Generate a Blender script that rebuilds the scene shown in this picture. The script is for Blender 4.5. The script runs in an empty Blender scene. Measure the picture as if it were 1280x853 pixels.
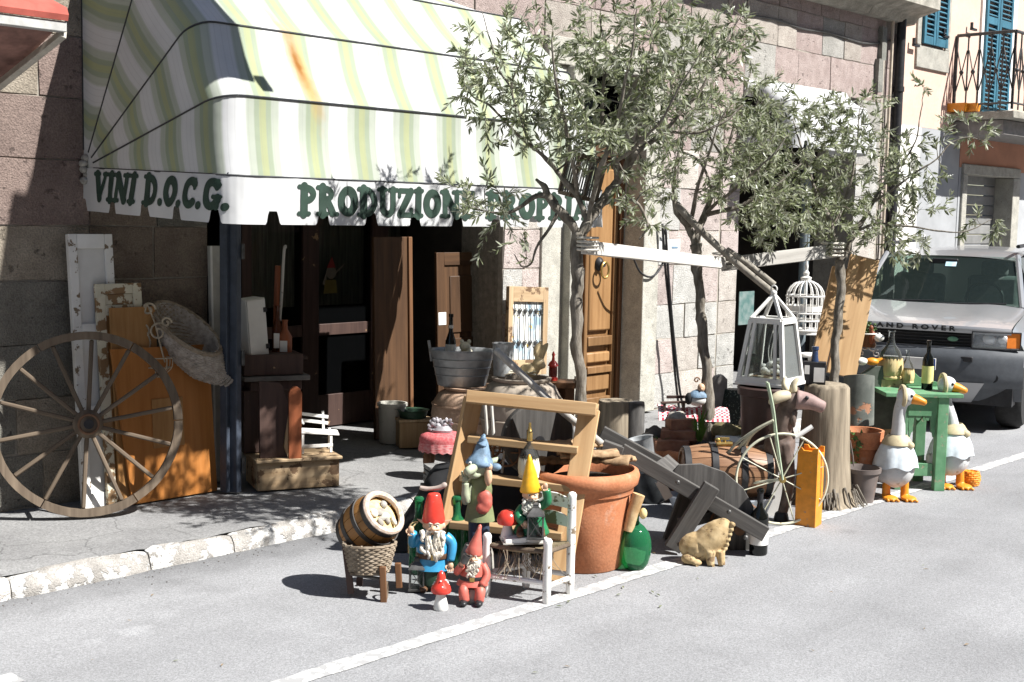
import bpy, bmesh, math, random
from mathutils import Vector, Matrix, Euler, noise
S = bpy.context.scene
C = S.collection
rnd = random.Random(7)
R = math.radians
PI = math.pi

# ------------------------------------------------------------------ camera
YAW, PITCH, ROLL, EYE, F = 0.8144, math.atan(159 / 1600), 0.020, 2.0, 1600.0
fw = Vector((math.sin(YAW) * math.cos(PITCH), math.cos(YAW) * math.cos(PITCH), -math.sin(PITCH)))
rt0 = Vector((math.cos(YAW), -math.sin(YAW), 0)); up0 = rt0.cross(fw)
rt = rt0 * math.cos(ROLL) + up0 * math.sin(ROLL); up = -rt0 * math.sin(ROLL) + up0 * math.cos(ROLL)
CAM = Vector((0, 0, EYE))
cd = bpy.data.cameras.new('camera'); cam = bpy.data.objects.new('camera', cd); C.objects.link(cam)
m3 = Matrix((rt, up, -fw)).transposed()
cam.matrix_world = Matrix.Translation(CAM) @ m3.to_4x4()
cd.sensor_width = 36; cd.lens = F / 1280 * 36; cd.clip_end = 500; cd.clip_start = 0.05
S.camera = cam

# ------------------------------------------------------------------ light
SUN_EL, SUN_AZ = R(48.2), R(180 - 21.7)          # azimuth of the sun seen from the place, x towards y
w = bpy.data.worlds.new('World'); S.world = w; w.use_nodes = True
nt = w.node_tree; bg = nt.nodes['Background']
sky = nt.nodes.new('ShaderNodeTexSky'); sky.sky_type = 'NISHITA'; sky.sun_disc = False
sky.sun_elevation = SUN_EL; sky.sun_rotation = SUN_AZ; sky.air_density = 1.0; sky.dust_density = 0.5
nt.links.new(sky.outputs[0], bg.inputs[0]); bg.inputs[1].default_value = 0.05
sd = bpy.data.lights.new('sun', 'SUN'); sd.energy = 5.0; sd.angle = R(0.55); sd.color = (1, 0.978, 0.94)
sun = bpy.data.objects.new('sun', sd); C.objects.link(sun)
sdir = Vector((math.sin(SUN_AZ) * math.cos(SUN_EL), math.cos(SUN_AZ) * math.cos(SUN_EL), math.sin(SUN_EL)))
sun.rotation_euler = sdir.to_track_quat('Z', 'Y').to_euler()
S.view_settings.view_transform = 'Standard'; S.view_settings.look = 'None'
S.view_settings.exposure = 1.12; S.view_settings.gamma = 1.0
S.cycles.use_denoising = True
S.cycles.max_bounces = 8; S.cycles.transparent_max_bounces = 16; S.cycles.caustics_reflective = False; S.cycles.caustics_refractive = False

# ------------------------------------------------------------------ surveying helpers
def ray(px, py): return fw + rt * ((px - 640) / F) + up * ((426.5 - py) / F)
def P(px, py, d): return CAM + ray(px, py) * d
def G(px, py, z=0.0):
    r = ray(px, py); t = (z - EYE) / r.z
    return CAM + r * t, t
def Wy(px, py, Y):
    r = ray(px, py); return CAM + r * (Y / r.y)
def depth(p): return (Vector(p) - CAM).dot(fw)
RZ = -YAW

def proj(p):
    v = Vector(p) - CAM; z = v.dot(fw); return 640 + F * v.dot(rt) / z, 426.5 - F * v.dot(up) / z
def reach(p, v, py):
    """how far along v from p until the photo row py is reached"""
    p, v = Vector(p), Vector(v); lo, hi = 0.0, 6.0
    for _ in range(40):
        m_ = (lo + hi) / 2
        if proj(p + v * m_)[1] > py: lo = m_
        else: hi = m_
    return lo
# ------------------------------------------------------------------ mesh builder
class MB:
    def __init__(s, k=1.0): s.v = []; s.f = []; s.mi = []; s.k = k; s.m = 0
    def add(s, vs, fs, M=None):
        o = len(s.v)
        for v in vs:
            v = Vector(v)
            if M is not None: v = M @ v
            s.v.append(v * s.k)
        for f in fs: s.f.append(tuple(i + o for i in f)); s.mi.append(s.m)
        return s
    def box(s, c, sz, rot=None, taper=1.0):
        x, y, z = (a / 2 for a in sz); t = taper
        vs = [(-x, -y, -z), (x, -y, -z), (x, y, -z), (-x, y, -z), (-x * t, -y * t, z), (x * t, -y * t, z), (x * t, y * t, z), (-x * t, y * t, z)]
        M = Matrix.Translation(Vector(c))
        if rot: M = M @ Euler([R(a) for a in rot]).to_matrix().to_4x4()
        return s.add(vs, [(0, 3, 2, 1), (4, 5, 6, 7), (0, 1, 5, 4), (1, 2, 6, 5), (2, 3, 7, 6), (3, 0, 4, 7)], M)
    def lathe(s, prof, c=(0, 0, 0), n=20, rot=None, sx=1, sy=1, capb=True, capt=True, M=None):
        vs = []; fs = []
        for r, z in prof:
            for i in range(n):
                a = 2 * PI * i / n; vs.append((r * math.cos(a) * sx, r * math.sin(a) * sy, z))
        for j in range(len(prof) - 1):
            for i in range(n):
                i2 = (i + 1) % n; fs.append((j * n + i, j * n + i2, j * n + n + i2, j * n + n + i))
        if capb: fs.append(tuple(reversed(range(n))))
        if capt: fs.append(tuple(range((len(prof) - 1) * n, len(prof) * n)))
        if M is None:
            M = Matrix.Translation(Vector(c))
            if rot: M = M @ Euler([R(a) for a in rot]).to_matrix().to_4x4()
        return s.add(vs, fs, M)
    def tube(s, pts, r, n=8, cap=True, closed=False):
        pts = [Vector(p) for p in pts]; L = len(pts)
        rs = r if isinstance(r, (list, tuple)) else [r] * L
        vs = []; fs = []; a = None
        for i, p in enumerate(pts):
            if closed: d = pts[(i + 1) % L] - pts[i - 1]
            else: d = (pts[min(i + 1, L - 1)] - pts[max(i - 1, 0)])
            if d.length < 1e-9: d = Vector((0, 0, 1))
            d.normalize()
            if a is None:
                a = d.orthogonal().normalized()
            else:
                a = a - d * a.dot(d)
                a = a.normalized() if a.length > 1e-6 else d.orthogonal().normalized()
            b = d.cross(a)
            for j in range(n):
                t = 2 * PI * j / n; vs.append(p + (a * math.cos(t) + b * math.sin(t)) * rs[i])
        for i in range(L if closed else L - 1):
            i2 = (i + 1) % L
            for j in range(n):
                j2 = (j + 1) % n; fs.append((i * n + j, i * n + j2, i2 * n + j2, i2 * n + j))
        if cap and not closed:
            fs.append(tuple(reversed(range(n)))); fs.append(tuple(range((L - 1) * n, L * n)))
        return s.add(vs, fs)
    def ell(s, c, r, seg=14, ring=9, rot=None):
        if not isinstance(r, (list, tuple)): r = (r, r, r)
        vs = [(0, 0, -r[2])]; fs = []
        for j in range(1, ring):
            t = PI * j / ring - PI / 2
            for i in range(seg):
                a = 2 * PI * i / seg; vs.append((r[0] * math.cos(t) * math.cos(a), r[1] * math.cos(t) * math.sin(a), r[2] * math.sin(t)))
        vs.append((0, 0, r[2])); e = len(vs) - 1
        for i in range(seg): fs.append((0, 1 + (i + 1) % seg, 1 + i)); fs.append((e, e - seg + i, e - seg + (i + 1) % seg))
        for j in range(ring - 2):
            for i in range(seg):
                i2 = (i + 1) % seg; fs.append((1 + j * seg + i, 1 + j * seg + i2, 1 + j * seg + seg + i2, 1 + j * seg + seg + i))
        M = Matrix.Translation(Vector(c))
        if rot: M = M @ Euler([R(a) for a in rot]).to_matrix().to_4x4()
        return s.add(vs, fs, M)
    def prism(s, p2, y0, y1, M=None):           # polygon in XZ, anticlockwise seen from -Y, thickness along Y
        n = len(p2); vs = [(x, y0, z) for x, z in p2] + [(x, y1, z) for x, z in p2]
        fs = [tuple(range(n)), tuple(reversed(range(n, 2 * n)))]
        for i in range(n): j = (i + 1) % n; fs.append((j, i, i + n, j + n))
        return s.add(vs, fs, M)
    def torus(s, c, R_, r, n=32, m=8, axis='Y', sx=1, sz=1):
        pts = []
        for i in range(n):
            a = 2 * PI * i / n
            q = {'Y': (math.cos(a) * R_ * sx, 0, math.sin(a) * R_ * sz), 'Z': (math.cos(a) * R_ * sx, math.sin(a) * R_ * sz, 0), 'X': (0, math.cos(a) * R_ * sx, math.sin(a) * R_ * sz)}[axis]
            pts.append(Vector(c) + Vector(q))
        return s.tube(pts, r, m, closed=True)
    def build(s, name, mat, parent=None, smooth=40, bevel=0, seg=2, sub=0, remesh=0, loc=None, rotz=None, jit=0, M=None):
        me = bpy.data.meshes.new(name); me.from_pydata([tuple(v) for v in s.v], [], s.f)
        mats = mat if isinstance(mat, (list, tuple)) else [mat]
        for q in mats: me.materials.append(q)
        if len(mats) > 1: me.polygons.foreach_set('material_index', s.mi)
        if jit:
            for v in me.vertices: v.co += Vector((rnd.uniform(-jit, jit), rnd.uniform(-jit, jit), rnd.uniform(-jit, jit)))
        if smooth or remesh:
            me.polygons.foreach_set('use_smooth', [True] * len(me.polygons))
            if not remesh and smooth < 180: me.set_sharp_from_angle(angle=R(smooth))
        me.update()
        o = bpy.data.objects.new(name, me); C.objects.link(o)
        if parent: o.parent = parent
        if loc is not None: o.location = loc
        if rotz is not None: o.rotation_euler.z = rotz
        if M is not None: o.matrix_local = M
        if remesh:
            q = o.modifiers.new('remesh', 'REMESH'); q.mode = 'VOXEL'; q.voxel_size = remesh; q.use_smooth_shade = True
            q = o.modifiers.new('smooth', 'SMOOTH'); q.factor = 0.5; q.iterations = 4
        if sub:
            q = o.modifiers.new('subsurf', 'SUBSURF'); q.levels = q.render_levels = sub
        if bevel:
            q = o.modifiers.new('bevel', 'BEVEL'); q.width = bevel; q.segments = seg; q.limit_method = 'ANGLE'; q.angle_limit = R(35); q.harden_normals = False
        return o

def tag(o, label=None, cat=None, group=None, kind=None):
    if label: o['label'] = label
    if cat: o['category'] = cat
    if group: o['group'] = group
    if kind: o['kind'] = kind
    return o
def thing(name, label, cat, loc=(0, 0, 0), rotz=0.0, group=None, rot=None):
    o = bpy.data.objects.new(name, None); C.objects.link(o); o.empty_display_size = 0.1
    o.location = loc; o.rotation_euler = rot or (0, 0, rotz)
    return tag(o, label, cat, group)
def at(px, py, name, label, cat, z=0.0, rotz=RZ, group=None, dd=0.0, d=None):
    """an Empty standing where the ray through a photo pixel meets the plane z (or at forward depth d); returns it and metres per photo pixel"""
    if d is None: loc, d = G(px, py, z)
    else: loc = P(px, py, d)
    if dd: loc = loc + Vector((fw.x, fw.y, 0)) * dd
    return thing(name, label, cat, loc, rotz, group), d / F
def dup(root, loc=None, rotz=None, label=None, group=None):
    r = root.copy(); C.objects.link(r)
    if loc is not None: r.location = loc
    if rotz is not None: r.rotation_euler.z = rotz
    if label: r['label'] = label
    if group: r['group'] = group
    for ch in list(root.children):
        c = ch.copy(); C.objects.link(c); c.parent = r
        for g in ch.children:
            d = g.copy(); C.objects.link(d); d.parent = c
    return r
def board(name, p0, p1, width, thick, mat, parent=None, side=(0, -1, 0), bevel=0.004, sub=None):
    """a straight timber from p0 to p1 with its grain along it; `side` is the way its broad face looks"""
    p0, p1 = Vector(p0), Vector(p1); z = (p1 - p0); L = z.length; z.normalize()
    y = -Vector(side); y = (y - z * y.dot(z)).normalized(); x = y.cross(z)
    M = Matrix.Translation((p0 + p1) / 2) @ Matrix((x, y, z)).transposed().to_4x4()
    b = MB().box((0, 0, 0), (width, thick, L))
    return b.build(name, mat, parent, bevel=bevel, M=M)
def spline(pts, n=8):
    """Catmull-Rom through pts"""
    pts = [Vector(p) for p in pts]; out = []
    for i in range(len(pts) - 1):
        a, b, c, d = pts[max(i - 1, 0)], pts[i], pts[i + 1], pts[min(i + 2, len(pts) - 1)]
        for k in range(n):
            t = k / n
            out.append(0.5 * ((2 * b) + (c - a) * t + (2 * a - 5 * b + 4 * c - d) * t * t + (3 * b - a - 3 * c + d) * t ** 3))
    out.append(pts[-1]); return out

# ------------------------------------------------------------------ materials
def mat(name, col, rough=0.7, var=0.18, scale=14.0, bump=0.25, bdist=0.004, metal=0.0, stretch=(1, 1, 1), col2=None, edge=(0.35, 0.65),
        peel=None, peel_at=0.55, peel_scale=9.0, rv=0.12, spec=0.4, coat=0.0, trans=0.0, fine=0.0, detail=6.0, ior=1.45, sss=0):
    """procedural material: two-tone noise in object space, optional flaked-off patches (peel), fine grain and relief, a per-object shift"""
    m = bpy.data.materials.new(name); m.use_nodes = True; t = m.node_tree; N = t.nodes; L = t.links
    b = N['Principled BSDF']; b.inputs['Roughness'].default_value = rough; b.inputs['Metallic'].default_value = metal
    b.inputs['Specular IOR Level'].default_value = spec; b.inputs['Coat Weight'].default_value = coat; b.inputs['IOR'].default_value = ior
    b.inputs['Transmission Weight'].default_value = trans
    tc = N.new('ShaderNodeTexCoord'); oi = N.new('ShaderNodeObjectInfo')
    off = N.new('ShaderNodeMath'); off.operation = 'MULTIPLY'; off.inputs[1].default_value = 37.0; L.new(oi.outputs['Random'], off.inputs[0])
    ad = N.new('ShaderNodeVectorMath'); ad.operation = 'ADD'; L.new(tc.outputs['Object'], ad.inputs[0]); L.new(off.outputs[0], ad.inputs[1])
    mp = N.new('ShaderNodeMapping'); mp.inputs['Scale'].default_value = stretch; L.new(ad.outputs[0], mp.inputs[0])
    n1 = N.new('ShaderNodeTexNoise'); n1.inputs['Scale'].default_value = scale; n1.inputs['Detail'].default_value = detail; n1.inputs['Roughness'].default_value = 0.6
    L.new(mp.outputs[0], n1.inputs[0])
    cr = N.new('ShaderNodeValToRGB'); e = cr.color_ramp.elements
    c2 = col2 or tuple(min(1, c * (1 + var)) for c in col); c1 = col if col2 else tuple(c * (1 - var) for c in col)
    e[0].position, e[1].position = edge; e[0].color = (*c1, 1); e[1].color = (*c2, 1)
    L.new(n1.outputs[0], cr.inputs[0]); out = cr.outputs[0]; h = n1.outputs[0]
    if fine:
        n3 = N.new('ShaderNodeTexNoise'); n3.inputs['Scale'].default_value = scale * 14; n3.inputs['Detail'].default_value = 2; L.new(mp.outputs[0], n3.inputs[0])
        mr = N.new('ShaderNodeMapRange'); mr.inputs[3].default_value = 1 - fine; mr.inputs[4].default_value = 1 + fine; mr.inputs[1].default_value = 0.3; mr.inputs[2].default_value = 0.7
        L.new(n3.outputs[0], mr.inputs[0])
        mx = N.new('ShaderNodeVectorMath'); mx.operation = 'SCALE'; L.new(out, mx.inputs[0]); L.new(mr.outputs[0], mx.inputs['Scale']); out = mx.outputs[0]
        ha = N.new('ShaderNodeMath'); ha.operation = 'ADD'; L.new(h, ha.inputs[0]); L.new(n3.outputs[0], ha.inputs[1]); h = ha.outputs[0]
    if peel:
        n2 = N.new('ShaderNodeTexNoise'); n2.inputs['Scale'].default_value = peel_scale; n2.inputs['Detail'].default_value = 5; n2.inputs['Roughness'].default_value = 0.65
        L.new(ad.outputs[0], n2.inputs[0])
        r2 = N.new('ShaderNodeValToRGB'); r2.color_ramp.elements[0].position = peel_at; r2.color_ramp.elements[1].position = peel_at + (0.16 if name == 'terracotta' else 0.03)
        L.new(n2.outputs[0], r2.inputs[0])
        mx = N.new('ShaderNodeMix'); mx.data_type = 'RGBA'; L.new(r2.outputs[0], mx.inputs[0]); L.new(out, mx.inputs[6]); mx.inputs[7].default_value = (*peel, 1); out = mx.outputs[2]
        sb = N.new('ShaderNodeMath'); sb.operation = 'SUBTRACT'; L.new(h, sb.inputs[0]); L.new(r2.outputs[0], sb.inputs[1]); h = sb.outputs[0]
    hs = N.new('ShaderNodeHueSaturation'); mr = N.new('ShaderNodeMapRange'); mr.inputs[3].default_value = 1 - rv; mr.inputs[4].default_value = 1 + rv
    L.new(oi.outputs['Random'], mr.inputs[0]); L.new(mr.outputs[0], hs.inputs['Value']); L.new(out, hs.inputs['Color']); L.new(hs.outputs[0], b.inputs['Base Color'])
    if bump:
        bp = N.new('ShaderNodeBump'); bp.inputs['Strength'].default_value = bump; bp.inputs['Distance'].default_value = bdist; L.new(h, bp.inputs['Height']); L.new(bp.outputs[0], b.inputs['Normal'])
    return m
def glass(name, tint=(1, 1, 1), clear=0.85, body=(0.02, 0.02, 0.02), rough=0.03):
    """thin pane or bottle wall: a tinted see-through layer under a glossy coat"""
    m = bpy.data.materials.new(name); m.use_nodes = True; t = m.node_tree; N = t.nodes; L = t.links
    b = N['Principled BSDF']; b.inputs['Base Color'].default_value = (*body, 1); b.inputs['Roughness'].default_value = rough; b.inputs['Specular IOR Level'].default_value = 0.6
    tr = N.new('ShaderNodeBsdfTransparent'); tr.inputs[0].default_value = (*tint, 1)
    fr = N.new('ShaderNodeFresnel'); fr.inputs[0].default_value = 1.45
    mr = N.new('ShaderNodeMapRange'); mr.inputs[1].default_value = 0; mr.inputs[2].default_value = 1; mr.inputs[3].default_value = clear; mr.inputs[4].default_value = 0
    L.new(fr.outputs[0], mr.inputs[0])
    mx = N.new('ShaderNodeMixShader'); L.new(mr.outputs[0], mx.inputs[0]); L.new(b.outputs[0], mx.inputs[1]); L.new(tr.outputs[0], mx.inputs[2])
    L.new(mx.outputs[0], N['Material Output'].inputs[0]); return m

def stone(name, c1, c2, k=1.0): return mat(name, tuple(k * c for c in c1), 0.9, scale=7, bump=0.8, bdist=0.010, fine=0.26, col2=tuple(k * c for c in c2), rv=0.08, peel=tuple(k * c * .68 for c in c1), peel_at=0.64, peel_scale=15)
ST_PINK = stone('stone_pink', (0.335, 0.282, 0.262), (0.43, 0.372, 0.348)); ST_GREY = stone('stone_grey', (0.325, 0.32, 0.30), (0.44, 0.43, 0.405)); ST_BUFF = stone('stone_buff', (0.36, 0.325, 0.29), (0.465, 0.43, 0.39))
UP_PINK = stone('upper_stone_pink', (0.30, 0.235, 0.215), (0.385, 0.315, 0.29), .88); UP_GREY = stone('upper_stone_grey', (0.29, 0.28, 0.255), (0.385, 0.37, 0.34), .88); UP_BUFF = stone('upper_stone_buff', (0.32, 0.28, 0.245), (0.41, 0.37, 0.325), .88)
SHADE_PINK = stone('shaded_stone_pink', (0.27, 0.20, 0.175), (0.35, 0.265, 0.23), .60); SHADE_GREY = stone('shaded_stone_grey', (0.25, 0.235, 0.20), (0.34, 0.32, 0.275), .56); SHADE_BUFF = stone('shaded_stone_buff', (0.30, 0.255, 0.20), (0.40, 0.35, 0.28), .66)  # darker copies of the wall stone: the left pier's shade is in their colour
DEEPSHADE_BROWN = stone('deep_shade_stone_brown', (0.13, 0.10, 0.08), (0.18, 0.145, 0.115)); DEEPSHADE_GREY = stone('deep_shade_stone_grey', (0.11, 0.105, 0.09), (0.16, 0.15, 0.13))  # shade under the awning painted into the stone colour
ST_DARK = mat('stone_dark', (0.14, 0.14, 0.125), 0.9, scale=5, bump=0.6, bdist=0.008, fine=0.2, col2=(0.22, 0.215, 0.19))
MORTAR = mat('mortar', (0.33, 0.30, 0.255), 0.95, scale=20, bump=0.5, fine=0.2)
JAMB = mat('grey_sandstone', (0.30, 0.29, 0.255), 0.9, scale=9, bump=0.7, bdist=0.006, fine=0.25, col2=(0.42, 0.405, 0.355), peel=(0.20, 0.19, 0.165), peel_at=0.66, peel_scale=22)
CORNICE = mat('cornice_stone', (0.20, 0.19, 0.16), 0.9, scale=6, bump=0.6, fine=0.2, col2=(0.36, 0.34, 0.29))
PLASTER = mat('pink_plaster', (0.66, 0.47, 0.38), 0.9, scale=2.2, bump=0.2, var=0.07, fine=0.05)
PLASTER_W = mat('white_plaster', (0.72, 0.70, 0.66), 0.9, scale=3, bump=0.2, var=0.06)
PLASTER_T = mat('terracotta_plaster', (0.40, 0.20, 0.13), 0.9, scale=3, bump=0.3, var=0.1)
PLASTER_G = mat('grey_base_plaster', (0.36, 0.37, 0.38), 0.9, scale=3, bump=0.3, var=0.1)
OCHRE = mat('ochre_plaster', (0.42, 0.33, 0.22), 0.9, scale=1.5, var=0.1)
ASPH = mat('asphalt', (0.235, 0.237, 0.243), 0.88, scale=1.3, bump=0.5, bdist=0.004, fine=0.0, col2=(0.275, 0.277, 0.284), rv=0)
PAVE = mat('pavement_asphalt', (0.205, 0.204, 0.204), 0.9, scale=1.7, bump=0.6, bdist=0.006, col2=(0.26, 0.259, 0.256), rv=0)
KERB = mat('kerb_stone', (0.27, 0.255, 0.235), 0.9, scale=9, bump=0.7, bdist=0.012, col2=(0.44, 0.415, 0.385), peel=(0.58, 0.57, 0.545), peel_at=0.50, peel_scale=8, fine=0.2, rv=0.18)
LINE = mat('road_paint', (0.52, 0.515, 0.50), 0.8, scale=9, bump=0.4, var=0.12, peel=(0.30, 0.30, 0.30), peel_at=0.50, peel_scale=13)
def speckle(m, s1=240., amt=0.28, crack=False):
    t = m.node_tree; N = t.nodes; L = t.links; b = N['Principled BSDF']
    src = b.inputs['Base Color'].links[0].from_socket
    tc = N.new('ShaderNodeTexCoord'); n = N.new('ShaderNodeTexVoronoi'); n.inputs['Scale'].default_value = s1; L.new(tc.outputs['Object'], n.inputs[0])
    n2 = N.new('ShaderNodeTexNoise'); n2.inputs['Scale'].default_value = s1 * 0.35; n2.inputs['Detail'].default_value = 3; L.new(tc.outputs['Object'], n2.inputs[0])
    sep = N.new('ShaderNodeSeparateColor'); L.new(n.outputs['Color'], sep.inputs[0])
    a = N.new('ShaderNodeMath'); a.operation = 'ADD'; L.new(sep.outputs[0], a.inputs[0]); L.new(n2.outputs[0], a.inputs[1])
    mr = N.new('ShaderNodeMapRange'); mr.inputs[1].default_value = 0.2; mr.inputs[2].default_value = 1.8; mr.inputs[3].default_value = 1 - amt; mr.inputs[4].default_value = 1 + amt; L.new(a.outputs[0], mr.inputs[0])
    sc = N.new('ShaderNodeVectorMath'); sc.operation = 'SCALE'; L.new(src, sc.inputs[0]); L.new(mr.outputs[0], sc.inputs['Scale'])
    out = sc.outputs[0]
    n3 = N.new('ShaderNodeTexNoise'); n3.inputs['Scale'].default_value = 0.55; n3.inputs['Detail'].default_value = 5; n3.inputs['Distortion'].default_value = 1.2; L.new(tc.outputs['Object'], n3.inputs[0])
    m3_ = N.new('ShaderNodeMapRange'); m3_.inputs[1].default_value = 0.35; m3_.inputs[2].default_value = 0.7; m3_.inputs[3].default_value = 0.9; m3_.inputs[4].default_value = 1.1; L.new(n3.outputs[0], m3_.inputs[0])
    sc2 = N.new('ShaderNodeVectorMath'); sc2.operation = 'SCALE'; L.new(out, sc2.inputs[0]); L.new(m3_.outputs[0], sc2.inputs['Scale']); out = sc2.outputs[0]
    if not crack:                                        # chalky spill on the parking strip, grime along the gutter
        for (cx, cy, r0, gain) in STAINS:
            vd = N.new('ShaderNodeVectorMath'); vd.operation = 'DISTANCE'; vd.inputs[1].default_value = (cx, cy, 0); nv = N.new('ShaderNodeTexNoise'); nv.inputs['Scale'].default_value = 5.5; nv.inputs['Detail'].default_value = 7; L.new(tc.outputs['Object'], nv.inputs[0])
            L.new(tc.outputs['Object'], vd.inputs[0]); ms = N.new('ShaderNodeMath'); ms.operation = 'MULTIPLY_ADD'; L.new(nv.outputs[0], ms.inputs[0]); ms.inputs[1].default_value = r0 * 2.6; L.new(vd.outputs['Value'], ms.inputs[2])
            rg_ = N.new('ShaderNodeMapRange'); rg_.inputs[1].default_value = r0 * 1.35; rg_.inputs[2].default_value = r0 * 2.0; rg_.inputs[3].default_value = gain; rg_.inputs[4].default_value = 1.0; L.new(ms.outputs[0], rg_.inputs[0])
            s4 = N.new('ShaderNodeVectorMath'); s4.operation = 'SCALE'; L.new(out, s4.inputs[0]); L.new(rg_.outputs[0], s4.inputs['Scale']); out = s4.outputs[0]
        sx_ = N.new('ShaderNodeSeparateXYZ'); L.new(tc.outputs['Object'], sx_.inputs[0]); nv = N.new('ShaderNodeTexNoise'); nv.inputs['Scale'].default_value = 3.0; nv.inputs['Detail'].default_value = 6; L.new(tc.outputs['Object'], nv.inputs[0])
        ms = N.new('ShaderNodeMath'); ms.operation = 'MULTIPLY_ADD'; L.new(nv.outputs[0], ms.inputs[0]); ms.inputs[1].default_value = 0.5; L.new(sx_.outputs[1], ms.inputs[2])
        rg_ = N.new('ShaderNodeMapRange'); rg_.inputs[1].default_value = 6.1; rg_.inputs[2].default_value = 6.45; rg_.inputs[3].default_value = 1.0; rg_.inputs[4].default_value = 0.55; L.new(ms.outputs[0], rg_.inputs[0])
        s4 = N.new('ShaderNodeVectorMath'); s4.operation = 'SCALE'; L.new(out, s4.inputs[0]); L.new(rg_.outputs[0], s4.inputs['Scale']); out = s4.outputs[0]
    if not crack:                                        # darker worn streaks along the lane
        mp_ = N.new('ShaderNodeMapping'); mp_.inputs['Scale'].default_value = (0.12, 1.3, 1); L.new(tc.outputs['Object'], mp_.inputs[0]); n6 = N.new('ShaderNodeTexNoise'); n6.inputs['Scale'].default_value = 1.6; n6.inputs['Detail'].default_value = 5; L.new(mp_.outputs[0], n6.inputs[0])
        rr = N.new('ShaderNodeMapRange'); rr.inputs[1].default_value = 0.3; rr.inputs[2].default_value = 0.7; rr.inputs[3].default_value = 0.88; rr.inputs[4].default_value = 1.08; L.new(n6.outputs[0], rr.inputs[0])
        s5 = N.new('ShaderNodeVectorMath'); s5.operation = 'SCALE'; L.new(out, s5.inputs[0]); L.new(rr.outputs[0], s5.inputs['Scale']); out = s5.outputs[0]
    if crack:
        v = N.new('ShaderNodeTexVoronoi'); v.feature = 'DISTANCE_TO_EDGE'; v.inputs['Scale'].default_value = 1.9
        ds = N.new('ShaderNodeTexNoise'); ds.inputs['Scale'].default_value = 5; ds.inputs['Detail'].default_value = 4; L.new(tc.outputs['Object'], ds.inputs[0])
        mm = N.new('ShaderNodeMix'); mm.data_type = 'VECTOR'; mm.inputs[0].default_value = 0.16; L.new(tc.outputs['Object'], mm.inputs[4]); L.new(ds.outputs['Color'], mm.inputs[5]); L.new(mm.outputs[1], v.inputs[0])
        rr = N.new('ShaderNodeMapRange'); rr.inputs[1].default_value = 0.0; rr.inputs[2].default_value = 0.012; rr.inputs[3].default_value = 0.55; rr.inputs[4].default_value = 1.0; L.new(v.outputs['Distance'], rr.inputs[0])
        sc3 = N.new('ShaderNodeVectorMath'); sc3.operation = 'SCALE'; L.new(out, sc3.inputs[0]); L.new(rr.outputs[0], sc3.inputs['Scale']); out = sc3.outputs[0]
    L.new(out, b.inputs['Base Color'])
    for q in N:
        if q.type == 'BUMP':
            L.new(a.outputs[0], q.inputs['Height']); q.inputs['Distance'].default_value = 0.0022; q.inputs['Strength'].default_value = 0.6
STAINS = [(*G(170, 792)[0][:2], .16, 1.24), (*G(205, 770)[0][:2], .10, 1.18), (*G(120, 800)[0][:2], .08, 1.15), (*G(240, 735)[0][:2], .3, .86), (*G(1060, 665)[0][:2], .12, .82), (*G(900, 790)[0][:2], .5, 1.07)]
speckle(ASPH, 170, 0.34); speckle(PAVE, 120, 0.34, True)

def wood(name, c1, c2, rough=0.65, peel=None, peel_at=0.6, scale=26, rv=0.12, bump=0.35, ps=9.0):
    return mat(name, c1, rough, scale=scale, stretch=(1, 1, 0.07), col2=c2, edge=(0.3, 0.7), bump=bump, bdist=0.003, peel=peel, peel_at=peel_at, rv=rv, peel_scale=ps)
PINE = wood('pine', (0.36, 0.215, 0.10), (0.52, 0.345, 0.18), 0.6)
PINE_W = wood('weathered_pine', (0.30, 0.19, 0.09), (0.45, 0.31, 0.17), 0.7)
ORANGE_W = wood('orange_veneer', (0.33, 0.125, 0.03), (0.42, 0.175, 0.05), 0.35, rv=0.05, bump=0.1)
HONEY = wood('honey_wood', (0.29, 0.14, 0.045), (0.42, 0.23, 0.09), 0.45)
DOORP = wood('door_panel_wood', (0.20, 0.105, 0.042), (0.33, 0.19, 0.085), 0.45)
DOORW = wood('walnut_door', (0.15, 0.078, 0.032), (0.25, 0.14, 0.062), 0.45)
DARKW = wood('dark_wood', (0.045, 0.026, 0.022), (0.085, 0.05, 0.04), 0.6, peel=(0.34, 0.22, 0.12), peel_at=0.66)
BROWNW = wood('brown_wood', (0.11, 0.05, 0.022), (0.19, 0.09, 0.04), 0.6)
UMBER = wood('umber_wood', (0.045, 0.022, 0.010), (0.095, 0.048, 0.022), 0.6)
REDW = wood('red_brown_wood', (0.20, 0.06, 0.025), (0.27, 0.085, 0.035), 0.5)
GREYW = wood('grey_wood', (0.04, 0.037, 0.035), (0.125, 0.118, 0.11), 0.8, bump=0.6)
SILVERW = wood('bleached_wood', (0.36, 0.34, 0.31), (0.56, 0.54, 0.50), 0.85, bump=0.5, peel=(0.18, 0.16, 0.14), peel_at=0.68)
WHEELW = wood('wheel_wood', (0.07, 0.05, 0.034), (0.17, 0.13, 0.092), 0.8, bump=0.6)
STUMPW = wood('stump_wood', (0.13, 0.105, 0.075), (0.34, 0.285, 0.21), 0.9, bump=0.9)
CRATEW = wood('crate_wood', (0.33, 0.22, 0.12), (0.50, 0.37, 0.23), 0.75, peel=(0.15, 0.09, 0.05), peel_at=0.56, ps=6.0)
WHITEP = mat('white_paint', (0.70, 0.69, 0.66), 0.55, scale=6, var=0.06, bump=0.1)
WHITEPEEL = mat('peeling_white_paint', (0.74, 0.73, 0.70), 0.6, scale=8, var=0.06, peel=(0.20, 0.15, 0.10), peel_at=0.585, peel_scale=20)
CREAMPEEL = mat('peeling_cream_paint', (0.58, 0.54, 0.42), 0.65, scale=8, var=0.1, peel=(0.23, 0.14, 0.07), peel_at=0.50, peel_scale=13)
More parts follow.
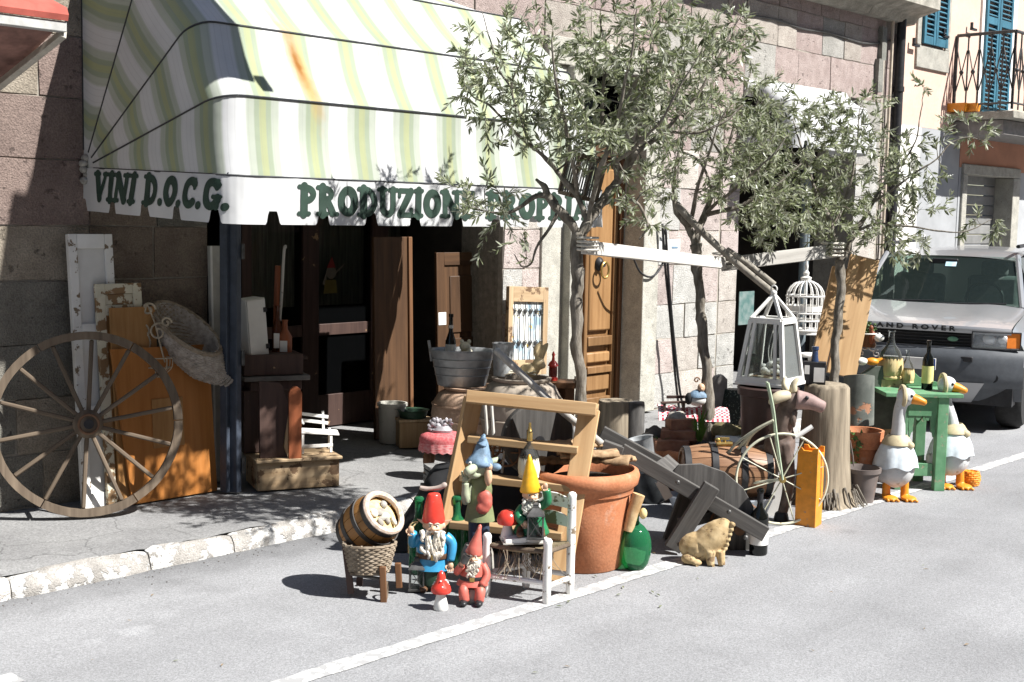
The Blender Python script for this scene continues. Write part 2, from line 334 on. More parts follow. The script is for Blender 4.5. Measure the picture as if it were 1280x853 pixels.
BARK = mat('olive_bark', (0.10, 0.085, 0.065), 0.95, scale=30, stretch=(1, 1, 0.35), col2=(0.26, 0.235, 0.20), bump=1.0, bdist=0.01, rv=0.05)
def leafm(name, col, silver=False):
    m = mat(name, col, 0.32, var=0.35, scale=7, bump=0, spec=0.5, rv=0); t = m.node_tree; N = t.nodes; b = N['Principled BSDF']; tl = N.new('ShaderNodeBsdfTranslucent'); ms = N.new('ShaderNodeMixShader')
    t.links.new(b.inputs['Base Color'].links[0].from_socket, tl.inputs[0]); ms.inputs[0].default_value = 0.48; t.links.new(b.outputs[0], ms.inputs[1]); t.links.new(tl.outputs[0], ms.inputs[2]); t.links.new(ms.outputs[0], N['Material Output'].inputs[0]); return m
LEAF_D = leafm('olive_leaf_dark', (0.135, 0.165, 0.075)); LEAF_M = leafm('olive_leaf_mid', (0.26, 0.29, 0.165)); LEAF_S = leafm('olive_leaf_silver', (0.45, 0.47, 0.365))
BLACKM = mat('black_iron', (0.02, 0.02, 0.022), 0.5, scale=20, var=0.3)
IRON = mat('grey_iron', (0.09, 0.088, 0.085), 0.5, scale=20, var=0.3, metal=0.5)
RUST = mat('rusty_iron', (0.10, 0.05, 0.03), 0.8, scale=14, col2=(0.20, 0.11, 0.06))
ZINC = mat('galvanised_zinc', (0.34, 0.355, 0.365), 0.4, scale=10, var=0.28, metal=0.25, bump=0.15)
GREYBLUE = mat('blue_grey_paint', (0.045, 0.055, 0.075), 0.5, scale=12, var=0.2)
TERRA = mat('terracotta', (0.43, 0.155, 0.068), 0.8, scale=5, col2=(0.53, 0.225, 0.115), bump=0.35, fine=0.10, rv=0.08, peel=(0.52, 0.33, 0.235), peel_at=0.60, peel_scale=7)
TERRA_PALE = mat('pale_terracotta', (0.34, 0.22, 0.15), 0.85, scale=4, col2=(0.50, 0.36, 0.26), bump=0.4, fine=0.12)
SOIL = mat('soil', (0.03, 0.022, 0.016), 1.0, scale=30, var=0.4, bump=1, bdist=0.02)
BARKCHIP = wood('bark_chip', (0.20, 0.12, 0.06), (0.46, 0.32, 0.19), 0.9, bump=1.0)
WICKER = mat('wicker', (0.17, 0.13, 0.09), 0.85, scale=30, col2=(0.34, 0.28, 0.21), bump=0.6)
STRAW = mat('straw', (0.55, 0.41, 0.18), 0.8, scale=40, stretch=(1, 1, 0.05), col2=(0.70, 0.56, 0.30), bump=0.6)
STRAWW = mat('white_straw', (0.58, 0.53, 0.40), 0.8, scale=40, stretch=(1, 1, 0.05), col2=(0.76, 0.72, 0.60), bump=0.6)
def paint(name, col, rough=0.35, **k):
    k.setdefault('peel', tuple(min(.5, c * .45 + .10) for c in col)); k.setdefault('peel_at', .645); k.setdefault('peel_scale', 34)
    return mat(name, col, rough, var=k.pop('var', 0.14), scale=k.pop('scale', 18), bump=k.pop('bump', 0.12), spec=0.5, rv=0.03, **k)
RED = paint('red_glaze', (0.56, 0.045, 0.03), 0.25)
ROSE = paint('faded_red_paint', (0.50, 0.12, 0.09), 0.5, peel=(0.62, 0.45, 0.36), peel_at=0.66, peel_scale=40)
BLUE = paint('blue_glaze', (0.045, 0.27, 0.48), 0.3)
PALEBLUE = paint('pale_blue_paint', (0.15, 0.23, 0.32), 0.6, var=0.35, scale=24, bump=0.5)
GREENP = paint('green_glaze', (0.02, 0.17, 0.07), 0.3)
DGREEN = paint('dark_green_paint', (0.025, 0.06, 0.035), 0.5)
OLIVEP = paint('olive_paint', (0.20, 0.23, 0.11), 0.6)
YELLOW = paint('yellow_glaze', (0.72, 0.38, 0.02), 0.3)
ORANGEP = paint('orange_paint', (0.68, 0.25, 0.02), 0.45)
SKIN = paint('painted_skin', (0.60, 0.38, 0.25), 0.5)
PALESKIN = paint('greenish_skin', (0.36, 0.40, 0.28), 0.6)
BEARD = mat('beard', (0.52, 0.46, 0.36), 0.75, scale=45, col2=(0.74, 0.70, 0.62), bump=0.9, bdist=0.01)
GREYBEARD = mat('grey_beard', (0.34, 0.35, 0.30), 0.75, scale=45, col2=(0.58, 0.58, 0.52), bump=0.9, bdist=0.01)
CERAM = paint('white_ceramic', (0.74, 0.73, 0.70), 0.3, var=0.05)
CREAM = paint('cream_ceramic', (0.60, 0.47, 0.27), 0.45, var=0.14)
BOOT = paint('black_boot_paint', (0.02, 0.02, 0.022), 0.4)
LEATHER = paint('brown_belt_paint', (0.10, 0.05, 0.025), 0.5)
NAVY = paint('navy_paint', (0.03, 0.045, 0.075), 0.5)
BLACKCLOTH = mat('black_cloth', (0.014, 0.014, 0.015), 0.8, scale=8, var=0.3, bump=0.5)
PLASTICB = mat('brown_plastic', (0.065, 0.038, 0.033), 0.45, scale=10, var=0.15, bump=0.1)
PLASTICG = mat('grey_brown_plastic', (0.15, 0.125, 0.115), 0.5, scale=10, var=0.15, bump=0.1)
PAPER = mat('paper', (0.72, 0.71, 0.68), 0.8, var=0.05, bump=0)
PAPERY = mat('yellow_label', (0.62, 0.58, 0.24), 0.7, var=0.08, bump=0)
GOLD = mat('brass', (0.42, 0.29, 0.10), 0.35, metal=0.8, scale=20, var=0.2)
STONE_R = mat('rock', (0.22, 0.20, 0.17), 0.95, scale=12, col2=(0.42, 0.40, 0.36), bump=0.9, bdist=0.015)
GREENBOT = glass('green_glass', (0.38, 0.78, 0.48), 0.6, (0.03, 0.21, 0.09), 0.06)
DARKBOT = glass('dark_wine_glass', (0.05, 0.07, 0.04), 0.25, (0.006, 0.007, 0.006), 0.05)
CLEAR = glass('clear_glass', (0.93, 0.95, 0.94), 0.93, (0.25, 0.26, 0.26), 0.02)
SHOPGLASS = glass('shop_glass', (0.85, 0.86, 0.84), 0.85, (0.012, 0.013, 0.014), 0.02)
CARGLASS = glass('windscreen_glass', (0.66, 0.80, 0.74), 0.82, (0.05, 0.07, 0.065), 0.015)
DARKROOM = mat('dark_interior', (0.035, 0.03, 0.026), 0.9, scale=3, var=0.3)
GREENTABLE = mat('green_table_paint', (0.085, 0.22, 0.11), 0.6, scale=9, col2=(0.15, 0.31, 0.175), bump=0.35, peel=(0.25, 0.26, 0.17), peel_at=0.61, peel_scale=22)
SHUTB = mat('blue_shutter_paint', (0.04, 0.135, 0.19), 0.55, scale=7, var=0.16)
GREYSHUT = mat('grey_roller', (0.20, 0.20, 0.195), 0.55, scale=7, var=0.12)
# ================================================================== SETTING
W, WALK = 7.55, 0.12
def WX(px, py=400, Y=None): return Wy(px, py, W if Y is None else Y).x
def WZ(px, py, Y=None): return Wy(px, py, W if Y is None else Y).z

def sheet(name, x0, x1, y0, y1, z, m, nx=1, ny=1, amp=0.0):
    b = MB(); vs = []; fs = []
    for j in range(ny + 1):
        for i in range(nx + 1):
            x = x0 + (x1 - x0) * i / nx; y = y0 + (y1 - y0) * j / ny
            vs.append((x, y, z + (amp * noise.noise((x * 0.9, y * 0.9, 3)) if amp else 0)))
    for j in range(ny):
        for i in range(nx): a = j * (nx + 1) + i; fs.append((a, a + 1, a + nx + 2, a + nx + 1))
    b.add(vs, fs); return tag(b.build(name, m, smooth=180), kind='structure')
sheet('road', -60, 160, -60, 60, 0.0, ASPH)
# white edge line, worn, with ragged ends to its strokes
b = MB(); vs = []; fs = []; n = 260
for i in range(n + 1):
    x = 2.0 + 18.0 * i / n; wv = 0.012 * noise.noise((x * 3, 0, 0)) + 0.008 * noise.noise((x * 13, 5, 0)); wv2 = 0.012 * noise.noise((x * 3, 9, 0)) + 0.01 * noise.noise((x * 11, 2, 0))
    vs += [(x, 4.228 + wv, 0.004), (x, 4.338 + wv2, 0.004)]
for i in range(n): fs.append((2 * i, 2 * i + 2, 2 * i + 3, 2 * i + 1))
b.add(vs, fs); tag(b.build('edge_line', LINE, smooth=180), kind='structure')
b = MB().box((0, 0, 0), (0.5, 0.12, 0.004)); tag(b.build('edge_line', LINE, loc=G(8, 851)[0] + Vector((-0.2, 0, 0.004))), kind='structure')
# pavement
pv = MB(); vs = []; fs = []; nx, ny = 240, 26
for j in range(ny + 1):
    for i in range(nx + 1):
        x = -2 + 26 * i / nx; y = 6.255 + (W + 1.3 - 6.255) * j / ny
        edge = max(0, 1 - (y - 6.255) / 0.35)
        vs.append((x, y, WALK - 0.012 + 0.016 * noise.noise((x * 1.1, y * 1.4, 0)) * min(1, (y - 6.255) * 2) + edge * (0.018 * noise.noise((x * 7, y * 9, 4)) - 0.006)))
for j in range(ny):
    for i in range(nx): a = j * (nx + 1) + i; fs.append((a, a + 1, a + nx + 2, a + nx + 1))
pv.add(vs, fs); tag(pv.build('pavement', PAVE, smooth=180), kind='structure')
kr = tag(bpy.data.objects.new('kerb', None), kind='structure'); C.objects.link(kr); kr.location = (0, 6.235, 0)
x = -1.0
while x < 19:
    L = rnd.uniform(0.5, 1.3); b = MB(); n = max(4, int(L / 0.05)); vs = []; fs = []
    prof = [(-0.065, -0.05), (-0.068, 0.015), (-0.056, 0.06), (-0.032, 0.090), (0.0, 0.103), (0.035, 0.108), (0.06, -0.02)]
    for i in range(n + 1):
        xx = 0.003 + (L - 0.006) * i / n; e = 0.010 if i in (0, n) else 0
        for (yy, zz) in prof:
            q = noise.noise_vector((xx * 6 + x * 6, yy * 12, zz * 14)); vs.append((xx, yy + q.y * 0.022 + (e if yy < 0 else -e), zz + q.z * 0.016 + 0.012 * noise.noise((xx * 1.7 + x, 0, 3)) - e))
    m_ = len(prof)
    for i in range(n):
        for j in range(m_ - 1): a = i * m_ + j; fs.append((a, a + m_, a + m_ + 1, a + 1))
    fs.append(tuple(range(m_))); fs.append(tuple(reversed(range(n * m_, n * m_ + m_))))
    b.add(vs, fs); b.build('kerb_stone', KERB, kr, smooth=60, loc=(x, 0, 0)); x += L

# ================================================================== STONE BUILDING
XS0, XS1 = WX(258, 300), WX(628, 330)
XD0, XD1 = WX(672), WX(812)
XE0, XE1 = WX(918), WX(1062, 350)
XEND = WX(1117, 250)
bld = thing('stone_building', 'old shop building of pink and grey squared stone blocks with a carved wooden door', 'building', (XS0, W, WALK))
bx0 = Vector((XS0, W, WALK))
def lb(mb, name, m, parent=bld, **k):                       # a part given in world coordinates
    o = mb.build(name, m, parent, **k); o.matrix_local = Matrix.Translation(-bx0) if parent is bld else o.matrix_local; return o
def wbox(mb, x0, x1, y0, y1, z0, z1): return mb.box(((x0 + x1) / 2, (y0 + y1) / 2, (z0 + z1) / 2), (abs(x1 - x0), abs(y1 - y0), abs(z1 - z0)))
TOP = 5.6
ZL, ZD, ZE = 2.62, 3.3, 3.42
for (x0, x1, z0, z1) in [(-3, XS0, 0, TOP), (XS0, XS1, ZL, TOP), (XS1, XD0, 0, TOP), (XD0, XD1, ZD, TOP), (XD1, XE0, 0, TOP), (XE0, XE1, ZE, TOP), (XE1, XEND, 0, TOP)]:
    lb(wbox(MB(), x0, x1, W - 0.003, W + 0.5, z0, z1), 'wall', MORTAR, bevel=0)
courses = [0.12, 0.46, 0.80, 1.14, 1.53, 1.87, 2.28, 2.66, 3.04, 3.42, 3.84, 4.26, 4.66, 5.1, 5.6]
XP = WX(895); XA = WX(112)
def block(x0, x1, z0, z1, m, proud=0.0):
    if x1 - x0 < 0.05: return
    g = 0.003; b = MB(); nx = max(2, min(4, int((x1 - x0) / 0.15))); nz = 2; vs = []; fs = []
    sx, sz = (x1 - x0) / 2 - g, (z1 - z0) / 2 - g; seed = rnd.uniform(0, 99)
    for j in range(nz + 1):
        for i in range(nx + 1):
            u, v = i / nx * 2 - 1, j / nz * 2 - 1
            inn = 0.007 if (abs(u) > 0.99 or abs(v) > 0.99) else 0.0
            vs.append((u * (sx - inn * 0.3) + rnd.uniform(-0.004, 0.004), -proud + inn + 0.006 * noise.noise((u * 1.4 + seed, v * 1.4, 0)), v * (sz - inn * 0.3) + rnd.uniform(-0.004, 0.004)))
    k = nx + 1
    for j in range(nz):
        for i in range(nx): a = j * k + i; fs.append((a, a + 1, a + k + 1, a + k))
    rim = [i for i in range(k)] + [j * k + nx for j in range(1, nz + 1)] + [nz * k + i for i in range(nx - 1, -1, -1)] + [j * k for j in range(nz - 1, 0, -1)]
    o0 = len(vs)
    for r_ in rim: vs.append((vs[r_][0], 0.03, vs[r_][2]))
    for q in range(len(rim)): q2 = (q + 1) % len(rim); fs.append((rim[q2], rim[q], o0 + q, o0 + q2))
    b.add(vs, fs); o = b.build('stone_block', m, bld, smooth=30); o.location = Vector(((x0 + x1) / 2, W - 0.013, (z0 + z1) / 2)) - bx0
def fill(x0, x1, z0, z1, wmin=0.32, wmax=0.72, lower=False, pal=None):
    x = x0
    while x < x1 - 0.01:
        wd = rnd.uniform(wmin, wmax)
        if x1 - x - wd < wmin * 0.8: wd = x1 - x
        q = rnd.random()
        if lower: m = ST_GREY if q < 0.45 else (ST_BUFF if q < 0.85 else ST_PINK)
        else: m = ST_PINK if q < 0.46 else (ST_BUFF if q < 0.76 else ST_GREY)
        if pal is None and z0 > 2.6: pal = (UP_PINK, UP_PINK, UP_PINK, UP_BUFF, UP_BUFF, UP_GREY)
        if pal: m = rnd.choice(pal)
        block(x, x + wd, z0, z1, m, rnd.uniform(0.0, 0.012)); x += wd
for z0, z1 in zip(courses, courses[1:]):
    zc = (z0 + z1) / 2
    # left pier: pinkish, grey at the foot
    fill(2.2, XA, z0, z1, 0.4, 0.62, pal=(SHADE_GREY, SHADE_GREY, SHADE_BUFF) if zc < 1.5 else (SHADE_PINK, SHADE_PINK, SHADE_BUFF, SHADE_BUFF, SHADE_PINK))
    fill(XA, XS0, z0, z1, 0.3, 0.5, pal=(DEEPSHADE_GREY, DEEPSHADE_BROWN) if zc < 2.5 else (SHADE_PINK, SHADE_BUFF))
    if z0 >= ZL - 0.05: fill(XS0, XS1, z0, z1)
    fill(XS1, XD0, z0, z1, 0.2, 0.4)
    if z0 >= ZD - 0.3: fill(XD0, XD1, max(z0, ZD), z1)
    fill(XD1, XP - 0.012, z0, z1, 0.24, 0.6, lower=zc < 1.0)
    fill(XP + 0.012, XE0, z0, z1, 0.3, 0.6, lower=zc < 0.8)
    if z0 >= ZE - 0.02: fill(XE0, XE1, z0, z1, 0.36, 0.7)
    fill(XE1, XEND - 0.45, z0, z1, 0.3, 0.6, lower=True); fill(XEND - 0.40, XEND - 0.02, z0, z1, 0.38, 0.38)
# stub corbel blocks of the upper pier
for px, py in ((1099, 55), (1094, 95)):
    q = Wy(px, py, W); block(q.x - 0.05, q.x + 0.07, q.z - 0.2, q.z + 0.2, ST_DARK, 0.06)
# cornice with a moulded underside
q = Wy(1120, 22, W - 0.42); zc = q.z + 0.20
x = WX(880, -60, W - 0.42)
while x < XEND + 0.05:
    L = min(1.25, XEND + 0.12 - x)
    b = MB(); pr = [(0.0, -0.14), (-0.10, -0.13), (-0.16, -0.05), (-0.36, 0.0), (-0.42, 0.02), (-0.42, 0.16), (0.0, 0.2)]
    vs = [(xx, yy, zz) for xx in (0.004, L - 0.004) for yy, zz in pr]; k = len(pr)
    b.add(vs, [tuple(range(k)), tuple(reversed(range(k, 2 * k)))] + [(j, j + k, (j + 1) % k + k, (j + 1) % k) for j in range(k)])
    o = b.build('cornice', CORNICE, bld, smooth=30); o.location = Vector((x, W - 0.005, zc)) - bx0; x += L
# door surround
pil0, pil1 = WX(698), WX(712); reX = WX(793)
lb(wbox(MB(), XD0, pil0 + 0.02, W - 0.035, W + 0.3, WALK, ZD), 'door_jamb', JAMB, bevel=0.006)
lb(wbox(MB(), pil0, pil1 - 0.01, W - 0.125, W + 0.3, WALK, ZD), 'door_jamb', JAMB, bevel=0.008)
lb(wbox(MB(), reX, XD1, W - 0.09, W + 0.62, WALK, ZD), 'door_jamb', JAMB, bevel=0.008)
lb(wbox(MB(), XD0, XD1, W - 0.07, W + 0.6, ZD + 0.003, ZD + 0.24), 'door_lintel', JAMB, bevel=0.008)
r_ = ray(770, 400); YD = reX * r_.y / r_.x
dx0 = WX(700, 400, YD)
door = thing('door', None, None); door.parent = bld; door.location = Vector((dx0, YD, WALK)) - bx0
dw = reX - dx0
def dbox(name, x0, x1, z0, z1, y0, y1, m=DOORW, bevel=0.008, par=door): 
    o = wbox(MB(), -(x1 - x0) / 2, (x1 - x0) / 2, y0, y1, -(z1 - z0) / 2, (z1 - z0) / 2).build(name, m, par, bevel=bevel); o.location = ((x0 + x1) / 2, 0, (z0 + z1) / 2); return o
def dpx(px, py): q = Wy(px, py, YD); return q.x - dx0, q.z - WALK
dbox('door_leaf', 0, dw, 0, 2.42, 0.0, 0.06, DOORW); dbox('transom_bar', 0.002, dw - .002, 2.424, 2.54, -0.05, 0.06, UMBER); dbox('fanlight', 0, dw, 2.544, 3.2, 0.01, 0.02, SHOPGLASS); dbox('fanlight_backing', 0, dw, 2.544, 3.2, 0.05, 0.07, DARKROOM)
xa = dpx(766, 400)[0]; xb = dpx(726, 400)[0]; xc = dpx(758, 400)[0]
dbox('frame_post', xa, dw, 0, 2.42, -0.07, -0.002, BROWNW)
z1 = dpx(745, 420)[1]; z2 = dpx(745, 440)[1]; z3 = dpx(745, 475)[1]
for a_, b_ in ((0.02, xb - 0.04), (xb, xa - 0.012)):
    dbox('stile', a_, a_ + 0.05, 0, 2.40, -0.045, -0.002); dbox('stile', b_ - 0.05, b_, 0, 2.40, -0.045, -0.002)
    dbox('door_panel', a_ + 0.07, b_ - 0.07, z1 + 0.05, 2.32, -0.04, -0.003, DOORP, 0.02)
    dbox('rail', a_ + 0.052, b_ - 0.052, z1 - 0.09, z1, -0.055, -0.002)
    dbox('door_panel', a_ + 0.06, b_ - 0.06, z2 - 0.10, z2 - 0.0, -0.035, -0.003, DOORP, 0.015)
    dbox('rail', a_ + 0.052, b_ - 0.052, z2 - 0.2, z2 - 0.13, -0.06, -0.002)
    dbox('door_panel', a_ + 0.06, b_ - 0.06, z3 - 0.1, z3 + 0.06, -0.035, -0.003, DOORP, 0.015)
    dbox('rail', a_ + 0.052, b_ - 0.052, 0, max(0.05, z3 - 0.16), -0.05, -0.002)
kx, kz = dpx(744, 330)
kn = MB().lathe([(0.055, 0), (0.05, 0.02), (0.025, 0.04), (0.02, 0.07)], (kx, -0.045, kz), 14, rot=(90, 0, 0), sy=1.25).build('knocker_plate', BLACKM, door)
kn['label'] = 'black iron knocker plate'
MB().torus((kx + 0.01, -0.115, kz - 0.055), 0.055, 0.011, 22, 8, 'Y', 1, 1.35).build('knocker_ring', GOLD, door)
# shop recess: reveals, ceiling, glazed front, dark room
YF = W + 1.22
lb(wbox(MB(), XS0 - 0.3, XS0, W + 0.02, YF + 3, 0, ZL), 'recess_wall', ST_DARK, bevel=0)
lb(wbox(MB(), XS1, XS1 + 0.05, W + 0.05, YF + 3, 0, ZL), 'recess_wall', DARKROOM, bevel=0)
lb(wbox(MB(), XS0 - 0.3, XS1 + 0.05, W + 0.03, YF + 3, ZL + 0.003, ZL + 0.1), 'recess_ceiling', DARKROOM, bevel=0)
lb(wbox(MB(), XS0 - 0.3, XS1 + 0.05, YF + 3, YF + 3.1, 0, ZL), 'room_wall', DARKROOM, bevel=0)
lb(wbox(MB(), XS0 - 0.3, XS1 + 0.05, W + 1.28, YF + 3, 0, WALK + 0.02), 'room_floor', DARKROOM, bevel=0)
sf = thing('shop_front', None, None); sf.parent = bld; sf.location = Vector((XS0, YF, WALK)) - bx0
def sbox(name, px0, px1, z0, z1, y0=-0.03, y1=0.03, m=DARKW, par=sf):
    x0, x1 = WX(px0, 400, YF) - XS0, WX(px1, 400, YF) - XS0
    o = wbox(MB(), -(x1 - x0) / 2, (x1 - x0) / 2, y0, y1, -(z1 - z0) / 2, (z1 - z0) / 2).build(name, m, par, bevel=0.004); o.location = ((x0 + x1) / 2, 0, (z0 + z1) / 2); return o
for a_, b_ in ((300, 312), (376, 396), (462, 482), (545, 556), (640, 655)): sbox('door_post', a_, b_, 0, 2.5, m=DARKW)
for a_, b_ in ((312, 376), (396, 462), (482, 545), (556, 640)):
    sbox('bottom_rail', a_, b_, 0, 0.28, -0.022, 0.022); sbox('middle_rail', a_, b_, 0.80, 0.90, -0.022, 0.022); sbox('top_rail', a_, b_, 2.38, 2.5, -0.022, 0.022)
    sbox('window_pane', a_, b_, 0.90, 2.38, -0.004, 0.004, SHOPGLASS); sbox('window_pane', a_, b_, 0.28, 0.80, -0.004, 0.004, SHOPGLASS)
    sbox('net_curtain', a_, b_, 1.05, 2.3, 0.09, 0.095, mat('net_curtain', (0.30, 0.29, 0.25), 0.9, stretch=(1, 1, 0.05), scale=40, var=0.4))
# little figure print on the door glass
MU = [mat('transfer_red', (0.16, 0.015, 0.012), 0.7, var=0.1), mat('transfer_cream', (0.12, 0.10, 0.075), 0.7, var=0.1), mat('transfer_yellow', (0.10, 0.075, 0.015), 0.7, var=0.1)]
c0 = Wy(414, 345, YF - 0.006); kk = depth(c0) / F
b = MB(kk); b.m = 0; b.prism([(-7, 10), (7, 10), (1, 24)], 0, 0.4)
b.m = 1; b.prism([(8 * math.cos(a), 4 + 8 * math.sin(a)) for a in [2 * PI * i / 16 for i in range(16)]], 0.1, 0.5); b.prism([(-14, -10), (-9, -12), (-6, 2), (-8, 4)], 0.12, 0.5); b.prism([(6, 2), (20, 12), (22, 16), (8, 6)], 0.12, 0.5)
b.m = 2; b.prism([(-12, -22), (10, -22), (8, -5), (-9, -5)], 0.1, 0.5)
o = b.build('gnome_transfer', MU, sf, smooth=0); o.location = c0 - Vector((XS0, YF, WALK))
# second doorway
YE = W + 0.5
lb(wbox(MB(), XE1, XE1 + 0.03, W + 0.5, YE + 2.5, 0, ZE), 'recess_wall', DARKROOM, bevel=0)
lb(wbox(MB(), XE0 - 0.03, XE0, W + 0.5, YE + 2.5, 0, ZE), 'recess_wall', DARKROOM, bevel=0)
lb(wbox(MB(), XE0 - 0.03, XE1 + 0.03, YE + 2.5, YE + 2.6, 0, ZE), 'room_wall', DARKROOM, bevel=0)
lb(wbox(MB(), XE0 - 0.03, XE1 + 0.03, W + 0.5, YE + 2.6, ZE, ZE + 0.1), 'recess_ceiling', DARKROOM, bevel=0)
q0, q1 = Wy(924, 365, W + 0.3), Wy(941, 405, W + 0.3)
pst = MB().box((0, 0, 0), (q1.x - q0.x, 0.01, abs(q0.z - q1.z)))
tag(pst.build('notice', mat('teal_notice', (0.07, 0.16, 0.15), 0.6, scale=12, col2=(0.22, 0.28, 0.27)), loc=(q0 + q1) / 2), 'small teal and white notice hanging inside the dark second doorway', 'notice')
MB().tube([(0, 0, 0), (0, 0, 3.2)], 0.055, 12).build('pole', mat('grey_pole', (0.20, 0.24, 0.26), 0.4, metal=0.3), loc=(WX(997, 350, W - 0.03), W - 0.10, WALK))
tag(bpy.data.objects['pole'], 'pale blue-grey steel pole standing in front of the second doorway', 'pole')
# downpipes at the corner
q = Wy(1124, 100, W - 0.08)
dp = thing('downpipe', 'thick black downpipe at the corner between stone and pink buildings', 'downpipe', (q.x, W - 0.08, 0))
MB().tube([(0, 0, 0.1), (0, 0, 6)], 0.055, 12).build('pipe', BLACKM, dp)
for z in (0.9, 2.3, 3.6): MB().lathe([(0.066, -0.03), (0.066, 0.03)], (0, 0, z), 12).build('collar', BLACKM, dp)
q = Wy(1113, 100, W - 0.06)
MB().tube([(0, 0, 0.1), (0, 0, zc - 0.1)], 0.02, 8).build('pipe', mat('beige_pipe', (0.45, 0.38, 0.30), 0.6), loc=(q.x, W - 0.06, 0)); tag(bpy.data.objects['pipe.001'], 'thin beige conduit running beside the thick black downpipe', 'pipe')
# cable along the upper wall
pts = [Wy(a, b_, W - 0.03) for a, b_ in ((940, 18), (965, 24), (985, 30), (1005, 35), (1030, 42), (1050, 45), (1075, 52), (1095, 54), (1118, 50))]
tag(MB().tube(spline([p + Vector((0, 0, rnd.uniform(-.02, .02))) for p in pts], 6), 0.012, 6).build('cable', IRON), 'twisted grey cable sagging along the upper stone wall under the cornice', 'cable')

# ================================================================== PINK BUILDING
W2 = W + 0.04; PX0 = XEND + 0.003
pk = thing('plaster_building', 'pink plastered house with blue shutters and a balcony beyond the stone building', 'building', (PX0, W2, 0))
po = Vector((PX0, W2, 0))
def pb(mb, name, m, parent=None, **k):
    o = mb.build(name, m, parent or pk, **k); o.matrix_local = Matrix.Translation(-po); return o
zt = WZ(1230, 170, W2); zg = WZ(1230, 212, W2)
pb(wbox(MB(), PX0, PX0 + 22, W2, W2 + 0.4, zt, 9), 'wall', PLASTER)
pb(wbox(MB(), PX0, WX(1146, 250, W2), W2 - 0.01, W2 + 0.4, 0, zt - 0.003), 'wall', PLASTER_W)
pb(wbox(MB(), WX(1146, 250, W2) + .002, WX(1196, 250, W2), W2 - 0.006, W2 + 0.4, 0, zt - 0.003), 'wall', PLASTER_G)
pb(wbox(MB(), WX(1196, 250, W2) + .002, PX0 + 22, W2 - 0.012, W2 + 0.4, zg, zt - 0.003), 'wall', PLASTER_T)
gx0, gx1 = WX(1203, 260, W2), WX(1262, 260, W2)
pb(wbox(MB(), WX(1196, 250, W2) + .002, gx0, W2 - 0.014, W2 + 0.4, 0, zg - 0.003), 'wall', PLASTER_G)
pb(wbox(MB(), gx1, PX0 + 22, W2 - 0.014, W2 + 0.4, 0, zg - 0.003), 'wall', PLASTER_G)
for (x0, x1, z0, z1) in ((gx0 - 0.12, gx0 + 0.02, 0, zg - 0.09), (gx1 - 0.02, gx1 + 0.22, 0, zg - 0.09), (gx0 - 0.12, gx1 + 0.22, zg - 0.087, zg + 0.05)):
    pb(wbox(MB(), x0, x1, W2 - 0.05, W2 + 0.35, z0, z1), 'garage_surround', JAMB, bevel=0.01)
gs = thing('roller_shutter', None, None); gs.parent = pk
z = 0.02
while z < zg - 0.1:
    pb(wbox(MB(), gx0 + 0.02, gx1 - 0.02, W2 + 0.22, W2 + 0.25, z, z + 0.13), 'shutter_slat', GREYSHUT, gs, bevel=0.012); z += 0.14
def shutter(px0, px1, z0, z1, py=20):
    sh = thing('shutter', None, None); sh.parent = pk
    x0, x1 = WX(px0, py, W2), WX(px1, py, W2)
    b = MB()
    for a_, c_ in ((x0, x0 + 0.06), (x1 - 0.06, x1)): wbox(b, a_, c_, W2 - 0.06, W2 - 0.02, z0, z1)
    nr = 3 if z1 - z0 > 1.6 else 2
    zs = [z0 + (z1 - z0 - 0.1) * i / (nr - 1) for i in range(nr)]
    for zz in zs: wbox(b, x0 + 0.062, x1 - 0.062, W2 - 0.058, W2 - 0.022, zz, zz + 0.1)
    pb(b, 'shutter_frame', SHUTB, sh, bevel=0.004)
    z = z0 + 0.13
    while z < z1 - 0.05:
        if all(not (zz - 0.03 < z < zz + 0.11) for zz in zs):
            q = MB().box(((x0 + x1) / 2, W2 - 0.042, z), (x1 - x0 - 0.124, 0.055, 0.012), (38, 0, 0)); pb(q, 'shutter_slat', SHUTB, sh)
        z += 0.062
z0 = WZ(1165, 58, W2)
sur = [(1146, 1151), (1182, 1187)]
for a_, c_ in sur: pb(wbox(MB(), WX(a_, 20, W2), WX(c_, 20, W2), W2 - 0.025, W2 + 0.1, z0 - 0.02, z0 + 2.1), 'window_surround', JAMB, bevel=0.006)
pb(wbox(MB(), WX(1146, 20, W2), WX(1187, 20, W2), W2 - 0.03, W2 + 0.1, z0 - 0.30, z0 - 0.023), 'window_sill', JAMB, bevel=0.006)
shutter(1151.3, 1166, z0, z0 + 2.0); shutter(1166.4, 1181.6, z0, z0 + 2.0)
# iron holdbacks
for px, py in ((1145, 57), (1217, 37), (1182, 46)):
    q = Wy(px, py, W2 - 0.06); pb(MB().box(tuple(q), (0.16, 0.03, 0.03)).box(tuple(q + Vector((-0.06, 0, 0.04))), (0.03, 0.03, 0.09)), 'shutter_holdback', BLACKM)
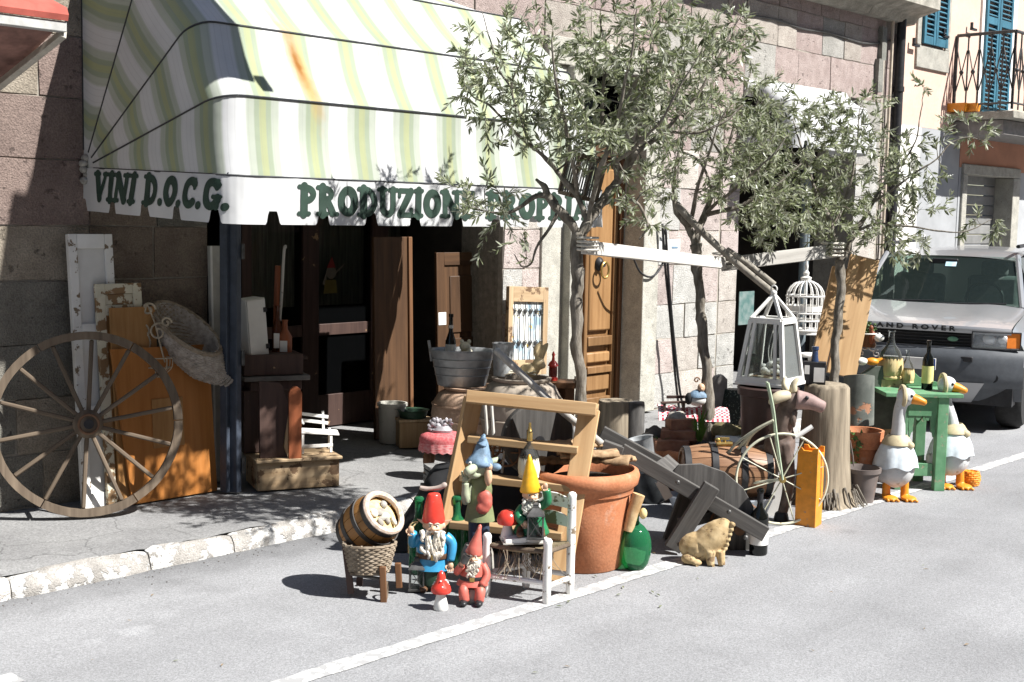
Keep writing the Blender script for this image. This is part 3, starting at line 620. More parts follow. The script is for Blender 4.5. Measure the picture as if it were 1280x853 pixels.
# balcony
bxL = WX(1188, 143, W2); zs = WZ(1188, 141, W2); r_ = ray(1267, 143); YB = bxL * r_.y / r_.x
pb(wbox(MB(), bxL, bxL + 6, YB, W2 - 0.002, zs - 0.10, zs), 'balcony_slab', CORNICE, bevel=0.012)
pb(wbox(MB(), bxL + 0.1, bxL + 6, YB + 0.16, W2 - 0.002, zs - 0.30, zs - 0.103), 'balcony_slab', mat('balcony_underside', (0.20, 0.19, 0.18), 0.9), bevel=0.012)
shutter(1229, 1245, zs + 0.02, zs + 2.6); shutter(1245.6, 1262, zs + 0.02, zs + 2.6)
for a_, c_ in ((1223.5, 1228.6), (1262.4, 1267)): pb(wbox(MB(), WX(a_, 60, W2), WX(c_, 60, W2), W2 - 0.03, W2 + 0.1, zs + 0.004, zs + 2.8), 'window_surround', PLASTER_W, bevel=0.006)
rl = thing('balcony_railing', None, None); rl.parent = pk
def rail_seg(p0, p1, n):
    b = MB(); p0, p1 = Vector(p0), Vector(p1); h = 1.0
    pb(MB().tube([p0 + Vector((0, 0, h)), p1 + Vector((0, 0, h))], 0.022, 8), 'handrail', IRON, rl)
    pb(MB().tube([p0 + Vector((0, 0, 0.1)), p1 + Vector((0, 0, 0.1))], 0.014, 8), 'bottom_rail', IRON, rl)
    for i in range(n + 1):
        q = p0.lerp(p1, i / n); pb(MB().tube([q + Vector((0, 0, 0.02)), q + Vector((0, 0, h))], 0.011 if i % n else 0.018, 6), 'baluster', IRON, rl)
        if i < n:
            c = p0.lerp(p1, (i + 0.5) / n); d = (p1 - p0) / n * 0.42
            for s_ in (1, -1):
                pb(MB().tube(spline([c - d * s_ + Vector((0, 0, 0.28)), c - d * 0.12 * s_ + Vector((0, 0, 0.5)), c + d * 0.12 * s_ + Vector((0, 0, 0.54)), c + d * s_ + Vector((0, 0, 0.8))], 4), 0.009, 6), 'scroll_bar', IRON, rl)
            pb(MB().ell(tuple(c + Vector((0, 0, 0.52))), 0.03, 8, 6), 'boss', IRON, rl)
rail_seg((bxL + 0.05, W2 - 0.02, zs), (bxL + 0.05, YB + 0.05, zs), 5)
rail_seg((bxL + 0.05, YB + 0.05, zs), (bxL + 5.9, YB + 0.05, zs), 30)
for px in (1193, 1206):
    p_ = P(px, 137, depth((bxL + 0.3, (W2 + YB) / 2, zs))); pt = thing('flower_trough', 'orange plastic flower trough on the balcony floor, %s one' % ('left' if px == 1193 else 'right'), 'flower trough', (p_.x, p_.y, zs + 0.003))
    MB().box((0, 0, 0.055), (0.15, 0.34, 0.11), taper=1.12).build('trough', ORANGEP, pt, bevel=0.01)
# facing street front, seen only in the glass of windows and the windscreen
op = thing('street_front', 'ochre plastered house front across the street, reflected in the glass', 'building', (0, -7.2, 0))
for i in range(5):
    MB().box((i * 9 - 14, 0, 5.2), (8.98, 0.5, 10.4)).build('wall', OCHRE if i % 2 else PLASTER, op)
    for k in range(3):
        MB().box((i * 9 - 17 + k * 3, 0.27, 6.1), (1.0, 0.06, 1.6)).build('shutter', SHUTB if i % 2 else BROWNW, op)

# ================================================================== AWNINGS
# ---- lettering: strokes -> distance field -> filled outline
def arc(cx, cy, rx, ry, a0, a1, n=14): return [(cx + rx * math.cos(R(a0 + (a1 - a0) * i / n)), cy + ry * math.sin(R(a0 + (a1 - a0) * i / n))) for i in range(n + 1)]
SB, ST = [(-.17, 0.065), (.17, .065)], [(-.17, .935), (.17, .935)]
def ser(x, y, l=.17, r_=.17): return ([(x - l, y), (x + r_, y)], .065)
V_, T_ = .125, .075
GLY = {
 'P': (.74, [([(.22, .05), (.22, .95)], V_), ser(.22, .065, .2, .2), ser(.22, .935, .2, .1), (arc(.30, .70, .28, .20, 90, -90), .095)]),
 'R': (.84, [([(.22, .05), (.22, .95)], V_), ser(.22, .065, .2, .18), ser(.22, .935, .2, .1), (arc(.30, .72, .28, .18, 90, -90), .09), ([(.42, .5), (.64, .10)], .11), ser(.70, .065, .12, .12)]),
 'O': (.84, [(arc(.42, .5, .27, .37, 0, 360, 26), .125)]),
 'D': (.84, [([(.22, .05), (.22, .95)], V_), ser(.22, .065, .2, .1), ser(.22, .935, .2, .1), (arc(.30, .5, .37, .40, 90, -90, 18), .105)]),
 'U': (.86, [([(.2, .95), (.2, .42)] + arc(.43, .36, .23, .26, 180, 360) + [(.66, .42), (.66, .95)], .105), ser(.2, .935, .18, .15), ser(.66, .935, .15, .18)]),
 'Z': (.74, [([(.1, .92), (.62, .92)], .08), ([(.60, .90), (.14, .10)], .12), ([(.12, .08), (.66, .08)], .08), ([(.10, .92), (.10, .72)], .06), ([(.65, .08), (.65, .28)], .06)]),
 'I': (.46, [([(.23, .05), (.23, .95)], V_), ser(.23, .065), ser(.23, .935)]),
 'N': (.92, [([(.18, .06), (.18, .94)], .09), ([(.18, .92), (.72, .08)], .13), ([(.74, .06), (.74, .94)], .09), ser(.18, .065), ser(.18, .935, .17, .1), ser(.74, .935)]),
 'E': (.74, [([(.22, .05), (.22, .95)], V_), ser(.22, .065, .2, .42), ser(.22, .935, .2, .42), ([(.25, .5), (.5, .5)], .075), ([(.64, .93), (.64, .76)], .055), ([(.64, .07), (.64, .24)], .055)]),
 'A': (.86, [([(.16, .06), (.42, .93)], .085), ([(.42, .93), (.70, .06)], .125), ([(.25, .32), (.6, .32)], .065), ser(.15, .065, .14, .14), ser(.71, .065, .15, .14)]),
 'V': (.86, [([(.16, .94), (.42, .08)], .125), ([(.42, .08), (.70, .94)], .085), ser(.15, .935, .15, .15), ser(.71, .935, .14, .14)]),
 'C': (.78, [(arc(.44, .5, .28, .38, 48, 312, 22), .115), ([(.63, .92), (.63, .66)], .06)]),
 'G': (.84, [(arc(.44, .5, .28, .38, 48, 330, 22), .115), ([(.63, .92), (.63, .68)], .06), ([(.68, .42), (.68, .1)], .09), ([(.5, .42), (.78, .42)], .06)]),
 '.': (.28, [([(.13, .12), (.14, .12)], .115)]), ' ': (.4, []),
}
def glyph_mesh(ch, res=0.021):
    wd, st = GLY[ch]; nx, nz = int((wd + .2) / res), int(1.2 / res)
    segs = [(a, b_, h * 1.16) for pl, h in st for a, b_ in zip(pl, pl[1:])]
    def sd(x, y):
        m = 9
        for (ax, ay), (bx, by), h in segs:
            dx, dy = bx - ax, by - ay; L2 = dx * dx + dy * dy or 1e-9
            t = max(0, min(1, ((x - ax) * dx + (y - ay) * dy) / L2)); d = math.hypot(x - ax - t * dx, y - ay - t * dy) - h
            if d < m: m = d
        return m
    g = [[sd(-.1 + i * res, -.1 + j * res) for i in range(nx + 1)] for j in range(nz + 1)]
    polys = []
    for j in range(nz):
        i = 0
        while i < nx:
            c = [(i, j), (i + 1, j), (i + 1, j + 1), (i, j + 1)]; d = [g[b_][a] for a, b_ in c]
            if max(d) <= 0:                                   # run of full cells -> one quad
                i2 = i
                while i2 + 1 < nx and max(g[j][i2 + 1], g[j][i2 + 2], g[j + 1][i2 + 1], g[j + 1][i2 + 2]) <= 0 and i2 - i < 3: i2 += 1
                polys.append([(i, j), (i2 + 1, j), (i2 + 1, j + 1), (i, j + 1)]); i = i2 + 1; continue
            if min(d) < 0:
                p = []
                for k in range(4):
                    k2 = (k + 1) % 4
                    if d[k] <= 0: p.append(c[k])
                    if (d[k] <= 0) != (d[k2] <= 0):
                        t = d[k] / (d[k] - d[k2]); p.append((c[k][0] + (c[k2][0] - c[k][0]) * t, c[k][1] + (c[k2][1] - c[k][1]) * t))
                if len(p) > 2: polys.append(p)
            i += 1
    return wd, [[(-.1 + a * res, -.1 + b_ * res) for a, b_ in p] for p in polys]
def text_mesh(s, s0, s1, z0, h, fn, shear=0.0):
    """letters of s fitted between path lengths s0 and s1; fn(s, z) -> point"""
    gl = [glyph_mesh(c) for c in s]; tot = sum(g[0] for g in gl); k = (s1 - s0) / tot; b = MB(); x = 0
    for wd, polys in gl:
        for p in polys: b.add([fn(s0 + (x + q[0] + shear * (q[1] - .5)) * k, z0 + q[1] * h) for q in p], [tuple(range(len(p)))])
        x += wd
    return b
FABW = (0.57, 0.575, 0.575)
def fabric(name, period, u0, stain=None, plain=False):
    m = bpy.data.materials.new(name); m.use_nodes = True; t = m.node_tree; N = t.nodes; L = t.links; b = N['Principled BSDF']
    b.inputs['Roughness'].default_value = 0.85; b.inputs['Specular IOR Level'].default_value = 0.15
    uv = N.new('ShaderNodeUVMap'); sp = N.new('ShaderNodeSeparateXYZ'); L.new(uv.outputs[0], sp.inputs[0])
    def math_(op, a, b_=None):
        n = N.new('ShaderNodeMath'); n.operation = op
        for i, q in enumerate((a, b_)):
            if q is None: continue
            if isinstance(q, (int, float)): n.inputs[i].default_value = q
            else: L.new(q, n.inputs[i])
        return n.outputs[0]
    ramp = N.new('ShaderNodeValToRGB'); e = ramp.color_ramp.elements; ramp.color_ramp.interpolation = 'LINEAR'
    wt = (*FABW, 1); ls = (.40, .43, .365, 1); pg = (.295, .34, .25, 1); yg = (.345, .37, .215, 1)
    cols = [(0, wt), (.17, wt), (.215, ls), (.33, ls), (.36, pg), (.43, pg), (.455, yg), (.555, yg), (.58, pg), (.65, pg), (.68, ls), (.79, ls), (.835, wt), (1, wt)]
    if plain: cols = [(0, wt), (1, wt)]
    e[0].position, e[0].color = cols[0]; e[1].position, e[1].color = cols[-1]
    for p_, c in cols[1:-1]: q = e.new(p_); q.color = c
    fr = math_('FRACT', math_('DIVIDE', math_('SUBTRACT', sp.outputs[0], u0 - period * 40), period)); L.new(fr, ramp.inputs[0])
    ln = math_('FRACT', math_('MULTIPLY', sp.outputs[0], 24.0)); lt = math_('MULTIPLY', math_('LESS_THAN', ln, 0.13), 0.0 if plain else 0.16)
    mx = N.new('ShaderNodeMix'); mx.data_type = 'RGBA'; L.new(lt, mx.inputs[0]); L.new(ramp.outputs[0], mx.inputs[6]); mx.inputs[7].default_value = (0.25, 0.25, 0.25, 1); out = mx.outputs[2]
    tc = N.new('ShaderNodeTexCoord'); n = N.new('ShaderNodeTexNoise'); n.inputs['Scale'].default_value = 2.4; n.inputs['Detail'].default_value = 5; L.new(tc.outputs['Object'], n.inputs[0])
    mr = N.new('ShaderNodeMapRange'); mr.inputs[1].default_value = .3; mr.inputs[2].default_value = .75; mr.inputs[3].default_value = 1.04; mr.inputs[4].default_value = .86; L.new(n.outputs[0], mr.inputs[0])
    sc = N.new('ShaderNodeVectorMath'); sc.operation = 'SCALE'; L.new(out, sc.inputs[0]); L.new(mr.outputs[0], sc.inputs['Scale']); out = sc.outputs[0]
    if stain:
        su, sv, ru, rv_, lean = stain
        du = math_('SUBTRACT', math_('SUBTRACT', sp.outputs[0], su), math_('MULTIPLY', math_('SUBTRACT', sp.outputs[1], sv), lean))
        dv = math_('DIVIDE', math_('SUBTRACT', sp.outputs[1], sv), rv_)
        d = math_('ADD', math_('POWER', math_('ABSOLUTE', math_('DIVIDE', du, ru)), 2.0), math_('POWER', math_('ABSOLUTE', dv), 2.0))
        nz = N.new('ShaderNodeTexNoise'); nz.inputs['Scale'].default_value = 14; nz.inputs['Detail'].default_value = 4; L.new(tc.outputs['Object'], nz.inputs[0])
        d = math_('POWER', d, 0.55); d = math_('ADD', d, math_('MULTIPLY', math_('SUBTRACT', nz.outputs[0], 0.5), 0.55))
        r2 = N.new('ShaderNodeValToRGB'); q = r2.color_ramp.elements; q[0].position = 0.0; q[0].color = (1, 1, 1, 1); q[1].position = 1.0; q[1].color = (0, 0, 0, 1); L.new(d, r2.inputs[0])
        r3 = N.new('ShaderNodeValToRGB'); q = r3.color_ramp.elements; q[0].position = 0.0; q[0].color = (0.26, 0.11, 0.025, 1); q[1].position = 0.75; q[1].color = (0.50, 0.29, 0.09, 1); L.new(d, r3.inputs[0])
        mx = N.new('ShaderNodeMix'); mx.data_type = 'RGBA'; L.new(r2.outputs[0], mx.inputs[0]); L.new(out, mx.inputs[6]); L.new(r3.outputs[0], mx.inputs[7]); out = mx.outputs[2]
    L.new(out, b.inputs['Base Color'])
    n2 = N.new('ShaderNodeTexNoise'); n2.inputs['Scale'].default_value = 5; L.new(tc.outputs['Object'], n2.inputs[0])
    bp = N.new('ShaderNodeBump'); bp.inputs['Strength'].default_value = 0.25; bp.inputs['Distance'].default_value = 0.03; L.new(n2.outputs[0], bp.inputs['Height']); L.new(bp.outputs[0], b.inputs['Normal'])
    tl = N.new('ShaderNodeBsdfTranslucent'); L.new(out, tl.inputs[0]); ms = N.new('ShaderNodeMixShader'); ms.inputs[0].default_value = 0.13
    L.new(b.outputs[0], ms.inputs[1]); L.new(tl.outputs[0], ms.inputs[2]); L.new(ms.outputs[0], N['Material Output'].inputs[0]); return m

def rib_path(Xr, r_, ang, cr=0.10, ns=12, nf=46):
    """U-shaped hoop: out from the left pivot, round the corner, along the front, back to the right pivot; list of (point, length)"""
    dy, dz = -math.cos(ang) * r_, math.sin(ang) * r_; L = math.hypot(dy, dz); u = Vector((0, dy / L, dz / L)); pts = []
    for i in range(ns): pts.append(u * (L - cr) * i / ns)
    for i in range(7): a = PI / 2 * i / 6; pts.append(u * (L - cr + cr * math.sin(a)) + Vector((cr - cr * math.cos(a), 0, 0)))
    for i in range(1, nf): pts.append(u * L + Vector((cr + (Xr - 2 * cr) * i / nf, 0, 0)))
    for i in range(7): a = PI / 2 * (1 - i / 6); pts.append(u * (L - cr + cr * math.sin(a)) + Vector((Xr - cr + cr * math.cos(a), 0, 0)))
    for i in range(1, ns + 1): pts.append(u * (L - cr) * (1 - i / ns) + Vector((Xr, 0, 0)))
    s = [0.0]
    for a, b_ in zip(pts, pts[1:]): s.append(s[-1] + (b_ - a).length)
    return pts, s
def hood(root, Xr, ribs, fab, ribmat, cr, skip=0):
    paths = [rib_path(Xr, r_, a, cr) for r_, a in ribs]
    for gi in range(len(paths) - 1):
        (p0, s0), (p1, s1) = paths[gi], paths[gi + 1]; J = 5; vs = []; fs = []; uvs = []; n = len(p0)
        for j in range(J + 1):
            t = j / J
            for i in range(n):
                q = p0[i].lerp(p1[i], t); out = Vector((0, q.y, q.z)); 
                q = q + noise.noise_vector((q.x * 2.1 + gi, q.y * 2.1, q.z * 2.1)) * 0.010 * math.sin(PI * t) * (1 if i > 3 and i < n - 4 else 0.2)
                q = q - out.normalized() * 0.02 * math.sin(PI * t) if out.length > 0.05 else q
                vs.append(q); uvs.append((s0[i] + (s1[i] - s0[i]) * t, gi + t))
        for j in range(J):
            for i in range(skip, n - 1): a = j * n + i; fs.append((a, a + 1, a + n + 1, a + n))
        o = MB().add(vs, fs).build('fabric_panel', fab, root, smooth=180)
        ul = o.data.uv_layers.new(name='UVMap')
        for lp in o.data.loops: ul.data[lp.index].uv = uvs[lp.vertex_index]
    for pth, s in paths:
        pts = [q + Vector((0, q.y, q.z)).normalized() * 0.004 if Vector((0, q.y, q.z)).length > .05 else q for q in pth[1:-1]]
        MB().tube(pts, 0.006, 6).build('rib', ribmat, root)
    return paths
def valance(root, path, h, period, ph, m, notch=0.052, nd=0.075):
    pts, s = path; n = int(s[-1] / 0.009); vs = []; fs = []; uvs = []
    def at_s(x):
        x = max(0, min(s[-1] - 1e-5, x)); lo = 0
        import bisect
        lo = max(0, min(len(s) - 2, bisect.bisect_right(s, x) - 1)); t = (x - s[lo]) / max(1e-9, s[lo + 1] - s[lo]); q = pts[lo].lerp(pts[lo + 1], t); d = (pts[lo + 1] - pts[lo]).normalized()
        return q, Vector((d.y, -d.x, 0)).normalized()
    def fn(x, z, off=0.0):
        q, nn = at_s(x); amp = min(1, -z / h + 0.15)
        wv = 0.005 * math.sin(x * 9.0) * amp + 0.010 * amp * noise.noise((x * 3.2, z * 4, 1)) + 0.004 * noise.noise((x * 11, z * 13, 7))
        return q + nn * (off - wv + 0.006) + Vector((0, 0, z))
    J = 6
    for i in range(n + 1):
        x = s[-1] * i / n; f = ((x - ph) / period) % 1.0 * period; d = min(f, period - f)
        t = max(0, min(1, (notch - d) / (notch * 0.5))); cut = nd * t * t * (3 - 2 * t)
        zb = -h + cut

        for j in range(J + 1): vs.append(fn(x, zb * j / J)); uvs.append((x, zb * j / J))
    for i in range(n):
        for j in range(J): a = i * (J + 1) + j; fs.append((a, a + 1, a + J + 2, a + J + 1))
    o = MB().add(vs, fs).build('valance', m, root, smooth=180); ul = o.data.uv_layers.new(name='UVMap')
    for lp in o.data.loops: ul.data[lp.index].uv = uvs[lp.vertex_index]
    return fn
RIBM = paint('rib_black', (0.03, 0.032, 0.035), 0.5)
GREENTXT = mat('valance_print', (0.022, 0.045, 0.032), 0.75, var=0.25, scale=8, bump=0)
piv = Wy(105, 210, W - 0.02)
aw = thing('striped_awning', 'green and white striped awning with green lettering on its scalloped valance', 'awning', piv)
def onX(px, py, X): r = ray(px, py); return CAM + r * (X / r.x)
ribs = []
for px, py in ((284, 219), (275, 117), (240, 24)):
    q = onX(px, py, piv.x); dy, dz = piv.y - q.y, q.z - piv.z; ribs.append((math.hypot(dy, dz), math.atan2(dz, dy)))
q = onX(165, 0, piv.x); a4 = math.atan2(q.z - piv.z, piv.y - q.y); ribs.append((ribs[2][0] * 0.98, a4)); ribs.append((ribs[2][0] * 0.98, PI / 2))
CRN = 0.15
Y1 = piv.y - math.cos(ribs[0][1]) * ribs[0][0]; L1 = ribs[0][0]
Xr = Wy(762, 250, Y1).x - piv.x
def s_front(px): return Wy(px, 225 + (px - 285) * .045, Y1).x - piv.x - CRN + (L1 - CRN) + CRN * PI / 2
def s_side(px): q = onX(px, 245, piv.x); return (piv.y - q.y) / math.cos(ribs[0][1])
per = (s_front(571) - s_front(340)) / 4
FAB = fabric('striped_canvas', per, s_front(334) - per * 0.51, stain=(s_front(392), 1.55, 0.075, 1.0, -0.10))
paths = hood(aw, Xr, ribs, FAB, RIBM, CRN)
hv = Wy(300, 219, Y1).z - Wy(300, 280, Y1).z
VALM = fabric('valance_canvas', 9.0, 0, plain=True)
fn = valance(aw, paths[0], hv, per, s_front(340), VALM)
H1 = hv * 0.66
text_mesh('VINI D.O.C.G.', s_side(119), s_side(282), -hv * 0.74, H1, lambda s, z: fn(s, z, 0.004), shear=0.22).build('lettering', GREENTXT, aw, smooth=0)
text_mesh('PRODUZIONE', s_front(372), s_front(593), -hv * 0.80, H1, lambda s, z: fn(s, z, 0.004)).build('lettering', GREENTXT, aw, smooth=0)
text_mesh('PROPRIA', s_front(607), s_front(735), -hv * 0.80, H1, lambda s, z: fn(s, z, 0.004)).build('lettering', GREENTXT, aw, smooth=0)
b = MB()
for z in range(5): b.ell((rnd.uniform(-.02, .02), -0.03, 0.06 - z * 0.035), (0.03, 0.03, 0.025), 8, 6)
b.build('pivot_bracket', mat('crusty_bracket', (0.30, 0.29, 0.26), 0.9, scale=30, var=0.4, bump=1), aw)
for xx in (0.05, Xr - 0.05):
    MB().tube([(xx, 0.3 if xx < 1 else 0, -0.02), (xx, -L1 + 0.05, -0.05)], 0.016, 8).build('folding_arm', RIBM, aw)

# second, white awning
piv2 = Wy(928, 196, W - 0.02); piv2.z = Wy(1085, 176, W - 0.9).z + 0.05
aw2 = thing('white_awning', 'plain white rounded awning over the second doorway, half hidden by olive leaves', 'awning', piv2)
XR2 = Wy(1108, 170, W - 0.75).x - piv2.x
ribs2 = [(0.66, R(3)), (0.62, R(32)), (0.58, R(62)), (0.54, R(90))]
WHITEC = fabric('white_canvas', 9.0, 0, plain=True)
p2 = hood(aw2, XR2, ribs2, WHITEC, paint('rib_white', (0.6, 0.6, 0.58)), 0.12, skip=11)
valance(aw2, p2[0], 0.20, per * 0.9, 0.1, WHITEC)

# folded dark red awning of the next shop
qr = P(84, 34, depth((2.9, W - 0.75, 2.5)))
ra = thing('folded_red_awning', 'dark red folded awning with pale front bar sticking in at the upper left corner', 'awning', (qr.x, W, qr.z))
yf = qr.y - W
REDC = mat('dark_red_canvas', (0.42, 0.10, 0.075), 0.85, scale=6, var=0.2, bump=0.3); REDD = mat('stained_red_canvas', (0.22, 0.12, 0.10), 0.85, scale=8, var=0.35, bump=0.3)
MB().box((-1.0, yf + 0.03, 0.0), (2.0, 0.06, 0.055)).build('front_bar', mat('pale_metal', (0.42, 0.42, 0.40), 0.5), ra, bevel=0.006)
pr = [(yf - 0.01, 0.03), (yf - 0.02, 0.06), (yf + 0.0, 0.10), (yf + 0.2, 0.17), (-0.02, 0.45), (-0.02, 0.42), (yf + 0.2, 0.14), (yf + 0.05, 0.06)]
k = len(pr); vs = [(xx, y, z) for xx in (-2.0, 0.0) for y, z in pr]
MB().add(vs, [tuple(range(k)), tuple(reversed(range(k, 2 * k)))] + [((j + 1) % k, j, j + k, (j + 1) % k + k) for j in range(k)]).build('canvas', REDC, ra)
MB().tube([(-2.0, yf + 0.05, 0.066), (-0.01, yf + 0.05, 0.066)], 0.03, 10).build('canvas_fold', REDD, ra)
vs = [(xx, y, z) for xx in (-2.0, -0.03) for y, z in ((yf + 0.09, -0.02), (yf + 0.3, -0.10), (-0.05, -0.36), (-0.05, -0.33), (yf + 0.3, -0.07))]; k = 5
MB().add(vs, [tuple(range(k)), tuple(reversed(range(k, 2 * k)))] + [((j + 1) % k, j, j + k, (j + 1) % k + k) for j in range(k)]).build('lining', REDD, ra)
pa, pb_ = P(80, 42, depth(qr) + 0.02) - Vector(ra.location), P(0, 106, depth(qr) + 0.35) - Vector(ra.location)
board('folding_arm', pa, pb_ + (pb_ - pa) * 0.4, 0.035, 0.05, mat('beige_metal', (0.45, 0.42, 0.36), 0.5), ra)
# projecting board on the facade above the awning: only its shadow reaches the picture
sp_ = Wy(262, 34, W - 1.25)
sg = sp_ + sdir * 2.1
sgt = thing('projecting_board', 'grey board on an iron bracket high on the facade above the awning', 'sign', (sg.x, sg.y, sg.z))
MB().box((0, 0, 0), (0.36, 0.03, 1.0), (0, 10, 0)).build('board', GREYW, sgt); MB().tube([(0, 0.02, 0.5), (0, W - sg.y - 0.01, 0.5)], 0.02, 8).build('bracket', BLACKM, sgt)
MB().box((0.14, 0, -0.55), (0.07, 0.03, 0.14)).build('tab', BLACKM, sgt)

# ================================================================== OLIVE TREES
def olive(label, d, base, limbs, blobs, n_twigs, seed, leaf=0.052, spread=0.5, trunk_r=0.05):
    """limbs: list of [(px, py, depth offset, radius m), ...]; blobs: (px, py, rx, ry, depth offset, weight)"""
    rg = random.Random(seed); root = thing('olive_tree', label, 'tree', base)
    bo = Vector(base); k = d / F
    skel = []; tw = MB(); first = True
    for li, lm in enumerate(limbs):
        pts = [P(a, b_, d + dd) - bo for a, b_, dd, r_ in lm]
        sp = spline(pts, 7); rr = []
        for i in range(len(lm) - 1):
            for t in range(7): rr.append(lm[i][3] + (lm[i + 1][3] - lm[i][3]) * t / 7)
        rr.append(lm[-1][3])
        sp = [p + noise.noise_vector(p * 5) * 0.02 for p in sp]
        rr = [r_ * (1 + 0.22 * noise.noise(p * 11) + 0.16 * noise.noise(p * 31)) for r_, p in zip(rr, sp)]
        tb = MB().tube(sp, rr, 12 if lm[0][3] > 0.02 else 7); tb.v = [v + noise.noise_vector(v * 26) * (0.007 if lm[0][3] > 0.02 else 0.002) for v in tb.v]; tb.build('trunk' if li == 0 else 'limb', BARK, root, smooth=180)
        if li > 0:
            for p, r_ in zip(sp[2:], rr[2:]): skel.append((p, r_))
        else: skel.append((sp[-1], rr[-1]))
    tot = sum(q[5] for q in blobs); tg = []
    for q in blobs:
        for _ in range(int(n_twigs * q[5] / tot)):
            while True:
                x, y, z = rg.uniform(-1, 1), rg.uniform(-1, 1), rg.uniform(-1, 1)
                if x * x + y * y + z * z < 1: break
            tg.append(P(q[0] + x * q[2], q[1] + y * q[3], d + q[4] + z * spread * min(1, q[2] / 90)) - bo)
    tg.sort(key=lambda t: min((t - s[0]).length for s in skel))
    lv = MB(); 
    for t in tg:
        bi = min(range(len(skel)), key=lambda i: (t - skel[i][0]).length + rg.uniform(0, .04)); s0, r0 = skel[bi]
        L = (t - s0).length
        if L < 0.03: continue
        if L > 0.42: t = s0 + (t - s0) * 0.42 / L if rg.random() < 0.5 else t; L = (t - s0).length
        mid = s0.lerp(t, 0.5) + Vector((rg.uniform(-1, 1), rg.uniform(-1, 1), rg.uniform(-0.2, 1.0))) * L * 0.16
        tip = t + (t - mid).normalized() * 0.05 + Vector((0, 0, rg.uniform(-.03, .03)))
        cp = spline([s0, mid, t, tip], 6); r1 = max(0.0016, min(r0 * 0.55, 0.0075))
        tw.tube(cp, [r1 + (0.001 - r1) * i / (len(cp) - 1) for i in range(len(cp))], 4, cap=False)
        skel.append((cp[6], r1 * 0.8)); skel.append((cp[10], r1 * 0.6))
        nl = rg.randint(15, 24)
        for i in range(nl):
            u = 0.30 + 0.70 * (i + rg.random() * 0.5) / nl; f = u * (len(cp) - 1); a = min(int(f), len(cp) - 2)
            p = cp[a].lerp(cp[a + 1], f - a); dr = (cp[a + 1] - cp[a]).normalized()
            pe = dr.orthogonal().normalized(); pe.rotate(Matrix.Rotation(rg.uniform(0, 2 * PI), 3, dr))
            ang = rg.uniform(0.4, 0.95); v = (dr * math.cos(ang) + pe * math.sin(ang)).normalized(); v.z += rg.uniform(-.25, .15); v.normalize()
            sd_ = v.cross(Vector((rg.uniform(-1, 1), rg.uniform(-1, 1), rg.uniform(-.2, 1)))); 
            if sd_.length < 1e-3: continue
            sd_.normalize(); nn = v.cross(sd_); l = leaf * rg.uniform(0.65, 1.2); wd = l * rg.uniform(0.085, 0.13)
            q = rg.random(); lv.m = 0 if q < 0.20 else (1 if q < 0.62 else 2)
            m_ = p + v * l * 0.5; bend = nn * l * rg.uniform(-.08, .08)
            lv.add([p, p + v * l * .28 + sd_ * wd * .8, m_ + sd_ * wd + bend * .6, p + v * l * .8 + sd_ * wd * .6 + bend, p + v * l + bend * 1.4, p + v * l * .8 - sd_ * wd * .6 + bend, m_ - sd_ * wd + bend * .6, p + v * l * .28 - sd_ * wd * .8],
                   [(0, 1, 2, 6, 7), (2, 3, 4, 5, 6)])
    tag(tw.build('twigs', BARK, root, smooth=180), kind='stuff')
    tag(lv.build('foliage', [LEAF_D, LEAF_M, LEAF_S], root, smooth=0), kind='stuff')
    return root

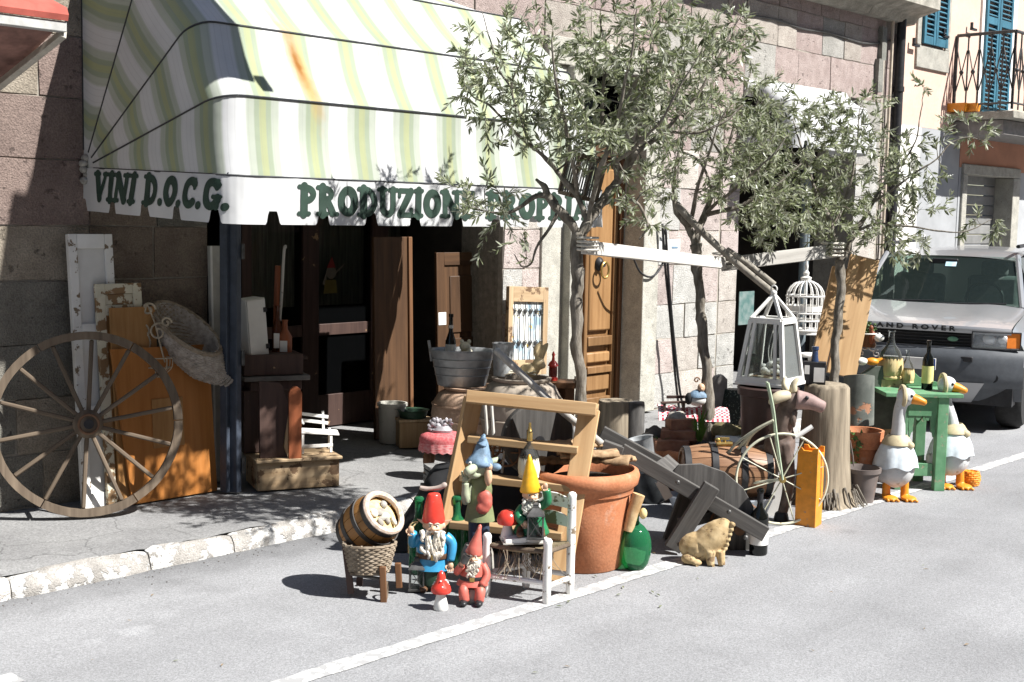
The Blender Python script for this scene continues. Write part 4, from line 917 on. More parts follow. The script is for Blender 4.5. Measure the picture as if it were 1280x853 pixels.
# first tree, in the big terracotta planter
D1 = depth(G(742, 716)[0]) + 0.20
b1 = P(726, 600, D1)
olive('olive tree nearest the left, growing from the big terracotta planter beside the ladder', D1, (b1.x, b1.y, b1.z),
  [[(728, 600, 0.00, 0.038), (726, 500, 0.00, 0.034), (722, 420, 0.00, 0.035), (720, 350, 0.01, 0.037), (722, 292, 0.00, 0.040)],
   [(722, 300, 0.00, 0.029), (712, 280, -0.01, .031), (698, 262, -0.03, .027), (688, 248, -0.04, .022), (682, 235, -0.04, .016), (672, 225, -0.04, .006)],
   [(698, 262, -0.03, .02), (690, 248, -0.03, .018), (672, 246, -0.06, .015), (650, 258, -0.08, .011), (632, 266, -0.10, .008), (600, 262, -0.11, .005), (575, 262, -0.12, .003)],
   [(700, 262, -0.03, .016), (684, 285, -0.05, .010), (670, 312, -0.06, .008), (664, 330, -0.06, .006), (652, 332, -0.06, .005), (642, 318, -0.06, .003)],
   [(722, 300, 0.00, 0.037), (735, 278, 0.02, 0.032), (752, 255, 0.06, 0.029), (772, 225, 0.10, 0.026), (790, 195, 0.00, .026), (800, 168, 0.03, .018), (806, 120, 0.06, .012), (812, 70, 0.06, .007), (818, 10, 0.06, .004)],
   [(735, 278, 0.01, 0.019), (722, 245, 0.00, 0.017), (704, 225, -0.03, .018), (688, 205, -0.05, .014), (664, 182, -0.19, .011), (640, 160, -0.20, .009), (612, 132, -0.22, .007), (590, 118, -0.23, .005), (572, 90, -0.24, .003)],
   [(664, 182, -0.19, .009), (650, 150, -0.20, .008), (640, 112, -0.22, .006), (648, 80, -0.22, .005), (655, 60, -0.22, .003)],
   [(640, 112, -0.22, .006), (622, 85, -0.24, .005), (612, 50, -0.24, .004), (600, 15, -0.24, .003)],
   [(772, 225, 0.10, 0.018), (760, 180, -0.09, .017), (752, 130, -0.15, 0.010), (758, 80, -0.18, .008), (750, 20, -0.18, .005)],
   [(790, 195, 0.00, .018), (830, 165, 0.00, .014), (868, 120, 0.00, .01), (900, 70, 0.00, .007), (925, 20, 0.00, .004)],
   [(830, 165, 0.00, .011), (880, 165, -0.06, .008), (930, 130, -0.06, .005)],
   [(752, 255, 0.06, 0.013), (790, 250, -0.06, .011), (812, 280, -0.09, .007), (800, 300, -0.09, .004)],
   [(735, 278, .02, 0.016), (750, 215, -.2, .016), (775, 140, -.42, .011), (790, 60, -.6, .006), (795, 10, -.65, .003)],
   [(722, 245, 0, 0.013), (712, 190, -.25, .012), (698, 120, -.5, .008), (690, 50, -.65, .004)],
   [(750, 215, -.2, .012), (810, 170, -.45, .009), (850, 110, -.6, .005), (880, 60, -.65, .003)]],
  [(800, 60, 95, 62, -0.17, 3.1), (730, 120, 65, 70, -0.24, 2.6), (850, 110, 70, 60, -0.14, 2.0), (905, 50, 55, 50, -0.12, 1.3), (770, 175, 90, 45, -0.22, 2.0), (640, 60, 50, 60, -0.30, 1.0), (605, 110, 45, 45, -0.31, 0.8),
   (580, 80, 25, 50, -0.32, .28), (635, 165, 40, 30, -0.29, .5), (690, 160, 40, 50, -0.27, .8), (660, 120, 35, 50, -0.29, .5), (605, 250, 50, 35, -0.31, .5), (640, 300, 45, 28, -0.28, .22), (700, 20, 70, 50, -0.22, .9), (810, -30, 130, 40, -0.12, 1.2), (560, 230, 22, 22, -0.32, .07), (535, 135, 14, 10, -0.32, .02), (805, 255, 40, 40, -0.27, .35)],
  740, 11, spread=.55)
# second tree, in the low terracotta bowl
D2 = depth(G(885, 628)[0]) + 0.35
b2 = P(886, 562, D2)
olive('olive tree in the middle, its trunk rising from the low terracotta bowl of bricks', D2, (b2.x, b2.y, b2.z),
  [[(887, 565, 0, .050), (885, 510, 0, .046), (882, 450, 0, .041), (876, 390, 0, .038), (871, 340, 0, .04), (868, 305, 0, .046)],
   [(868, 310, 0, .030), (862, 285, -.03, .026), (846, 262, -.06, .022), (842, 220, -.06, .014), (850, 170, -.05, .008), (846, 130, 0, .004)],
   [(868, 305, 0, .030), (880, 268, .05, .024), (890, 240, .08, .02), (905, 200, .1, .014), (920, 150, .1, .009), (940, 90, .1, .005)],
   [(880, 268, .05, .02), (910, 262, .02, .018), (940, 250, 0, .013), (975, 230, -.02, .008), (1000, 205, 0, .004)],
   [(890, 240, .08, .014), (870, 200, .1, .01), (830, 180, .1, .007), (800, 150, .1, .004)],
   [(905, 200, .1, .01), (880, 150, .05, .007), (890, 100, .1, .004)],
   [(862, 285, -.03, .02), (870, 240, -.25, .014), (890, 180, -.45, .009), (910, 130, -.55, .004)],
   [(880, 268, .05, .016), (920, 235, -.2, .011), (960, 200, -.45, .007), (985, 170, -.5, .003)]],
  [(960, 130, 45, 45, .1, 1.0), (930, 180, 60, 50, -.1, 1.0), (900, 190, 90, 70, -0.15, 2.8), (850, 130, 60, 50, -0.15, 1.2), (940, 240, 60, 50, -0.20, 1.6), (820, 230, 40, 50, -0.25, .8), (935, 140, 50, 40, -0.10, 1.0), (975, 270, 45, 45, -0.20, .9), (880, 60, 60, 40, -0.10, .8), (960, 210, 50, 50, -0.10, .9)],
  500, 23, spread=.6)
# third tree
D3 = depth(G(1052, 625)[0]) + 0.45
b3 = P(1044, 560, D3)
olive('olive tree on the right, between the two pine planks and the big stump', D3, (b3.x, b3.y, b3.z),
  [[(1040, 560, 0, .045), (1042, 480, 0, .040), (1046, 420, 0, .036), (1050, 360, 0, .034), (1050, 325, 0, .036)],
   [(1050, 330, 0, .026), (1040, 285, 0, .018), (1020, 240, 0, .013), (1005, 195, .05, .008), (990, 150, .05, .004)],
   [(1050, 330, 0, .026), (1070, 290, .05, .02), (1090, 255, .1, .015), (1110, 220, .1, .011), (1135, 195, .05, .008), (1150, 150, 0, .005), (1155, 110, 0, .003)],
   [(1090, 255, .1, .012), (1120, 235, 0, .009), (1160, 205, -.05, .007), (1190, 180, -.05, .006), (1215, 172, -.05, .004), (1240, 185, -.05, .003)],
   [(1070, 290, .05, .014), (1100, 280, 0, .01), (1150, 285, -.05, .007), (1200, 290, -.05, .005), (1240, 275, -.05, .003)],
   [(1040, 285, 0, .014), (1060, 240, .1, .01), (1070, 190, .1, .007), (1075, 140, .1, .004)]],
  [(1010, 190, 60, 55, .05, 1.6), (1065, 205, 65, 65, .08, 2.2), (1000, 255, 55, 50, 0, 1.5), (1060, 280, 60, 38, 0, 1.3), (1125, 230, 48, 45, .05, 1.0), (1020, 140, 60, 25, .05, .8), (1125, 180, 35, 25, 0, .4), (1155, 110, 14, 14, 0, .1), (1135, 305, 45, 28, 0, .55), (1200, 170, 45, 28, -.05, .42), (1215, 285, 45, 16, -.05, .22), (1160, 240, 40, 30, 0, .35), (950, 285, 40, 30, .1, .5), (1085, 130, 40, 20, .1, .3)],
  500, 37, spread=.42, leaf=0.058)
# ================================================================== AT THE SHOP WALL (left half)
def lean_panel(name, label, cat, pl, pr, top_py, lean, thick, z=WALK, mats=None, tilt=0.0, Y=None, floor=True):
    """a flat panel whose foot runs between two ground pixels, leaning back by `lean` (per metre of height); returns root, width, height; local x along the foot, y into the panel, z up its face"""
    a, b_ = (G(*pl, z)[0], G(*pr, z)[0]) if Y is None else (Wy(*pl, Y), Wy(*pr, Y))
    if Y is not None and floor: a.z = b_.z = z
    ux = (b_ - a); wd = ux.length; ux.normalize()
    n = Vector((-ux.y, ux.x, 0)); v = (Vector((0, 0, 1)) + n * lean + ux * tilt).normalized(); h = reach(a, v, top_py); yv = v.cross(ux).normalized()
    r = thing(name, label, cat, a); M = Matrix((ux, yv, v)).transposed().to_4x4()
    r.rotation_euler = M.to_euler(); return r, wd, h
def pbx(par, name, x0, x1, z0, z1, y0, y1, m, bevel=0.003):
    """box of a panel, its grain along its longer side"""
    w_, h_ = x1 - x0, z1 - z0
    if w_ > h_: o = MB().box((0, 0, 0), (y1 - y0, h_, w_)); 
    else: o = MB().box((0, 0, 0), (w_, y1 - y0, h_))
    o = o.build(name, m, par, bevel=bevel); o.location = ((x0 + x1) / 2, (y0 + y1) / 2, (z0 + z1) / 2)
    if w_ > h_: o.rotation_euler = (R(90), 0, R(90)) ; 
    return o

# cart wheel
whc = G(112, 640, WALK)[0]; kw = depth(whc) / F; Rw = 114 * kw
wh = thing('cart_wheel', 'big old wooden cart wheel with many spokes leaning on the wall', 'wheel', (whc.x, whc.y, WALK))
wh.rotation_euler = (R(-8), 0, R(-24))
wh.location = (Wy(112, 636, W - .47).x, W - .47, WALK)
seg = MB(); n = 60
for i in range(n):
    a0 = 2 * PI * i / n
prof = [(Rw, -.025), (Rw, .025), (Rw - .048, .022), (Rw - .048, -.022)]
def wheel_ring(i0, i1, mm):
    vs = []; fs = []; m_ = i1 - i0
    for i in range(m_ + 1):
        a = 2 * PI * (i0 + i) / n + (0.006 if i == 0 else (-0.006 if i == m_ else 0))
        for r_, y in prof: rr = r_ + 0.004 * noise.noise((a * 3, r_ * 9, y * 20)); vs.append((math.cos(a) * rr, y, Rw + math.sin(a) * rr))
    for i in range(m_):
        for j in range(4): q = i * 4 + j; q2 = i * 4 + (j + 1) % 4; fs.append((q, q2, q2 + 4, q + 4))
    fs += [(3, 2, 1, 0), tuple(range(m_ * 4, m_ * 4 + 4))]
    return MB().add(vs, fs)
for q in range(6): wheel_ring(q * 10, q * 10 + 10, 0).build('felloe', WHEELW, wh, smooth=50)
MB().lathe([(.055, -.10), (.062, -.085), (.058, -.05), (.085, -.035), (.088, .03), (.06, .05), (.05, .09)], (0, 0, Rw), 20, rot=(90, 0, 0)).build('hub', WHEELW, wh)
MB().lathe([(.03, 0), (.03, .012)], (0, -.097, Rw), 14, rot=(90, 0, 0)).build('hub_bore', BLACKM, wh)
MB().torus((0, -.092, Rw), .057, .008, 20, 6).build('hub_band', RUST, wh)
for i in range(14):
    a = 2 * PI * (i + .3) / 14; d = Vector((math.cos(a), 0, math.sin(a))); c = Vector((0, 0, Rw)); d2 = Vector((math.cos(a + .02), 0, math.sin(a + .02)))
    board('spoke', c + d * .07 + Vector((0, -.01, 0)), c + d2 * (Rw - .05), .026, .026, WHEELW, wh, bevel=.008)
# white panelled door
r, wd, h = lean_panel('old_door', 'tall white panelled door leaning on the stone wall behind the cart wheel', 'door', (104, 628), (158, 621), 293, .09, .04, tilt=-0.04, Y=W - .27)
pbx(r, 'door_leaf', 0, wd, 0, h, .005, .03, WHITEP)
for a, b_ in ((0, .055), (wd - .055, wd)): pbx(r, 'stile', a, b_, 0, h, -.012, .004, WHITEPEEL)
for a in (0, h * .32, h * .62, h - .09): pbx(r, 'rail', .056, wd - .056, a, a + .09, -.0115, .004, WHITEP)
MB().box((wd + .004, 0, h * .78), (.012, .02, .04)).build('hinge', IRON, r)
# cream shutter frame with peeling paint
r, wd, h = lean_panel('old_shutter_frame', 'narrow cream shutter frame with flaking paint in front of the white door', 'shutter', (134, 622), (190, 615), 356, .09, .03, tilt=-0.05, Y=W - .30)
for a, b_ in ((0, .06), (wd - .06, wd)): pbx(r, 'stile', a, b_, 0, h, -.015, .015, CREAMPEEL)
for a in (0, h - .20, h - .065): pbx(r, 'rail', .061, wd - .061, a, a + .064, -.014, .014, CREAMPEEL)
pbx(r, 'panel', .061, wd - .061, h - .135, h - .066, -.002, .006, CREAMPEEL)
pbx(r, 'panel', .061, wd - .061, .065, h - .2, -.002, .006, HONEY)
# orange boards
r, wd, h = lean_panel('plywood_board', 'narrow honey coloured board standing behind the wide orange board', 'board', (150, 622), (206, 615), 386, .08, .02, tilt=-0.05, Y=W - .33)
pbx(r, 'board', 0, wd, 0, h, 0, .018, HONEY); pbx(r, 'latch', wd - .05, wd - .02, h * .40, h * .46, -.02, -.001, BLACKM)
r, wd, h = lean_panel('plywood_board', 'wide orange veneered board leaning behind the cart wheel, its lower half in sunlight', 'board', (166, 631), (272, 615), 437, .07, .02, tilt=-0.07, Y=W - .36)
vs = [(0, 0, 0), (wd, 0, 0), (wd - .10, 0, h), (-.13 + .11, 0, h)]
q = MB().prism([(0, 0), (wd, 0), (wd - .02, h * .99), (-.10, h)], 0, .02).build('panel', ORANGE_W, r, bevel=.002)
sc0 = (wd * .42, h * .50)
pbx(r, 'repair_patch', wd * .26, wd * .62, h * .34, h * .66, -.008, -.001, HONEY)
# dark crate behind the wheel
t_, k = at(62, 628, 'black_crate', 'black crate standing in the shade behind the lower spokes of the wheel', 'crate', WALK, rotz=0, dd=.10)
b = MB(k)
for i in range(3): MB(k).box((18, 20 + 6, 16 + i * 34), (74, 3, 30)).build('slat', BLACKCLOTH, t_)
for i in range(2): MB(k).box((-16 + i * 68, 30, 50), (5, 6, 100)).build('post', BLACKCLOTH, t_)
# wrought iron flower basket hung on the boards
c = P(190, 425, depth(G(200, 618, WALK)[0]) - .20); t_ = thing('wire_basket', 'curly rusted wire hanging basket against the boards above the cart wheel', 'wire basket', c, RZ); k = depth(c) / F
def curl(cx, cz, r0, turns, a0, s=1, y=0):
    return [(cx + r0 * (1 - i / 22 * .75) * math.cos(a0 + s * turns * 2 * PI * i / 22), y, cz + r0 * (1 - i / 22 * .75) * math.sin(a0 + s * turns * 2 * PI * i / 22)) for i in range(23)]
WIRE = mat('rust_wire', (0.40, 0.34, 0.25), 0.7, scale=20, var=.3)
for cx, cz, r0, tt, a0, s in ((-4, 38, 9, 1.2, 0, 1), (-12, 10, 11, 1.3, 2.5, -1), (8, 10, 12, 1.3, .6, 1), (-16, -12, 8, 1.3, 3, 1), (18, 22, 7, 1.2, 0, 1), (-22, 26, 6, 1.2, 2, -1)):
    MB(k).tube(curl(cx, cz, r0, tt, a0, s), 1.4, 5).build('scroll', WIRE, t_)
MB(k).tube(spline([(-6, 0, 46), (-10, 0, 20), (-2, 0, -5), (-14, 0, -28), (-4, -4, -44)]), 1.1, 5).build('stem', WIRE, t_)
MB(k).tube(spline([(-6, 0, 46), (4, 0, 20), (10, 0, -5), (16, 0, -28)]), 1.1, 5).build('stem', WIRE, t_)
for z, r0 in ((-22, 22), (-34, 20), (-44, 13)): MB(k).torus((4, -2, z), r0, .8, 26, 5, 'Z', 1, .5).build('hoop', WIRE, t_)
for i in range(9):
    a = PI * 2 * i / 9; MB(k).tube(spline([(4 + 22 * math.cos(a), -2 + 11 * math.sin(a), -22), (4 + 20 * math.cos(a), -2 + 10 * math.sin(a), -36), (4, -2, -50)], 4), .7, 4).build('wire', WIRE, t_)
# wicker scoop basket, mouth up and to the right
def wicker_rows(mb, rows, n=28, r_=2.2, amp=.6):
    """rows: list of (centre, ax, ay vectors): one withy ring per row, woven in and out"""
    for ri, (c, ax, ay) in enumerate(rows):
        pts = []
        for i in range(n * 2):
            a = 2 * PI * i / (n * 2); f = 1 + (amp / max(1, ax.length)) * (1 if (i + ri) % 2 else -1); pts.append(c + ax * math.cos(a) * f + ay * math.sin(a) * f)
        mb.tube(pts, r_, 5, closed=True)
c = P(240, 436, depth(G(262, 616, WALK)[0]) - .10); t_ = thing('wicker_scoop', 'conical grey wicker basket lying slantwise at the door pillar', 'basket', c, RZ); k = depth(c) / F
key = [(0, -4, 26, 43, -31), (.25, -2, 12, 40, -22), (.5, 5, -8, 32, -9), (.75, 20, -28, 19, 12), (.9, 34, -37, 9, 30), (1, 46, -42, 4, 40)]
b = MB(k); rows = []
for i in range(26):
    t = i / 25; n_ = max(j for j in range(len(key) - 1) if key[j][0] <= t); a, b_ = key[n_], key[n_ + 1]; f = (t - a[0]) / (b_[0] - a[0]); x, z, r_, an = (a[q] + (b_[q] - a[q]) * f for q in (1, 2, 3, 4))
    rows.append((Vector((x, -r_ * .15, z)), Vector((math.cos(R(an)), .25, math.sin(R(an)))) * r_, Vector((.25 * math.cos(R(an)), -.6, .25 * math.sin(R(an)) - .35)) * r_))
wicker_rows(b, rows, 24, 2.1, .8); b.build('weave', mat('grey_wicker', (0.25, 0.22, 0.185), .85, scale=30, col2=(0.46, .41, .36), bump=.5), t_)
b = MB(k)
pts = [rows[0][0] + rows[0][1] * math.cos(a) * 1.04 + rows[0][2] * math.sin(a) * 1.04 for a in [2 * PI * i / 30 for i in range(30)]]
b.tube(pts, 3.0, 6, closed=True).build('rim', WICKER, t_)
b = MB(k); vs = []; fs = []
for c_, ax, ay in rows:
    for i in range(20): a = 2 * PI * i / 20; vs.append(c_ + (ax * math.cos(a) + ay * math.sin(a)) * .96)
for j in range(len(rows) - 1):
    for i in range(20): i2 = (i + 1) % 20; fs.append((j * 20 + i, j * 20 + i2, j * 20 + 20 + i2, j * 20 + 20 + i))
b.add(vs, fs).build('stakes', WICKER, t_)
# pale pillar board and folded blue-grey door leaves
r, wd, h = lean_panel('pilaster_board', 'tall narrow grey-white moulded board standing beside the blue-grey door leaves', 'board', (268, 615), (279, 613), 308, .03, .05, tilt=-0.05, Y=W - .12)
wd = .12
pbx(r, 'board', 0, wd, 0, h, 0, .03, mat('grey_white_paint', (.40, .39, .36), .6, var=.1)); pbx(r, 'moulding', wd - .03, wd, 0, h, -.02, -.001, WHITEPEEL); pbx(r, 'moulding', 0, .015, 0, h, -.012, -.001, WHITEP)
for i, (px, py) in enumerate(((287, 616), (299, 616))):
    q = G(px, py, WALK)[0]; t_ = thing('door_leaf', ('left' if i == 0 else 'right') + ' one of two narrow blue-grey folding door leaves beside the shop entrance', 'door leaf', (q.x, q.y, WALK), R(16), 'folding door leaves')
    hh = reach(q, Vector((0, 0, 1)), 268); kk = depth(q) / F
    MB().box((.0, .03, hh / 2), (.052, .06, hh)).build('leaf', GREYBLUE, t_, bevel=.006)
    for z in (.18, .9, 1.6): MB().lathe([(.012, -.05), (.012, .05)], (.026, -.012, z), 8).build('hinge', IRON, t_)

# shop-front heap: low box, broken dark board, red plank, white cabinet
qa, qb = G(322, 615, WALK)[0], G(424, 608, WALK)[0]; ux = (qb - qa).normalized(); ang = math.atan2(ux.y, ux.x)
t_ = thing('wooden_box', 'long low rough wooden box on the pavement by the shop entrance', 'box', qa, ang); L = (qb - qa).length; hb = reach(qa, (0, 0, 1), 576)
for nm, c, s_ in (('front_board', (L / 2, .012, hb * .46), (L, .024, hb * .9)), ('back_board', (L / 2, .36, hb * .46), (L, .024, hb * .9)), ('end_board', (.012, .186, hb * .46), (.024, .32, hb * .9)), ('end_board', (L - .012, .186, hb * .46), (.024, .32, hb * .9))):
    o = MB().box((0, 0, 0), (s_[1], s_[2], s_[0]) if s_[0] > s_[1] else (s_[0], s_[2], s_[1])).build(nm, CRATEW, t_, bevel=.004); o.location = c; o.rotation_euler = (R(90), 0, R(90)) if s_[0] > s_[1] else (R(90), 0, 0)
vs = MB(); 
o = MB().box((0, 0, 0), (.42, .022, L + .03)).build('lid', CRATEW, t_, bevel=.006); o.location = (L / 2, .18, hb * .93); o.rotation_euler = (R(90), R(2), R(90)); o['label'] = 'grey-brown split lid board'
top = WALK + hb
q = P(352, 574, depth(qa) + .10); t_ = thing('broken_board', 'dark brown board with a splintered right edge standing on the low box', 'board', (q.x, q.y, top), ang); k = depth(q) / F
edge = [(-27, 0), (8, 0), (2, 14), (4, 30), (9, 48), (10, 62), (5, 76), (2, 90), (-2, 94), (-28, 97)]
MB(k).prism([(x, z) for x, z in edge], 0, 6).build('board', DARKW, t_, bevel=.002)
MB(k).prism([(3, 14), (7, 2), (12, 20), (10.5, 48), (12, 60), (10, 66), (6, 40)], -.8, 5).build('splintered_edge', CRATEW, t_)
q = P(369, 572, depth(qa) + .06); t_ = thing('picket', 'red-brown round-topped picket standing on the low box', 'board', (q.x, q.y, top), ang)
MB(k).prism([(-8, 0), (8, 0), (8.5, 82), (6, 88), (2, 91), (-2, 91), (-6, 88), (-8, 82)], 0, 4).build('board', REDW, t_, bevel=.002)
q = P(335, 566, depth(qa) + .26); t_ = thing('dark_cabinet', 'dark brown little cabinet behind the broken board, a white box on its top', 'cabinet', (q.x, q.y, top), ang)
MB(k).box((0, 24, 40), (60, 40, 80)).build('carcass', DARKW, t_, bevel=.004)
MB(k).box((6, 20, 113), (76, 52, 26)).build('drawer', DARKW, t_, bevel=.004); MB(k).box((10, 20, 96), (84, 60, 6)).build('ledge', mat('dusty_wood', (.16, .15, .14), .8), t_, bevel=.004)
MB(k).box((10, 20, 86), (66, 46, 12)).build('cornice', DARKW, t_, bevel=.006)
q = P(324, 446, depth(qa) + .2); t_ = thing('white_wall_cabinet', 'narrow white box cabinet tilted on top of the dark cabinet', 'cabinet', q, ang); t_.rotation_euler = (0, R(-5), ang + R(20))
k = depth(q) / F
MB(k).box((0, 12, 36), (28, 24, 74)).build('carcass', WHITEP, t_, bevel=.003); MB(k).box((0, -1.2, 36), (26, 2, 71)).build('door', WHITEP, t_, bevel=.002)
for z in (12, 58): MB(k).box((12, -2.6, z), (5, 1.4, 6)).build('hinge', BLACKM, t_)
# things on the shelf behind
dS = depth(qa) + .38
for nm, lb_, px, py, hh, r0, m in (('bottle', 'amber bottle standing behind the white box cabinet', 347, 444, 62, 7, glass('amber_glass', (.6, .25, .05), .4, (.10, .03, .01))), ('vase', 'dark red vase behind the white box cabinet', 356, 446, 46, 9, REDW)):
    q = P(px, py, dS); t_ = thing(nm, lb_, nm, q, RZ); k = dS / F
    MB(k).lathe([(r0 * .8, 0), (r0, 4), (r0, hh * .55), (r0 * .4, hh * .75), (r0 * .35, hh * .95), (r0 * .5, hh)], n=14).build('body', m, t_); MB(k).box((0, -r0 * .98, hh * .3), (r0 * 1.0, 1, hh * .3)).build('label', PAPER, t_)
q = P(340, 446, dS + .02); t_ = thing('shelf', 'dark shelf board behind the white box cabinet', 'shelf', q, ang); MB(dS / F).box((8, 0, -2), (70, 20, 3)).build('board', DARKW, t_)
q = P(350, 372, dS + .1); t_ = thing('rifle_like_stick', 'pale and red walking sticks leaning in the dark entrance', 'stick', q, RZ); t_.name = 'walking_stick'
MB(dS / F).tube(spline([(-2, 0, -50), (2, 0, 0), (5, 0, 58), (8, 0, 64)]), 2, 6).build('cane', SILVERW, t_); MB(dS / F).tube([(-6, 1, -50), (-3, 1, 40)], 4, 6).build('grip', REDW, t_)
# little white wooden bench frame
q = G(400, 606, WALK)[0]; q = P(398, 574, depth(qb) + .08); t_ = thing('white_toy_bench', 'small white slatted toy bench on the end of the low box', 'toy bench', (q.x, q.y, top), ang); k = depth(q) / F
for x in (-20, 16):
    for y in (0, 26): MB(k).box((x + y * .2, y, 13), (3, 3, 26)).build('leg', WHITEP, t_)
for y in (0, 9, 18, 26): board('slat', Vector((-24 + y * .2, y, 27)) * k, Vector((26 + y * .2, y, 22)) * k, 5 * k, 2 * k, WHITEP, t_, side=(0, 0, 1), bevel=.001)
for z in (36, 44): board('back_slat', Vector((-22, 28, z + 3)) * k, Vector((20, 28, z - 4)) * k, 4 * k, 2 * k, WHITEP, t_, bevel=.001)
for x in (-18, 14): board('back_post', Vector((x, 28, 22)) * k, Vector((x - 1, 29, 48)) * k, 3 * k, 2 * k, WHITEP, t_, bevel=.001)
board('front_rail', Vector((-22, -1, 9)) * k, Vector((18, -1, 9)) * k, 4 * k, 2 * k, WHITEP, t_, bevel=.001); board('arm_rest', Vector((-20, 0, 38)) * k, Vector((-18, 28, 42)) * k, 4 * k, 2 * k, WHITEP, t_, bevel=.001)

# ================================================================== IN THE ENTRANCE, RIGHT SIDE
r, wd, h = lean_panel('plank', 'wide dark brown plank leaning upright in the shop entrance', 'plank', (470, 516), (516, 511), 298, .03, .03, tilt=.12, Y=W + .42)
pbx(r, 'plank', 0, wd * .9, 0, h, 0, .03, UMBER, .005); pbx(r, 'edge_batten', wd * .9 + .002, wd, 0, h, -.02, .03, BROWNW, .005)
r, wd, h = lean_panel('old_cupboard_door', 'brown panelled cupboard door with a small label leaning at the entrance edge', 'door', (548, 520), (616, 514), 316, .04, .03, tilt=.03, Y=W + .32)
pbx(r, 'panel', .05, wd - .05, .05, h - .05, .006, .016, UMBER)
for a, b_ in ((0, .09), (wd - .10, wd)): pbx(r, 'stile', a, b_, 0, h, -.01, .02, BROWNW if a else UMBER, .004)
for a in (0, h * .45, h - .11): pbx(r, 'rail', .091, wd - .101, a, a + .11, -.009, .02, UMBER, .004)
pbx(r, 'panel_moulding', .16, wd - .17, h * .55, h - .2, -.006, .012, UMBER, .02)
pbx(r, 'paper_label', .01, .10, h * .60, h * .67, -.014, -.011, PAPER); 
# white bucket
t_, k = at(490, 553, 'bucket', 'white plastic bucket with black smudges on the pavement in the entrance', 'bucket', WALK)
MB(k).lathe([(15, 0), (16, 2), (17.5, 46), (19, 46.5), (19, 50), (16.5, 50), (15, 6)], n=24, capt=True).build('pail', mat('bucket_white', (.46, .45, .40), .5, scale=6, var=.1, peel=(.05, .05, .05), peel_at=.66, peel_scale=26), t_)
t_, k = at(520, 560, 'wooden_crate', 'small brown wooden crate beside the white bucket', 'crate', WALK, rotz=RZ + .3)
MB(k).box((0, 12, 16), (42, 24, 32)).build('body', PINE_W, t_, bevel=.004); MB(k).box((0, 12, 34), (44, 26, 3)).build('lid', CRATEW, t_)
t_, k = at(516, 529, 'basin', 'dark green tin basin on the small brown crate', 'basin', WALK, d=t_ and depth(t_.location) + .09)
MB(k).lathe([(14, 0), (19, 16), (21, 17), (17, 16), (13, 2)], n=20).build('bowl', DGREEN, t_)
# big terracotta jars
def jar(px, py, name, label, rmax, hh, m, dd=0.0):
    t_, k = at(px, py, name, label, 'jar', WALK, dd=dd)
    pr = [(.52, 0), (.60, .03), (.78, .18), (.95, .40), (1.0, .58), (.96, .76), (.82, .90), (.66, .955), (.70, .97), (.72, 1.0), (.60, 1.0), (.58, .94)]
    MB(k).lathe([(rmax * a, hh * b_) for a, b_ in pr], n=32).build('body', m, t_, smooth=60)
    for f in (.52, .74): MB(k).torus((0, 0, hh * f), rmax * (1.0 if f < .6 else .975), 1.3, 32, 6, 'Z').build('raised_band', m, t_)
    return t_, k
tj, kj = jar(590, 566, 'terracotta_jar', 'big pale terracotta jar with a zinc tub on its top, behind the red stool', 52, 84, TERRA_PALE)
zt_ = tj.location.z + 84 * kj
tb = thing('zinc_tub', 'oval galvanised zinc tub standing on the big terracotta jar', 'tub', (tj.location.x, tj.location.y, zt_ + .002), RZ)
q = P(577, 491, depth(tb.location)); kb = depth(q) / F; tb.location = (q.x, q.y, zt_ + .002)
MB(kb).lathe([(26, 0), (28, 1), (36, 40), (38.5, 44), (38, 46), (36, 45), (34.5, 40), (25, 3)], n=32, sx=1.08, sy=.75).build('body', ZINC, tb, smooth=50)
for z, r0 in ((14, 30.6), (24, 32.9), (34, 34.7)): MB(kb).torus((0, 0, z), r0 * 1.08, .8, 36, 6, 'Z', 1, .70).build('swage', ZINC, tb)
MB(kb).tube([(-42, 0, 56), (-40, 0, 44), (-38, 0, 30)], 2.0, 6).build('handle', ZINC, tb)
zr = tb.location.z + 8 * kb
for px, py, nm, lb_, fn_ in ((583, 449, 'rabbit_plush', 'cream soft toy sitting in the zinc tub', 0), (597, 452, 'mug', 'small pale blue mug in the zinc tub', 1), (563, 452, 'wine_bottle', 'dark wine bottle with white labels standing in the zinc tub', 2)):
    q = P(px, py, depth(tb.location) + (0.05 if fn_ == 2 else -.02)); t_ = thing(nm if nm != 'rabbit_plush' else 'soft_toy', lb_, nm.replace('_', ' ') if fn_ else 'soft toy', (q.x, q.y, q.z - 6 * kb), RZ)
    if fn_ == 0: MB(kb).ell((0, 0, 12), (8, 6, 10)).ell((-2, -2, 22), (7, 6, 6)).ell((-6, -2, 28), (2.5, 2, 3)).ell((3, -2, 28), (2.5, 2, 3)).build('body', STRAWW, t_)
    elif fn_ == 1: MB(kb).lathe([(6, -4), (7, 0), (7, 15), (6, 15), (5.5, 2)], n=18).build('cup', PALEBLUE, t_); MB(kb).torus((8, 0, 8), 4, 1.2, 16, 6).build('handle', PALEBLUE, t_)
    else:
        MB(kb).lathe([(6, -4), (6.5, 0), (6.5, 32), (2.6, 44), (2.4, 62), (3, 62), (3, 66), (0.5, 66)], n=16).build('body', DARKBOT, t_); MB(kb).lathe([(6.8, 14), (6.8, 28)], n=16, capb=False, capt=False).build('label', PAPER, t_); MB(kb).lathe([(3.2, 48), (2.9, 52)], n=16, capb=False, capt=False).build('neck_label', PAPER, t_)
q = P(578, 446, depth(tb.location) - .09); o = MB(kb).box((0, 0, 0), (20, 10, .6), (10, 12, 20)).build('yellow_card', mat('yellow_card', (.6, .4, .08), .6, var=.05), loc=q, rotz=RZ); tag(o, 'yellow card lying over the front edge of the zinc tub', 'card')
